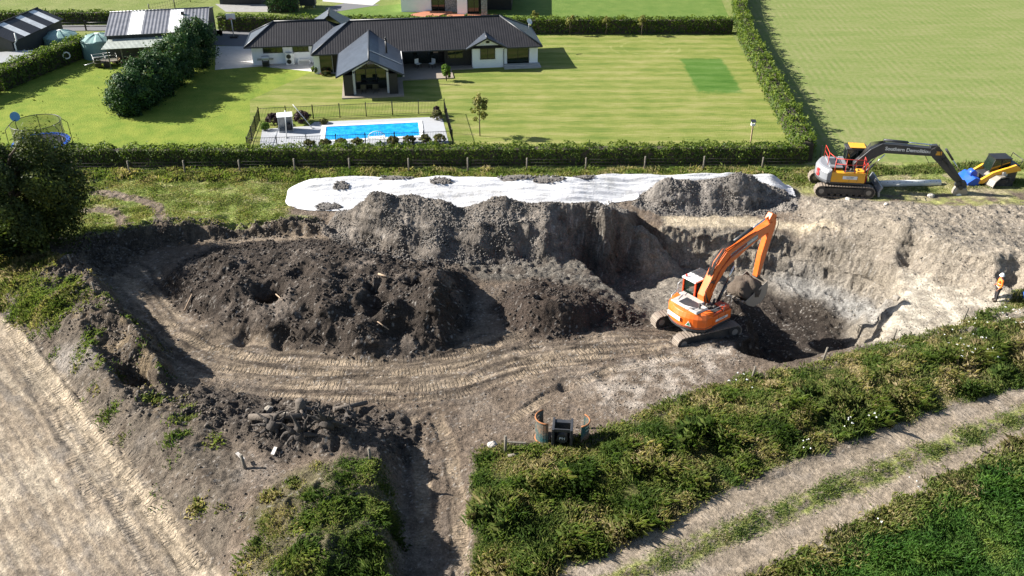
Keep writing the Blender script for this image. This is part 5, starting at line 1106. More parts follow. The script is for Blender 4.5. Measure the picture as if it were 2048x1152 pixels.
def crawler(parent, L, hgt, wd, yo, shoe, name='crawler_track', sprock=True):
    """one crawler track, running along x"""
    r_ = hgt/2; n = int((2*(L-hgt) + math.pi*hgt)/.19); mb = MB(); per = 2*(L-hgt)+math.pi*hgt
    for k in range(n):
        s_ = per*k/n
        if s_ < L-hgt: c_ = (-(L-hgt)/2+s_, hgt); a = 0
        elif s_ < L-hgt+math.pi*r_: q = (s_-(L-hgt))/r_; c_ = ((L-hgt)/2+r_*math.sin(q), r_+r_*math.cos(q)); a = -q
        elif s_ < 2*(L-hgt)+math.pi*r_: c_ = ((L-hgt)/2-(s_-(L-hgt)-math.pi*r_), 0); a = math.pi
        else: q = (s_-2*(L-hgt)-math.pi*r_)/r_; c_ = (-(L-hgt)/2-r_*math.sin(q), r_-r_*math.cos(q)); a = math.pi-q
        T_ = tr(c_[0], yo, c_[1]) @ Matrix.Rotation(-a, 4, 'Y')
        mb.at(T_).box(-.085, .085, -wd/2, wd/2, -.05, -.01); mb.box(-.02, .02, -wd/2, wd/2, -.012, .03)
    t_ = mb.build(name, 'track_steel', parent)
    f_ = MB(); f_.box(-(L-hgt)/2, (L-hgt)/2, yo-wd*.28, yo+wd*.28, .2, hgt-.2); f_.build('track_frame', 'dark_steel', t_, .02)
    for x in (-(L-hgt)/2, (L-hgt)/2): MB().cyl((x,yo-wd*.42,r_),(x,yo+wd*.42,r_), r_-.08, n=18).build('idler_wheel', 'dark_steel', t_); 
    for x in (-(L-hgt)/2, (L-hgt)/2): MB().cyl((x,yo-wd*.44,r_),(x,yo+wd*.44,r_), r_-.24, n=12).build('hub', 'bucket_steel', t_)
    ro = MB()
    for k in range(7): x = -(L-hgt)/2+.35+k*(L-hgt-.7)/6; ro.cyl((x,yo-wd*.38,.16),(x,yo+wd*.38,.16),.13,n=10)
    tag(ro.build('rollers', 'dark_steel', t_)); return t_
def bodyplan(fx, w_, rr, n=14, rx=.0):
    pl = [(fx, -w_/2)]; a0 = math.asin(min(1, (w_/2)/rr))
    for k in range(n+1):
        a = math.pi + a0 - 2*a0*k/n; pl.append((rx + rr*math.cos(a), rr*math.sin(a)))
    pl.append((fx, w_/2)); return pl
def ram(parent, a, b_, y, r_=.09, f=.55, name='hydraulic_ram', m_='charcoal_paint'):
    a = Vector((a[0], y, a[1])); b_ = Vector((b_[0], y, b_[1])); c_ = a.lerp(b_, f)
    o = MB().cyl(a, c_, r_, n=10).build(name, m_, parent); MB().cyl(c_, b_, r_*.5, n=8).build('piston_rod', 'chrome', o); return o
def excavator(name, label, C_, z, phi, track_phi, lower, upper_cw, panel, deck, boomm, arm_m, boom, arm, cyl, boomw=.46, cab_roof='white_paint', body_r=1.62, bw=2.75, cabm='orange_deep', px0=-.35):
    th_ = math.pi/2 - phi; tth = math.pi/2 - track_phi
    root = empty(name, (*C_, z), th_, label, 'excavator')
    def sub(mb, nm, mt, par=root, bev=0, T=None): return mb.build(nm, mt, par, bev)
    # undercarriage turned against the house
    Tt = Matrix.Rotation(tth - th_, 4, 'Z')
    for sg in (-1, 1):
        t_ = crawler(root, 4.15, .86, .6, sg*1.2, .2); t_.data.transform(Tt)
        for ch in [q for q in bpy.data.objects if q.parent == t_]: ch.data.transform(Tt)
    mb = MB().at(Tt); mb.box(-.9, .9, -.95, .95, .35, .72, .8); mb.build('undercarriage', 'dark_steel', root, .03)
    MB().cyl((0,0,.7),(0,0,1.0),.62,n=24).build('slew_ring', 'dark_steel', root)
    # house: skirt, side panels, counterweight
    pl = bodyplan(1.25, bw, body_r)
    MB().prism([(x*.985, y*.985) for x, y in pl], .98, 1.12, 'z').build('skirt', 'charcoal_paint', root, .02)
    cwp = [(x, y) for x, y in pl if x < px0] ; cwp = [(px0+.05, -bw/2)] + cwp + [(px0+.05, bw/2)]
    mb = MB(); b0 = [(x*.96, y*.97) for x, y in cwp]; 
    lv = [(1.05, .95), (1.2, 1.0), (1.75, 1.0), (2.0, .93), (2.06, .86)]; n = len(cwp); vs = [(x*f if x < px0-.05 else x, y*(f if x < px0-.05 else 1), zz) for zz, f in lv for x, y in cwp]
    fs = [tuple(range(n-1, -1, -1)), tuple((len(lv)-1)*n+k for k in range(n))] + [(i*n+k, i*n+(k+1)%n, (i+1)*n+(k+1)%n, (i+1)*n+k) for i in range(len(lv)-1) for k in range(n)]
    mb.add(vs, [tuple(reversed(f_)) for f_ in fs]); cw = mb.build('counterweight', upper_cw, root, .02)
    cw.data.update()
    bmq = bmesh.new(); bmq.from_mesh(cw.data); bmesh.ops.recalc_face_normals(bmq, faces=bmq.faces); bmq.to_mesh(cw.data); bmq.free()
    sp = MB(); sp.box(px0+.05, 1.25, -bw/2, -.45, 1.12, 1.72 if px0 > -.5 else 1.85, .985, .985); sp.build('side_panel', panel, root, .04)
    sp = MB(); sp.box(px0+.06, .15, -.44, bw/2-.01, 1.12, 1.9, .985, .985); sp.build('engine_cover', panel, root, .03)
    dk_ = MB(); dk_.box(-1.25, -.28, -.98, .98, 2.05, 2.16, .95, .93); dk_.box(-.28, .1, -.4, 1.25, 1.9, 2.1, .95); dk_.build('hood', deck, root, .03)
    tk = MB(); tk.box(-.25, .55, -bw/2+.08, -.5, 1.72, 1.84, .95); tk.box(.6, 1.2, -bw/2+.1, -.6, 1.72, 1.95, .9); tk.build('tank_cover', panel if panel != 'orange_paint' else 'orange_deep', root, .03)
    bits = MB()
    rr = random.Random(3)
    for k in range(14):
        x = rr.uniform(-.2, 1.1); y = rr.uniform(-1.1, -.45); bits.cyl((x,y,1.8),(x+rr.uniform(-.1,.1),y,1.8+rr.uniform(.1,.3)),rr.uniform(.03,.09),n=7)
    bits.box(-.24, 1.15, -1.2, -.5, 1.78, 1.86); bits.build('valve_fittings', 'dark_steel', root)
    for x_ in (.15, .7): MB().box(x_, x_+.02, -bw/2-.004, -bw/2+.01, 1.2, 1.68).build('panel_seam', 'charcoal_paint', root)
    sm_ = MB(); sm_.tube([((x*1.004 if x < px0-.05 else x), y*1.004, 1.22) for x, y in cwp], .012, 4); sm_.build('weight_seam', 'charcoal_paint', root)
    MB().box(-1.1, -.4, -.6, .5, 2.165, 2.18).build('grille', 'charcoal_paint', root); MB().box(-.2, .05, .5, 1.3, 1.9, 1.96).build('step_plate', 'dark_steel', root)
    MB().cyl((-.75,-.75,2.1),(-.8,-.75,2.5),.06,n=8).build('exhaust', 'dark_steel', root)
    # cab
    cp = [(.12,1.15),(1.55,1.15),(1.72,1.6),(1.5,2.92),(.12,2.92)]
    y0, y1 = .42, 1.36
    cb = MB()
    fr = .075                                         # frame: pillars and rails
    def rail(a, b_, y, th2=.075): bar(cb, (a[0], y, a[1]), (b_[0], y, b_[1]), th2, th2)
    for y in (y0+.04, y1-.04):
        for a, b_ in ((cp[0],cp[1]),(cp[1],cp[2]),(cp[2],cp[3]),(cp[3],cp[4]),((.16,1.15),(.16,2.92)),((.85,1.15),(.85,2.9))): 
            if abs(a[0]-b_[0]) < .02: cb.box(a[0]-.04, a[0]+.04, y-.04, y+.04, a[1], b_[1])
            else: rail(a, b_, y)
    for q_ in (cp[2], cp[3], (.15, 2.9), (.15, 1.2)): cb.box(q_[0]-.04, q_[0]+.04, y0, y1, q_[1]-.04, q_[1]+.04)
    cb.box(.13, 1.5, y0+.01, y1-.01, 1.1, 1.35); cab = cb.build('cab', cabm, root)
    gls = MB(); gls.prism([(.18,1.36),(1.52,1.36),(1.66,1.62),(1.45,2.85),(.18,2.85)], y0+.05, y1-.05, 'y'); gls.build('cab_window', 'glass', cab)
    rf_ = MB(); rf_.box(.02, 1.6, y0-.04, y1+.04, 2.92, 3.0, .96); rfo = rf_.build('cab_roof', cab_roof, cab, .02)
    gr_ = MB()
    for k in range(9): gr_.box(.72+.09*k, .76+.09*k, y0+.02, y1-.02, 3.03, 3.06)
    for k in range(4): gr_.box(.7, 1.5, y0+.04+.27*k, y0+.07+.27*k, 3.005, 3.03)
    gr_.build('roof_guard', 'charcoal_paint', cab)
    # boom
    pb = MB(); pb.prism(boom, -boomw/2-.1, boomw/2-.1, 'y'); bo = pb.build('boom', boomm, root, .03)
    pa = MB(); pa.prism(arm, -.17-.1, .17-.1, 'y'); ao = pa.build('arm', arm_m, root, .03)
    for (a, b_, y, r_, f) in cyl: ram(bo, a, b_, y, r_, f)
    return root, bo, ao, cab, cw
# ---- orange excavator in the pit
EC = (10.4, 43.4); EZG = height(*EC); EZG = -.92
boomO = [(.05,2.0),(.5,1.9),(1.0,2.85),(1.75,3.72),(3.6,4.45),(5.35,4.9),(5.55,5.15),(5.35,5.42),(3.4,5.1),(1.55,4.7),(.85,4.1),(.0,2.45)]
armO = [(5.05,5.6),(5.3,5.95),(5.7,5.75),(5.78,5.1),(5.4,3.7),(4.98,2.0),(4.72,2.0),(4.82,3.4),(5.15,4.7)]
cylO = [((2.3,5.05),(5.35,5.75),-.1,.1,.5),((1.05,1.5),(2.2,3.7),-.42,.09,.55),((1.05,1.5),(2.2,3.7),.22,.09,.55),((5.85,5.2),(5.35,3.1),-.1,.08,.5)]
exo, bo, ao, cab, cw = excavator('excavator', 'orange excavator at the edge of the pit with dark soil in its bucket', EC, EZG, R(52), R(68), None, 'orange_paint', 'orange_paint', 'hood_pale', 'orange_paint', 'orange_paint', boomO, armO, cylO)
hz_ = MB(); rr = random.Random(5)
for k in range(7):
    y = -.1 + (k-3)*.05; hz_.tube([(.3,y,2.5),(.75,y-.02,4.2+rr.uniform(0,.12)),(1.5,y,4.86+rr.uniform(0,.08)),(2.3,y,5.08)], .022, 5)
for k in range(3): hz_.tube([(.2,-.45-.06*k,2.1),(-.15,-.5,2.9),(.3,-.42,3.3),(.8,-.35,3.0+.1*k)], .022, 5)
hz_.build('hydraulic_hose', 'hose', bo); hz_ = MB(); hz_.tube([(4.9,-.1,5.3),(5.75,-.3,5.6),(5.95,-.3,5.1),(5.6,-.3,4.0),(5.35,-.3,3.0)], .022, 5); hz_.tube([(5.2,.12,3.2),(5.5,.2,2.6),(5.4,.15,2.1),(5.0,.05,1.9)], .022, 5)
hz_.build('hydraulic_hose', 'hose', bo)
hz2 = MB()
for k in range(4): hz2.tube([(.5+.1*k,-.34,2.6+.15*k),(1.0+.1*k,-.345,3.6+.1*k),(1.9,-.345,4.25+.05*k),(3.2,-.345,4.66+.04*k)], .012, 4)
hz2.build('red_pipe', 'orange_deep', bo)
tx = basis((3.0,-.334,4.62), (1,0,.24), (0,0,1)); MB().at(basis((3.05,-.331,4.63),(1,0,.24),(0,0,1))).box(-1.12,1.12,-.16,.16,-.004,.0).build('name_plate','grey_paint',bo)
text('Southern Demolition', .27, tx, 'white_paint', bo, off=.004)
# bucket
def bucket(parent, prof, y0, y1, mt, teeth=None):
    mb = MB(); th_ = .035
    outer = prof; 
    for a, b_ in zip(outer[:-1], outer[1:]):
        bar(mb, (a[0], (y0+y1)/2, a[1]), (b_[0], (y0+y1)/2, b_[1]), y1-y0, th_)
    for y in (y0, y1): mb.prism(outer, y-.015, y+.015, 'y')
    if teeth:
        d = (Vector(outer[-1])-Vector(outer[-2])).normalized()
        for k in range(5):
            y = y0+.1+(y1-y0-.2)*k/4; a = outer[-1]; mb.box(min(a[0],a[0]+d.x*.22),max(a[0],a[0]+d.x*.22),y-.04,y+.04,a[1]-.03,a[1]+.06)
    return mb.build('bucket', mt, parent)
bucket(exo, [(4.95,1.95),(5.1,1.5),(5.0,.95),(4.6,.6),(4.0,.55),(3.45,.85),(3.1,1.2)], -.85, .65, 'bucket_steel', True)
lk = MB(); lk.cyl((5.3,-.3,2.7),(5.25,-.3,2.0),.05); lk.cyl((5.3,.1,2.7),(5.25,.1,2.0),.05); lk.cyl((4.85,-.35,2.0),(4.85,.15,2.0),.09); lk.tube([(5.0,.25,2.9),(5.6,.3,2.5),(5.7,.2,2.2),(5.2,.1,2.0)],.03,6); lk.build('bucket_linkage','dark_steel',ao)
# soil in the bucket
ld = MB(); ld.ball((0,0,0),(.95,.8,.72),30,18)
for i, v in enumerate(ld.v):
    k = 1 + .34*float(fbm(np.array([v.x*2.2+v.z]), np.array([v.y*2.2-v.z]), 5, 4)[0]); ld.v[i] = Vector((v.x*k, v.y*k, max(v.z*k, -.35)))
paint('load_soil', (.105, .08, .06), .95, dirt=.5, dirtc=(.06, .05, .04), bscale=.08)
th_ = math.pi/2 - R(52); cx_, cy_ = EC[0]+4.0*math.cos(th_)+.1*math.sin(th_), EC[1]+4.0*math.sin(th_)-.1*math.cos(th_)
o = ld.build('soil_load', 'load_soil'); o.location = (cx_, cy_, EZG+1.45); tag(o, 'heaped dark soil held in the bucket of the orange excavator', 'soil')
# rear marks
cwT = basis((-1.636,.25,1.52), (0,-1,0), (0,0,1)); MB().at(basis((-1.62,.28,1.58),(-.1,-1,0),(0,0,1))).box(-.5,.5,-.12,.12,0,.03).build('name_plate','white_paint',cw)
text('SOUTHERN DEMOLITION', .085, basis((-1.655,.28,1.58),(-.1,-1,0),(0,0,1)), 'charcoal_paint', cw)
ts = basis((-1.47,-.66,1.45),(.42,-.9,0),(0,0,1)); MB().at(ts).prism([(-.17,-.14),(.17,-.14),(0,.17)], .035, .045, 'z').build('warning_sign','white_paint',cw); MB().at(ts).prism([(-.11,-.1),(.11,-.1),(0,.1)], .047, .052, 'z').build('warning_mark','green_sign',cw)
MB().at(basis((.45,-1.377,1.4),(1,0,0),(0,0,1))).box(-.5,.5,-.07,.07,0,.006).build('side_plate','white_paint',exo); text('SOUTHERN', .11, basis((.45,-1.386,1.4),(1,0,0),(0,0,1)), 'charcoal_paint', exo)
hr = MB(); hr.tube([(-1.2,.95,2.05),(-1.2,.95,2.4),(-.2,1.3,2.4),(-.2,1.3,1.95)],.02,5); hr.tube([(-.1,1.42,1.2),(-.1,1.5,2.5),(.3,1.5,2.7),(.3,1.42,1.9)],.02,5); hr.tube([(-1.35,-.2,2.05),(-1.4,-.2,2.35),(-1.1,-.9,2.35),(-.4,-1.3,2.2),(.6,-1.33,2.2),(.6,-1.33,1.75)],.02,5); hr.tube([(1.2,-1.3,1.7),(1.2,-1.3,2.5),(1.0,-1.0,2.5)],.015,5)
hr.build('handrail','galv',exo)
mr = MB(); mr.tube([(1.2,1.38,2.0),(1.3,1.75,2.3)],.015,5); mr.box(1.28,1.33,1.62,1.85,2.15,2.5); mr.build('mirror','black_metal',cab)
MB().cyl((.2,1.2,3.0),(.2,1.2,3.12),.06,n=10).build('beacon','lamp_red',cab)
# ---- yellow excavator on the grass
boomY = [(.6,1.75),(1.05,1.65),(1.7,2.55),(2.5,3.05),(5.7,2.98),(6.0,3.25),(5.85,3.55),(3.2,3.72),(2.2,3.75),(1.5,3.3),(.55,2.2)]
armY = [(5.45,3.35),(5.5,3.75),(5.95,3.8),(6.4,3.35),(8.25,1.25),(8.05,.95),(7.6,1.2),(5.8,2.85)]
cylY = [((2.3,3.95),(5.6,3.75),-.1,.1,.5),((1.2,1.35),(2.5,3.0),-.42,.085,.5),((1.2,1.35),(2.5,3.0),.22,.085,.5),((6.6,3.5),(7.9,1.9),-.1,.08,.5)]
YC = (23.9, 60.9)
exy, boy, aoy, caby, cwy = excavator('excavator', 'yellow excavator with charcoal boom and red handrails parked on the grass', YC, .02, R(97), R(96), None, 'grey_paint', 'yellow_paint', 'grey_paint', 'charcoal_paint', 'charcoal_paint', boomY, armY, cylY, cabm='charcoal_paint', cab_roof='charcoal_paint', body_r=1.95, px0=-1.15)
yp = MB(); yp.box(.3,1.4,.4,1.38,3.065,3.1); yp.build('roof_stripe','yellow_paint',caby)
text('Southern Demolition', .36, basis((4.0,-.334,3.36),(1,0,-.03),(0,0,1)), 'white_paint', boy, off=.008)
text('S', .75, basis((-1.90,-.62,1.55),(.36,-1,0),(0,0,1)), 'red_sign', cwy, off=.03)
MB().at(basis((.2,-1.377,1.5),(1,0,0),(0,0,1))).box(-.5,.5,-.12,.12,0,.006).build('side_plate','white_paint',exy); text('SOUTHERN', .1, basis((.2,-1.386,1.54),(1,0,0),(0,0,1)), 'charcoal_paint', exy); text('DEMOLITION', .075, basis((.2,-1.386,1.44),(1,0,0),(0,0,1)), 'charcoal_paint', exy)
MB().at(tr(6.15,-.28,3.2)).box(-.2,.2,-.0,.006,-.14,.14).build('warning_sign','yellow_paint',aoy)
hr = MB()
for z_ in (2.45, 2.85): hr.tube([(-.9,-1.2,z_),(-.2,-1.33,z_),(1.1,-1.33,z_),(1.15,-.7,z_)],.025,5)
for x,y in ((-.9,-1.2),(-.2,-1.33),(.45,-1.33),(1.1,-1.33),(1.15,-.7)): hr.cyl((x,y,1.75),(x,y,2.86),.025,n=5)
hr.tube([(-1.3,-.6,2.1),(-1.3,-.6,3.0),(-1.3,.9,3.0),(-1.3,.9,2.1)],.025,5); hr.tube([(-1.3,-.6,2.6),(-1.3,.9,2.6)],.02,5); hr.tube([(-1.3,-.6,3.0),(-.9,-1.2,2.85)],.025,5); hr.tube([(1.3,-1.3,1.2),(1.35,-1.35,2.4),(1.35,-.9,2.5),(1.3,-.8,1.6)],.025,5)
hr.build('handrail','red_rail',exy)
hz_ = MB()
for k in range(5): hz_.tube([(.9,-.1+(k-2)*.06,2.6),(1.5,-.1+(k-2)*.06,3.5+.05*k),(2.4,-.1+(k-2)*.06,3.85)], .022, 5)
hz_.build('hydraulic_hose','hose',boy); hz_ = MB()
hz_.tube([(5.4,-.35,3.3),(6.0,-.4,3.9),(6.3,-.4,3.0),(6.9,-.35,2.4)],.025,5); hz_.tube([(5.2,-.3,3.1),(5.6,-.42,2.5),(6.2,-.42,2.6),(6.7,-.3,2.9)],.02,5); hz_.tube([(6.8,-.3,2.6),(7.3,-.4,1.9),(7.9,-.4,1.5),(8.2,-.35,.9)],.02,5)
hz_.build('hydraulic_hose','hose',boy)
bl = MB(); bl.at(Matrix.Rotation(R(97-96),4,'Z')); bl.prism([(2.35,.1),(2.5,.15),(2.42,.5),(2.6,.85),(2.45,.9),(2.28,.5)], -1.4, 1.4, 'y'); blo = bl.build('dozer_blade','grey_paint',exy,.01); MB().box(1.2,2.35,-.5,-.35,.3,.5).build('blade_arm','dark_steel',blo); MB().box(1.2,2.35,.35,.5,.3,.5).build('blade_arm','dark_steel',blo)
# tilting hitch and clamshell grab at the end of the arm
hb = MB(); hb.box(7.85,8.55,-.38,.18,.75,1.15,.85); hb.cyl((8.15,-.5,.75),(8.15,.3,.75),.16); hb.build('hitch','charcoal_paint',aoy,.02)
MB().prism([(8.0,.72),(8.6,.72),(8.75,.35),(8.55,.0),(8.1,-.12),(7.8,.05),(7.85,.45)], -.45, .25, 'y').build('bucket','bucket_steel',exy,.05)
MB().cyl((8.15,-.5,.12),(8.15,-.46,.12),.2,n=16).build('pivot_cap','white_paint',exy)
# ------------------------------------------------------------------ compact track loader
lx, ly = P(1982, 366); ldr = empty('track_loader', (lx, ly, 0), R(183), 'yellow and black compact track loader at the right edge', 'track loader')
for sg in (-1, 1):
    t_ = MB(); prof = [(-1.0,.12),(-.75,0),(.75,0),(1.0,.15),(1.02,.3),(.6,.62),(-.7,.72),(-1.0,.5)]; t_.prism(prof, sg*.85-.19, sg*.85+.19, 'y'); to = t_.build('crawler_track','rubber',ldr,.03)
    for x in (-.7,-.25,.2,.65): MB().cyl((x,sg*.85-.2,.22),(x,sg*.85+.2,.22),.17,n=12).build('track_wheel','dark_steel',to)
MB().prism([(-1.35,.35),(1.0,.35),(1.05,.8),(.2,.95),(-1.35,1.25)], -.62, .62, 'y').build('body','charcoal_paint',ldr,.03)
for sg in (-1, 1):
    MB().prism([(-1.3,1.55),(-1.45,1.3),(.3,.95),(1.15,.35),(1.5,.35),(1.45,.6),(.6,1.2),(-1.0,1.75)], sg*.78-.1, sg*.78+.1, 'y').build('lift_arm','yellow_paint',ldr,.02)
c_ = MB(); c_.prism([(-.75,1.2),(.55,.95),(.72,1.2),(.45,2.05),(-.7,2.05)], -.5, .5, 'y'); co_ = c_.build('cab','glass',ldr)
fr_ = MB()
for y in (-.5,.5):
    for a, b_ in (((-.75,1.2),(-.7,2.08)),((.72,1.1),(.45,2.08)),((-.7,2.08),(.45,2.08)),((-.1,1.05),(-.1,2.08))):
        bar(fr_, (a[0],y,a[1]), (b_[0]+.001,y,b_[1]), .07, .07) if abs(a[0]-b_[0])>.01 else fr_.box(a[0]-.035,a[0]+.035,y-.035,y+.035,a[1],b_[1])
fr_.box(-.78,.5,-.54,.54,2.07,2.14); fr_.build('cab_frame','black_metal',co_)
MB().box(-1.45,-.75,-.6,.6,1.2,1.62,.95).build('engine_hood','charcoal_paint',ldr,.03)
gd = MB(); gd.tube([(-1.35,-.7,1.6),(-1.45,-.7,2.1),(-1.45,.7,2.1),(-1.35,.7,1.6)],.03,6); gd.build('rear_guard','black_metal',ldr)
bw_ = MB(); bw_.prism([(1.35,.12),(2.2,.12),(2.3,.4),(1.8,.8),(1.4,.7)], -.85, .85, 'y'); bwo = bw_.build('mulcher_head','blue_paint',ldr,.03)
MB().cyl((1.7,-.2,.9),(1.7,.35,.9),.26,n=14).build('motor','blue_paint',bwo); q = MB()
for k in range(5): q.cyl((2.25,-.7+.35*k,.35),(2.45,-.7+.35*k,.2),.07,n=7)
q.build('cutter_teeth','galv',bwo)
# loose grapple bucket in front of the loader
gx_, gy_ = P(1992, 372); gb = empty('grapple_bucket', (gx_, gy_, 0), R(-158), 'rusty ribbed grapple bucket lying in front of the yellow loader', 'grapple bucket')
q = MB()
for k in range(9):
    y = -.62+.155*k; q.tube([(.1,y,.95),(.55,y,.95),(.95,y,.7),(1.1,y,.35),(1.0,y,.05)],.045,5)
q.build('tines','bucket_steel',gb)
q = MB(); sh_ = [(.1,1.0),(.55,1.0),(.95,.73),(1.12,.35)]
for a, b_ in zip(sh_[:-1], sh_[1:]): bar(q, (a[0],0,a[1]), (b_[0],0,b_[1]), 1.3, .03)
q.build('shell','bucket_steel',gb); MB().box(-.35,.15,-.4,.4,.75,1.25).build('hitch','hood_pale',gb,.03); q = MB()
for y in (-.5,0,.5): q.tube([(-.1,y,.9),(-.55,y,.75),(-.75,y,.35),(-.5,y,.02)],.07,6)
q.build('lower_tines','dark_steel',gb); MB().cyl((-.2,-.62,.55),(-.2,.62,.55),.12,n=12).build('cross_tube','dark_steel',gb)
# ------------------------------------------------------------------ sorting grab standing on the edge of the weeds
g3 = hitH(1120, 884); gr3 = empty('sorting_grab', (g3.x, g3.y, g3.z-.05), R(-6), 'rusty green sorting grab with slotted shells standing at the edge of the weeds', 'grab'); gr3.scale = (1.15,)*3
def grabshell(x0, sg, a0, a1, hgt, rad, ns):
    mb = MB(); top = MB(); n = 12
    def pt(a, z_): return (x0 + sg*rad*math.cos(a), -rad*math.sin(a)*1.0 + .25, z_)
    def strip(z0, z1, aa, ab, m_):
        k = max(2, int((ab-aa)/(a1-a0)*n)); vs = []
        for i in range(k+1):
            a = aa+(ab-aa)*i/k
            for r_ in (rad, rad-.035):
                for z_ in (z0, z1): vs.append((x0+sg*r_*math.cos(a), -r_*math.sin(a)+.25, z_))
        fs = []
        for i in range(k):
            b_ = i*4; fs += [(b_,b_+4,b_+5,b_+1),(b_+2,b_+3,b_+7,b_+6),(b_+1,b_+5,b_+7,b_+3),(b_,b_+2,b_+6,b_+4)]
        fs += [(0,1,3,2),(k*4,k*4+2,k*4+3,k*4+1)]; m_.add(vs, fs)
    ww = (a1-a0)
    for aa, ab in ((a0,a0+ww*.16),(a0+ww*.42,a0+ww*.56),(a0+ww*.84,a1)): strip(0, hgt, aa, ab, mb)
    gh = hgt/(ns+.6)
    for k in range(ns+1):
        z_ = .0 + k*gh; strip(z_, min(hgt, z_+gh*.86), a0, a1, mb)
    return mb
sL = grabshell(-.55, -1, R(-65), R(100), 1.05, .46, 5).build('shell','rusty_teal',gr3); sR = grabshell(.72, 1, R(-60), R(75), 1.0, .42, 5).build('shell','rusty_teal',gr3)
MB().tube([(-.55-.47*math.cos(a), -.47*math.sin(a)+.25, 1.06) for a in np.linspace(R(-65), R(100), 10)], .035, 5).build('worn_edge','rust',sL); MB().tube([(.72+.43*math.cos(a), -.43*math.sin(a)+.25, 1.01) for a in np.linspace(R(-60), R(75), 9)], .035, 5).build('worn_edge','rust',sR)
MB().tube([(-.55-.47*math.cos(a), -.47*math.sin(a)+.25, .02) for a in np.linspace(R(-65), R(100), 10)], .04, 5).build('worn_edge','rust',sL)
q = MB(); q.box(-.32,-.22,-.45,.35,.0,1.0); q.box(.4,.5,-.45,.35,0,1.0); q.box(-.22,.4,-.4,-.35,.85,1.0); q.box(-.22,.4,-.42,-.36,.0,.14); q.box(-.22,.4,.1,.3,.05,.95); q.build('hitch_frame','charcoal_paint',gr3,.01)
MB().cyl((.09,-.3,.45),(.09,.1,.45),.22,n=18).build('rotator','dark_steel',gr3); text('PH', .2, basis((.09,-.305,.45),(1,0,0),(0,0,1)), 'white_paint', gr3)
# ------------------------------------------------------------------ white sheet over the stockpile
m, t, b = newmat('sheet_cloth'); f = noise(t, 1.2, 5, .6); f2 = noise(t, 9, 3, .6)
t.links.new(mixc(t, ramp(t, f, [(.5, (0,)*3), (.75, (1,)*3)]), (.56, .56, .57), (.40, .39, .37)), b.inputs['Base Color']); b.inputs['Roughness'].default_value = .7; bump(t, b, f2, .03); M['sheet_cloth'] = m
X0, X1 = -16.1, 20.3; sx_n, sy_n = 700, 130
u = np.linspace(0, 1, sx_n); v_ = np.linspace(0, 1, sy_n); U, V = np.meshgrid(u, v_)
XS = X0 + (X1-X0)*U; endL = np.sqrt(np.clip(1-(1-np.clip(U/.11, 0, 1))**2, 0, 1)); endR = sstep(1, .95, U)
yf = 57.1 + 1.5*sstep(3.5, 10.0, XS) + (1-endL)*2.0 - .25*np.sin(XS*.7)*.5 + .3*(1-endR); yb = 62.1 - (1-endL)*2.3 + .15*np.sin(XS*1.1) - .4*(1-endR)
YS = yf + (yb-yf)*V
pr = np.clip(1-np.abs(V-.62)/np.where(V < .62, .62, .38), 0, 1); pr = sstep(0, 1, pr)*.35+.65*pr
top = 1.25*endL**.8*(.25+.75*endR)*(1+.02*np.sin(XS*.9+1)+.02*np.sin(XS*2.1))
fold = .17*(ridged(XS*.10+YS*.2, YS*1.5-XS*.16, 401, 2)-.3) + .10*np.abs(perlin(XS*.12, YS*2.3+XS*.2+.6*np.sin(XS*.35), 402))**.7 + .08*fbm(XS*.4, YS*4.0+XS*.3, 404, 3) + .03*fbm(XS*1.3, YS*1.3, 407, 3) - .05
fold += .10*(1-endL)*ridged(XS*1.6, YS*.9, 411, 3)
ZS = .03 + top*pr + fold*np.clip(np.minimum(V, 1-V)*14, .15, 1)*(.4+.6*pr)
ZS = np.maximum(ZS, heights(XS, YS)*(XS < 9) + .04*(XS < 9))
gsel = heights(XS, YS); ZS = np.where((XS >= 9) , np.maximum(ZS, 0.02), ZS)
id2 = np.arange(sx_n*sy_n).reshape(sy_n, sx_n); q4 = np.stack([id2[:-1,:-1], id2[:-1,1:], id2[1:,1:], id2[1:,:-1]], -1).reshape(-1, 4)
me = npmesh('cover_sheet', np.stack([XS, YS, ZS], -1).reshape(-1, 3), q4.ravel(), np.arange(len(q4))*4, True)
o = link('cover_sheet', me, ['sheet_cloth']); sm = o.modifiers.new('thickness', 'SOLIDIFY'); sm.thickness = .012
tag(o, 'long wrinkled white sheet spread over the stockpile behind the gravel heaps', 'sheet')
def sheetz(x, y):
    j = int(np.clip((x-X0)/(X1-X0)*(sx_n-1), 0, sx_n-1)); k = int(np.argmin(np.abs(YS[:, j]-y))); return float(ZS[k, j])
paint('stone_mid', (.27, .24, .20), .95, dirt=.4, bscale=.04)
paint('stone_grey', (.17, .155, .14), .95, dirt=.5, dirtc=(.09, .08, .07), bscale=.05); paint('stone_pale', (.42, .39, .35), .9, dirt=.3, bscale=.03)
def rocks(mb, cx, cy, rx, ry, n, s0, s1, zf, r_, flatz=.7):
    for _ in range(n):
        a = r_.uniform(0, 6.28); q = math.sqrt(r_.random()); x = cx+rx*q*math.cos(a); y = cy+ry*q*math.sin(a); s_ = r_.uniform(s0, s1)
        mb.at(tr(x, y, zf(x, y)+s_*.2) @ rot(r_.uniform(0,360)) @ rot(r_.uniform(-30,30),'X')); mb.ball((0,0,0), (s_, s_*r_.uniform(.6,1), s_*flatz*r_.uniform(.6,1)), 6, 4, .35)
        for k in range(1): mb.smooth[-24:] = [False]*24
    mb.T = None
rq = random.Random(9)
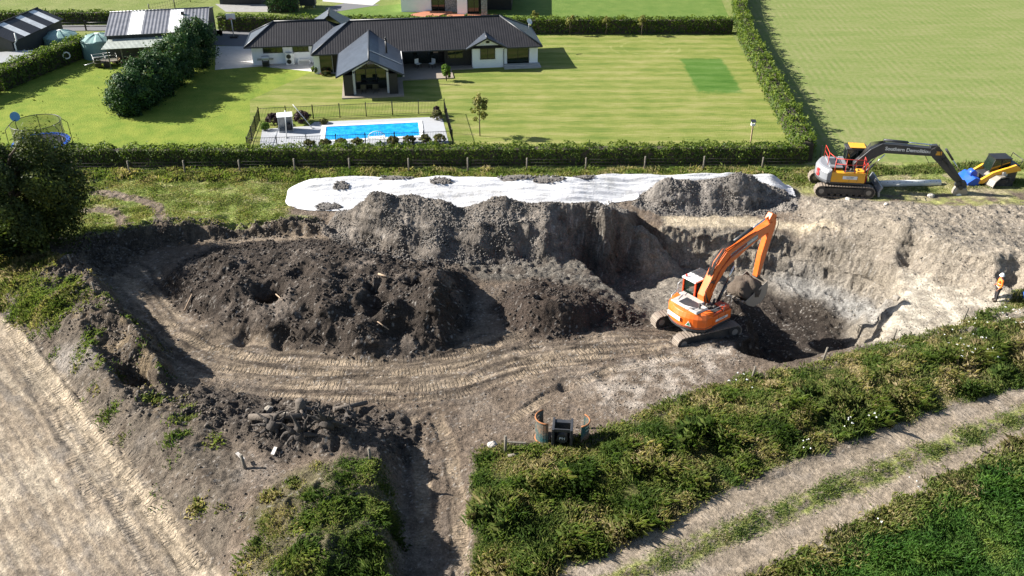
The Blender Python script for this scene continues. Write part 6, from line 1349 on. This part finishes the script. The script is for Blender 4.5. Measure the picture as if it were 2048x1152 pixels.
for px, py, rx, ry, lb in [(682,367,.55,.35,'far left patch of gravel weighing down the white sheet'),(795,358,1.2,.3,'second patch of gravel from the left along the back of the white sheet'),(882,362,.8,.4,'rounded patch of gravel at the middle of the white sheet, fourth from the right'),(1032,358,1.4,.4,'longest patch of gravel on the back of the white sheet'),(1095,361,1.2,.35,'gravel patch just right of the longest one on the white sheet'),(1168,357,.8,.3,'gravel patch on the white sheet nearest the pale gravel heap'),(655,412,.9,.35,'gravel lying on the front fold at the left tip of the white sheet')]:
    x, y = P(px, py, 1.15 if py < 400 else .25); mb = MB()
    n = 9; vs = [(x, y, sheetz(x, y)+.13)]; 
    for ring_ in (.5, 1.0):
        for k in range(n*2):
            a = 2*math.pi*k/(n*2); w2 = ring_*(1+.2*math.sin(3*a+px)); xx = x+rx*w2*math.cos(a); yy = y+ry*w2*math.sin(a); vs.append((xx, yy, sheetz(xx, yy)+(.09 if ring_ < 1 else .0)))
    N2 = n*2; mb.add(vs, [(0,1+k,1+(k+1)%N2) for k in range(N2)]+[(1+k,1+N2+k,1+N2+(k+1)%N2,1+(k+1)%N2) for k in range(N2)], True)
    rocks(mb, x, y, rx, ry, 90, .04, .10, lambda a, c_: sheetz(a, c_)+.05, rq); o = mb.build('gravel_patch', 'stone_grey'); tag(o, lb, 'gravel', 'gravel patches on the white sheet')
# ------------------------------------------------------------------ trampoline
tx_, ty_ = P(82, 284, .85); tp_ = empty('trampoline', (tx_, ty_, 0), .2, 'round trampoline with blue pad and black net enclosure on the left lawn', 'trampoline'); tp_.scale = (.94,.94,.94)
n = 40; mb = MB(); vs = []
for r_, z_ in ((1.95,.86),(1.98,.92),(2.28,.93),(2.33,.85)):
    for k in range(n): a = 2*math.pi*k/n; vs.append((r_*math.cos(a), r_*math.sin(a), z_))
mb.add(vs, [(i*n+k, i*n+(k+1)%n, ((i+1)%4)*n+(k+1)%n, ((i+1)%4)*n+k) for i in range(4) for k in range(n)]); bmx = mb.build('safety_pad','blue_paint',tp_)
bmq = bmesh.new(); bmq.from_mesh(bmx.data); bmesh.ops.recalc_face_normals(bmq, faces=bmq.faces); bmq.to_mesh(bmx.data); bmq.free()
MB().cyl((0,0,.84),(0,0,.855),1.95,n=n).build('jumping_mat','dark_clad_grey',tp_)
m, t, b = newmat('net'); geo = nd(t, 'ShaderNodeTexCoord'); trn = nd(t, 'ShaderNodeBsdfTransparent'); mx = nd(t, 'ShaderNodeMixShader'); b.inputs['Base Color'].default_value = (.02,.02,.02,1); b.inputs['Roughness'].default_value = .8
mx.inputs[0].default_value = .38; t.links.new(trn.outputs[0], mx.inputs[1]); t.links.new(b.outputs[0], mx.inputs[2]); t.links.new(mx.outputs[0], t.nodes['Material Output'].inputs['Surface']); M['net'] = m
MB().cyl((0,0,.9),(0,0,2.65),2.0,1.95,n=n,caps=False).build('net','net',tp_)
for k in range(8):
    a = 2*math.pi*k/8+.2; c_, s_ = math.cos(a), math.sin(a); MB().tube([(2.4*c_,2.4*s_,.0),(2.4*c_,2.4*s_,1.2),(2.38*c_,2.38*s_,2.3),(2.0*c_,2.0*s_,2.68)],.03,6).build('net_pole','black_metal',tp_)
MB().tube([(1.97*math.cos(2*math.pi*k/n),1.97*math.sin(2*math.pi*k/n),2.66) for k in range(n)],.03,5,True).build('top_ring','black_metal',tp_)
lg = MB(); lg.tube([(2.2*math.cos(2*math.pi*k/n),2.2*math.sin(2*math.pi*k/n),.8) for k in range(n)],.035,5,True); lg.build('frame_ring','galv',tp_)
MB().at(tr(-1.75,.9,2.95) @ rot(80,'X')).cyl((0,0,-.02),(0,0,.02),.4,n=24).build('backboard','board_blue',tp_)
# ------------------------------------------------------------------ basketball hoop on the drive
x, y = P(468, 76); bk_ = empty('basketball_hoop', (x, y, 0), .1, 'basketball hoop on a grey pole standing on the drive beside the garage wing', 'basketball hoop'); MB().cyl((0,0,0),(0,0,2.3),.06).build('pole','galv',bk_); MB().box(-.5,.5,-.12,-.08,2.1,2.7).build('backboard','plastic_white',bk_); MB().tube([(.2*math.cos(a),-.33+.2*math.sin(a),2.2) for a in np.linspace(0,2*math.pi,12,False)],.02,5,True).build('rim','lamp_red',bk_); MB().box(-.4,.4,-.2,.6,0,.2).build('base','black_metal',bk_,.03)
# ------------------------------------------------------------------ pipe
p0 = Vector((*P(1758,368,.2), .22)); p1 = Vector((*P(1880,366,.2), .22)); mb = MB(); n = 20; d = (p1-p0).normalized(); uu = Vector((0,0,1)); ww = d.cross(uu); vs = []
for p in (p0, p1):
    for r_ in (.24, .2):
        for k in range(n): a = 2*math.pi*k/n; vs.append(p+(uu*math.cos(a)+ww*math.sin(a))*r_)
fs = [(k,(k+1)%n,2*n+(k+1)%n,2*n+k) for k in range(n)]+[(n+(k+1)%n,n+k,3*n+k,3*n+(k+1)%n) for k in range(n)]+[(k,n+k,n+(k+1)%n,(k+1)%n) for k in range(n)]+[(2*n+k,2*n+(k+1)%n,3*n+(k+1)%n,3*n+k) for k in range(n)]
pr_ = empty('drain_pipe', (0,0,0), 0, 'long white perforated drain pipe lying in front of the yellow excavator blade', 'pipe'); mb.add([v for v in vs], fs, True).build('pipe_wall','plastic_white',pr_); q = MB()
for k in range(9): c_ = p0.lerp(p1, .12+.1*k); s_ = Vector((0,-.17,.17)); q.at(Matrix.Translation(c_+s_)).ball((0,0,0),(.045,.02,.02),6,4)
tag(q.build('drain_holes','black_metal',pr_)); 
# ------------------------------------------------------------------ person
ph = hitH(1990, 602); pe_ = empty('person', (ph.x, ph.y, ph.z), R(172), 'person in white helmet, orange vest and black trousers standing at the pit edge', 'person')
def skinbody(name, joints, links, mat, parent, lev=2):
    me = bpy.data.meshes.new(name); me.from_pydata([j[0] for j in joints], links, []); me.update(); o = link(name, me, [mat], parent)
    sk = o.modifiers.new('skin','SKIN'); 
    for i, j in enumerate(joints): me.skin_vertices[0].data[i].radius = (j[1] if isinstance(j[1], tuple) else (j[1], j[1]))
    me.skin_vertices[0].data[0].use_root = True
    s2_ = o.modifiers.new('sub','SUBSURF'); s2_.levels = lev; s2_.render_levels = lev; return o
def addskin(me): pass
paint('skin', (.45, .24, .16), .6, dirt=.05); paint('hi_vis', (.95, .20, .02), .6, dirt=.1); paint('black_cloth', (.02, .02, .024), .85, dirt=.2); paint('helmet', (.85, .85, .83), .3, dirt=.05); paint('boot', (.05, .035, .025), .8, dirt=.4)
def skinobj(name, joints, links, mat, parent, lev=2):
    me = bpy.data.meshes.new(name); me.from_pydata([j[0] for j in joints], links, []); me.update(); o = link(name, me, [mat], parent)
    o.modifiers.new('skin','SKIN')
    if not me.skin_vertices: 
        bmq = bmesh.new(); bmq.from_mesh(me); bmq.verts.layers.skin.verify(); bmq.to_mesh(me); bmq.free()
    for i, j in enumerate(joints): me.skin_vertices[0].data[i].radius = j[1] if isinstance(j[1], tuple) else (j[1], j[1])
    me.skin_vertices[0].data[0].use_root = True
    s2_ = o.modifiers.new('sub','SUBSURF'); s2_.levels = lev; s2_.render_levels = lev; return o
J_ = [((0,0,.95),(.15,.11)),((0,0,1.12),(.145,.10)),((.01,0,1.30),(.17,.11)),((.01,0,1.43),(.12,.09)),((.01,0,1.50),(.055,.055)),((.03,0,1.57),(.075,.085)),((.03,0,1.67),(.085,.095)),((.03,0,1.74),(.05,.06)),
      ((0,.19,1.41),.062),((-.02,.25,1.14),.045),((.10,.22,.92),.036),((.13,.215,.87),.03),((0,-.19,1.41),.062),((-.02,-.25,1.14),.045),((.14,-.15,1.06),.036),((.18,-.13,1.04),.03),
      ((0,.10,.88),.092),((.02,.11,.5),.062),((0,.11,.1),.045),((0,-.10,.88),.092),((.03,-.12,.5),.062),((-.02,-.13,.1),.045)]
Lk = [(0,1),(1,2),(2,3),(3,4),(4,5),(5,6),(6,7),(3,8),(8,9),(9,10),(10,11),(3,12),(12,13),(13,14),(14,15),(0,16),(16,17),(17,18),(0,19),(19,20),(20,21)]
bd = skinobj('body', J_, Lk, 'skin', pe_)
V_ = [((0,0,.90),(.175,.125)),((0,0,1.12),(.17,.125)),((.01,0,1.30),(.195,.135)),((.01,0,1.44),(.12,.10)),((0,.20,1.41),.078),((-.02,.255,1.14),.06),((.09,.225,.95),.048),((0,-.20,1.41),.078),((-.02,-.255,1.14),.06),((.12,-.16,1.07),.048)]
skinobj('hi_vis_jacket', V_, [(0,1),(1,2),(2,3),(3,4),(4,5),(5,6),(3,7),(7,8),(8,9)], 'hi_vis', pe_)
T_ = [((0,0,.95),(.165,.125)),((0,.10,.86),.108),((.02,.11,.5),.08),((0,.11,.1),.062),((0,-.10,.86),.108),((.03,-.12,.5),.08),((-.02,-.13,.1),.062)]
skinobj('trousers', T_, [(0,1),(1,2),(2,3),(0,4),(4,5),(5,6)], 'black_cloth', pe_)
for x, y in ((0,.11),(-.02,-.13)): MB().box(x-.09,x+.19,y-.05,y+.05,0,.11,.85).build('boot','boot',pe_,.03)
q = MB(); vs = []; n = 16
for r_, z_ in ((.15,1.69),(.125,1.70),(.12,1.76),(.09,1.82),(.04,1.85)):
    for k in range(n): a = 2*math.pi*k/n; vs.append((.03+r_*(1.15 if math.cos(a) > 0 and r_ > .14 else 1)*math.cos(a), r_*math.sin(a), z_))
q.add(vs, [(i*n+k, i*n+(k+1)%n, (i+1)*n+(k+1)%n, (i+1)*n+k) for i in range(4) for k in range(n)]+[tuple(4*n+k for k in range(n)), tuple(n-1-k for k in range(n))], True); q.build('helmet','helmet',pe_)
for z_ in (1.0, 1.2): MB().tube([(.0+.152*math.cos(a)*(1.0), .2*math.sin(a), z_) for a in np.linspace(0,2*math.pi,20,False)],.012,5,True).build('reflective_band','plastic_white',pe_)
q = MB(); q.ball((.125,0,1.60),(.02,.018,.025),6,4); q.build('nose','skin',pe_)
def hand(x, y, z_, sg, dx):
    q = MB(); q.ball((x,y,z_),(.045,.022,.045),8,6)
    for k in range(4): q.tube([(x+dx*.03+.018*(k-1.5)*(1-abs(dx)),y,z_-.03+.018*(k-1.5)*abs(dx)),(x+dx*.07+.018*(k-1.5)*(1-abs(dx)),y+sg*-.01,z_-.05*(1-abs(dx))-.03+.018*(k-1.5)*abs(dx)),(x+dx*.10+.018*(k-1.5)*(1-abs(dx)),y-sg*.03,z_-.09*(1-abs(dx))-.03)],[.010,.009,.007],5)
    q.tube([(x+.02,y-sg*.02,z_),(x+.055,y-sg*.035,z_-.02),(x+.075,y-sg*.03,z_-.045)],[.012,.010,.008],5); return q.build('hand','skin',pe_)
hand(.14,.212,.84,1,0); hand(.205,-.125,1.03,-1,1)
b_ = hitH(2043, 597); o = empty('water_drum', (b_.x+.3, b_.y, b_.z-.05), 0, 'blue plastic drum at the right edge beside the weeds', 'drum'); MB().cyl((0,0,0),(0,0,.75),.24,n=18).build('drum_body','blue_paint',o); MB().tube([(.25*math.cos(a),.25*math.sin(a),.38) for a in np.linspace(0,6.2832,18,False)],.02,5,True).build('rib','blue_paint',o); MB().cyl((0,0,.75),(0,0,.78),.2,n=18).build('lid','blue_paint',o)
# ------------------------------------------------------------------ fence posts, stakes, planks round the dig
def post(px, py, h_, lb, r_=.06, lean=(0,0), name='fence_post', mat='wood_post', grp='posts left standing along the weeds'):
    q = hitH(px, py); mb = MB(); mb.cyl((0,0,-.2),(lean[0],lean[1],h_),r_,r_*.9,8); o = mb.build(name, mat); o.location = (q.x, q.y, q.z); tag(o, lb, 'post', grp); return o
post(1503,757,.75,'leaning fence post at the weeds, lowest of the row below the orange excavator',.06,(.1,0)); post(1645,722,.85,'fence post at the near rim of the pit, just right of the deep shadow',.06,(.12,0)); post(1784,682,.75,'fence post between the pit and the weeds, second from the right',.055,(.1,0)); post(1926,642,.85,'fence post on pale ground nearest to the standing person',.06,(.08,0))
post(1011,905,.95,'fence post with a fallen rail at the left tip of the weed strip',.07); post(1175,857,.75,'fence post just right of the rusty green grab',.06); post(741,918,.6,'fence post on top of the grassy mound near the stumps',.07,(-.03,0),grp='posts on the mound and the bank')
post(492,938,.7,'split leaning fence post on the mound with a white broken plank',.08,(-.15,.1),grp='posts on the mound and the bank'); post(144,527,.6,'fence post at the top end of the west bank under the tree',.06,(-.1,0),grp='posts on the mound and the bank'); post(192,585,.6,'fence post half buried in the west bank',.06,(-.15,.1),grp='posts on the mound and the bank')
def plank(p0_, p1_, w_, h_, lb, mat, name='plank', cat='plank', up=.05, r_=None):
    a = hitH(*p0_); b2 = hitH(*p1_); a.z += up; b2.z += up; d = b2-a; mb = MB()
    if r_: mb.cyl((0,0,0), tuple(d), r_, r_*.85, 9)
    else: bar(mb, (0,0,0), tuple(d), w_, h_)
    o = mb.build(name, mat); o.location = a; return tag(o, lb, cat)
plank((1015,893),(1052,895),.1,.05,'fallen fence rail beside the post at the left tip of the weeds','wood_post','fence_rail','rail',.25); plank((1016,915),(1048,910),0,0,'round log lying in the grass below the fallen fence rail','wood_post','log','log',.08,.08)
plank((545,911),(552,897),.16,.03,'short white plank on the bare soil below the stumps','hood_pale'); plank((476,918),(490,932),.14,.03,'broken white plank leaning on the split post','hood_pale','plank','plank',.35)
plank((370,625),(385,592),0,0,'pale crooked branch sticking out of the left end of the long soil heap','log_wood','branch','branch',.12,.05); plank((755,648),(778,664),0,0,'thin pale stick on the front of the long soil heap','log_wood','branch','branch',.12,.03); plank((757,553),(778,559),0,0,'pale piece of wood on top of the long soil heap','log_wood','branch','branch',.15,.06)
plank((552,592),(566,604),0,0,'short pale stick beside the round hollow in the long soil heap','log_wood','branch','branch',.12,.035)
# stumps and logs
paint('dead_wood', (.13, .108, .088), .95, dirt=.6, dirtc=(.07, .055, .045), bscale=.05); paint('root_dark', (.065, .055, .048), .95, dirt=.5, dirtc=(.03, .025, .02), bscale=.05)
plank((500,841),(612,838),0,0,'long grey log lying in front of the tree stumps','dead_wood','log','log',.18,.15); plank((668,826),(735,812),0,0,'grey log at the right end of the stump heap','dead_wood','log','log',.2,.13)
def stump(px, py, h_, r_, lb, mat, seed, up=0, tilt=(0,0), nr=9):
    rr = random.Random(seed); q = hitH(px, py); o = empty('tree_stump', (q.x, q.y, q.z+up), 0, lb, 'tree stump', 'stumps heaped beside the track', rot=(R(tilt[0]), R(tilt[1]), 0))
    mb = MB(); mb.tube([(0,0,-.1),(.03,0,h_*.5),(0,.05,h_)],[r_*1.25,r_,r_*.85],9); mb.build('trunk', mat, o)
    mb = MB()
    for k in range(nr):
        a = 2*math.pi*k/nr+rr.uniform(-.3,.3); L = rr.uniform(.5,1.3)*r_*2.4; p = Vector((math.cos(a)*r_*.8, math.sin(a)*r_*.8, rr.uniform(0,.25))); path = [p]
        for j in range(4):
            p = p + Vector((math.cos(a), math.sin(a), rr.uniform(-.35,.45)))*L/4; a += rr.uniform(-.6,.6); path.append(p.copy())
        mb.tube(path, [r_*.42, r_*.34, r_*.25, r_*.16, r_*.06], 6)
        if rr.random() < .7: mb.tube([path[2], path[2]+Vector((rr.uniform(-.3,.3), rr.uniform(-.3,.3), rr.uniform(0,.4)))], [r_*.2, r_*.05], 5)
    mb.build('roots', mat, o)
stump(603,824,.6,.24,'tallest upright stump at the top of the stump heap','dead_wood',1,.1,(10,0)); stump(548,858,.35,.26,'broad root plate at the left end of the stump heap','root_dark',2,.15,(50,-20)); stump(655,858,.3,.3,'large dark root plate in the middle of the stump heap','root_dark',3,.2,(-60,20),16); stump(600,872,.25,.3,'black tangled stump at the front of the heap, left of the grassy mound','root_dark',4,.1,(70,30),16); stump(700,842,.3,.22,'small stump wedged behind the dark root plate on the right','root_dark',6,.2,(20,50)); stump(640,832,.4,.2,'broken stump between the tall upright one and the right hand log','root_dark',7,.1,(-20,-60))
# single stones
for k, (px, py, s_, lb) in enumerate([(1861,394,.22,'pale round boulder on the grass under the arm of the yellow excavator'),(1772,410,.16,'smaller pale boulder on the grass at the lip of the east spoil bank'),(1695,400,.18,'pale boulder just below the tracks of the yellow excavator'),(572,834,.2,'broken concrete block beside the upright stump'),(538,822,.2,'angular concrete block at the left of the stump heap'),(1793,600,.25,'grey angular block on the rim at the east corner of the pit'),(985,893,.22,'white stone in the grass at the left tip of the weed strip')]):
    q = hitH(px, py); mb = MB(); mb.ball((0,0,0),(s_*1.2,s_,s_*.8),9,6,.3); mb.smooth = [False]*len(mb.smooth); o = mb.build('boulder','stone_mid' if k in (3,4,5) else 'stone_pale'); o.location = (q.x,q.y,q.z+s_*.35); o.rotation_euler = (0,0,k); tag(o, lb, 'boulder')
# loose stones and clods over the dug ground
def scatter(name, mask, n, s0, s1, mat, seed):
    r_ = np.random.default_rng(seed); x, y = zonepick(mask, .2)(r_, n); z_ = heights(x, y)
    base = np.array([[1,0,0],[0,1,0],[-1,0,0],[0,-1,0],[0,0,1],[0,0,-1]], float); F = np.array([[0,1,4],[1,2,4],[2,3,4],[3,0,4],[1,0,5],[2,1,5],[3,2,5],[0,3,5]])
    s_ = s0 + (s1-s0)*r_.uniform(0, 1, n)**3; a = r_.uniform(0, 6.28, n); jit = r_.uniform(.55, 1.25, (n, 6, 1)); v = base[None]*jit*s_[:, None, None]; v[:, :, 2] *= .75
    c_, q_ = np.cos(a)[:, None], np.sin(a)[:, None]; vx = v[:, :, 0]*c_-v[:, :, 1]*q_; vy = v[:, :, 0]*q_+v[:, :, 1]*c_; tlt = r_.normal(0, .35, (n, 1))
    co = np.stack([vx+x[:, None], vy+y[:, None], v[:, :, 2]+vx*tlt+(z_+s_*.3)[:, None]], -1).reshape(-1, 3); loops = (F[None]+(np.arange(n)*6)[:, None, None]).reshape(-1)
    me = npmesh(name, co, loops, np.arange(n*8)*3); return tag(link(name, me, [mat]), kind='stuff')
scatter('gravel_stones', grav + .12*east*(1-Z['pale2']), 30000, .025, .10, 'stone_grey', 1)
paint('clod_dark', (.05, .04, .033), .95, dirt=.5, dirtc=(.10, .082, .066), bscale=.05)
scatter('soil_clods', np.clip(Z['heap']+Z['heap2']+Z['stump']+Z['turf']*.8, 0, 1), 9000, .02, .13, 'clod_dark', 2)
paint('clod_brown', (.14, .115, .09), .95, dirt=.5, dirtc=(.08, .065, .05), bscale=.05)
scatter('soil_clods', np.clip(Z['bank']*crest+Z['turf'], 0, 1), 4500, .03, .14, 'clod_brown', 3)
scatter('loose_stones', dist*(1-grav)*(1-Z['heap'])*(1-.85*trackish), 8000, .02, .07, 'clod_brown', 4)
scatter('loose_stones', east*.5+Z['pale3'], 3500, .02, .07, 'stone_mid', 5)
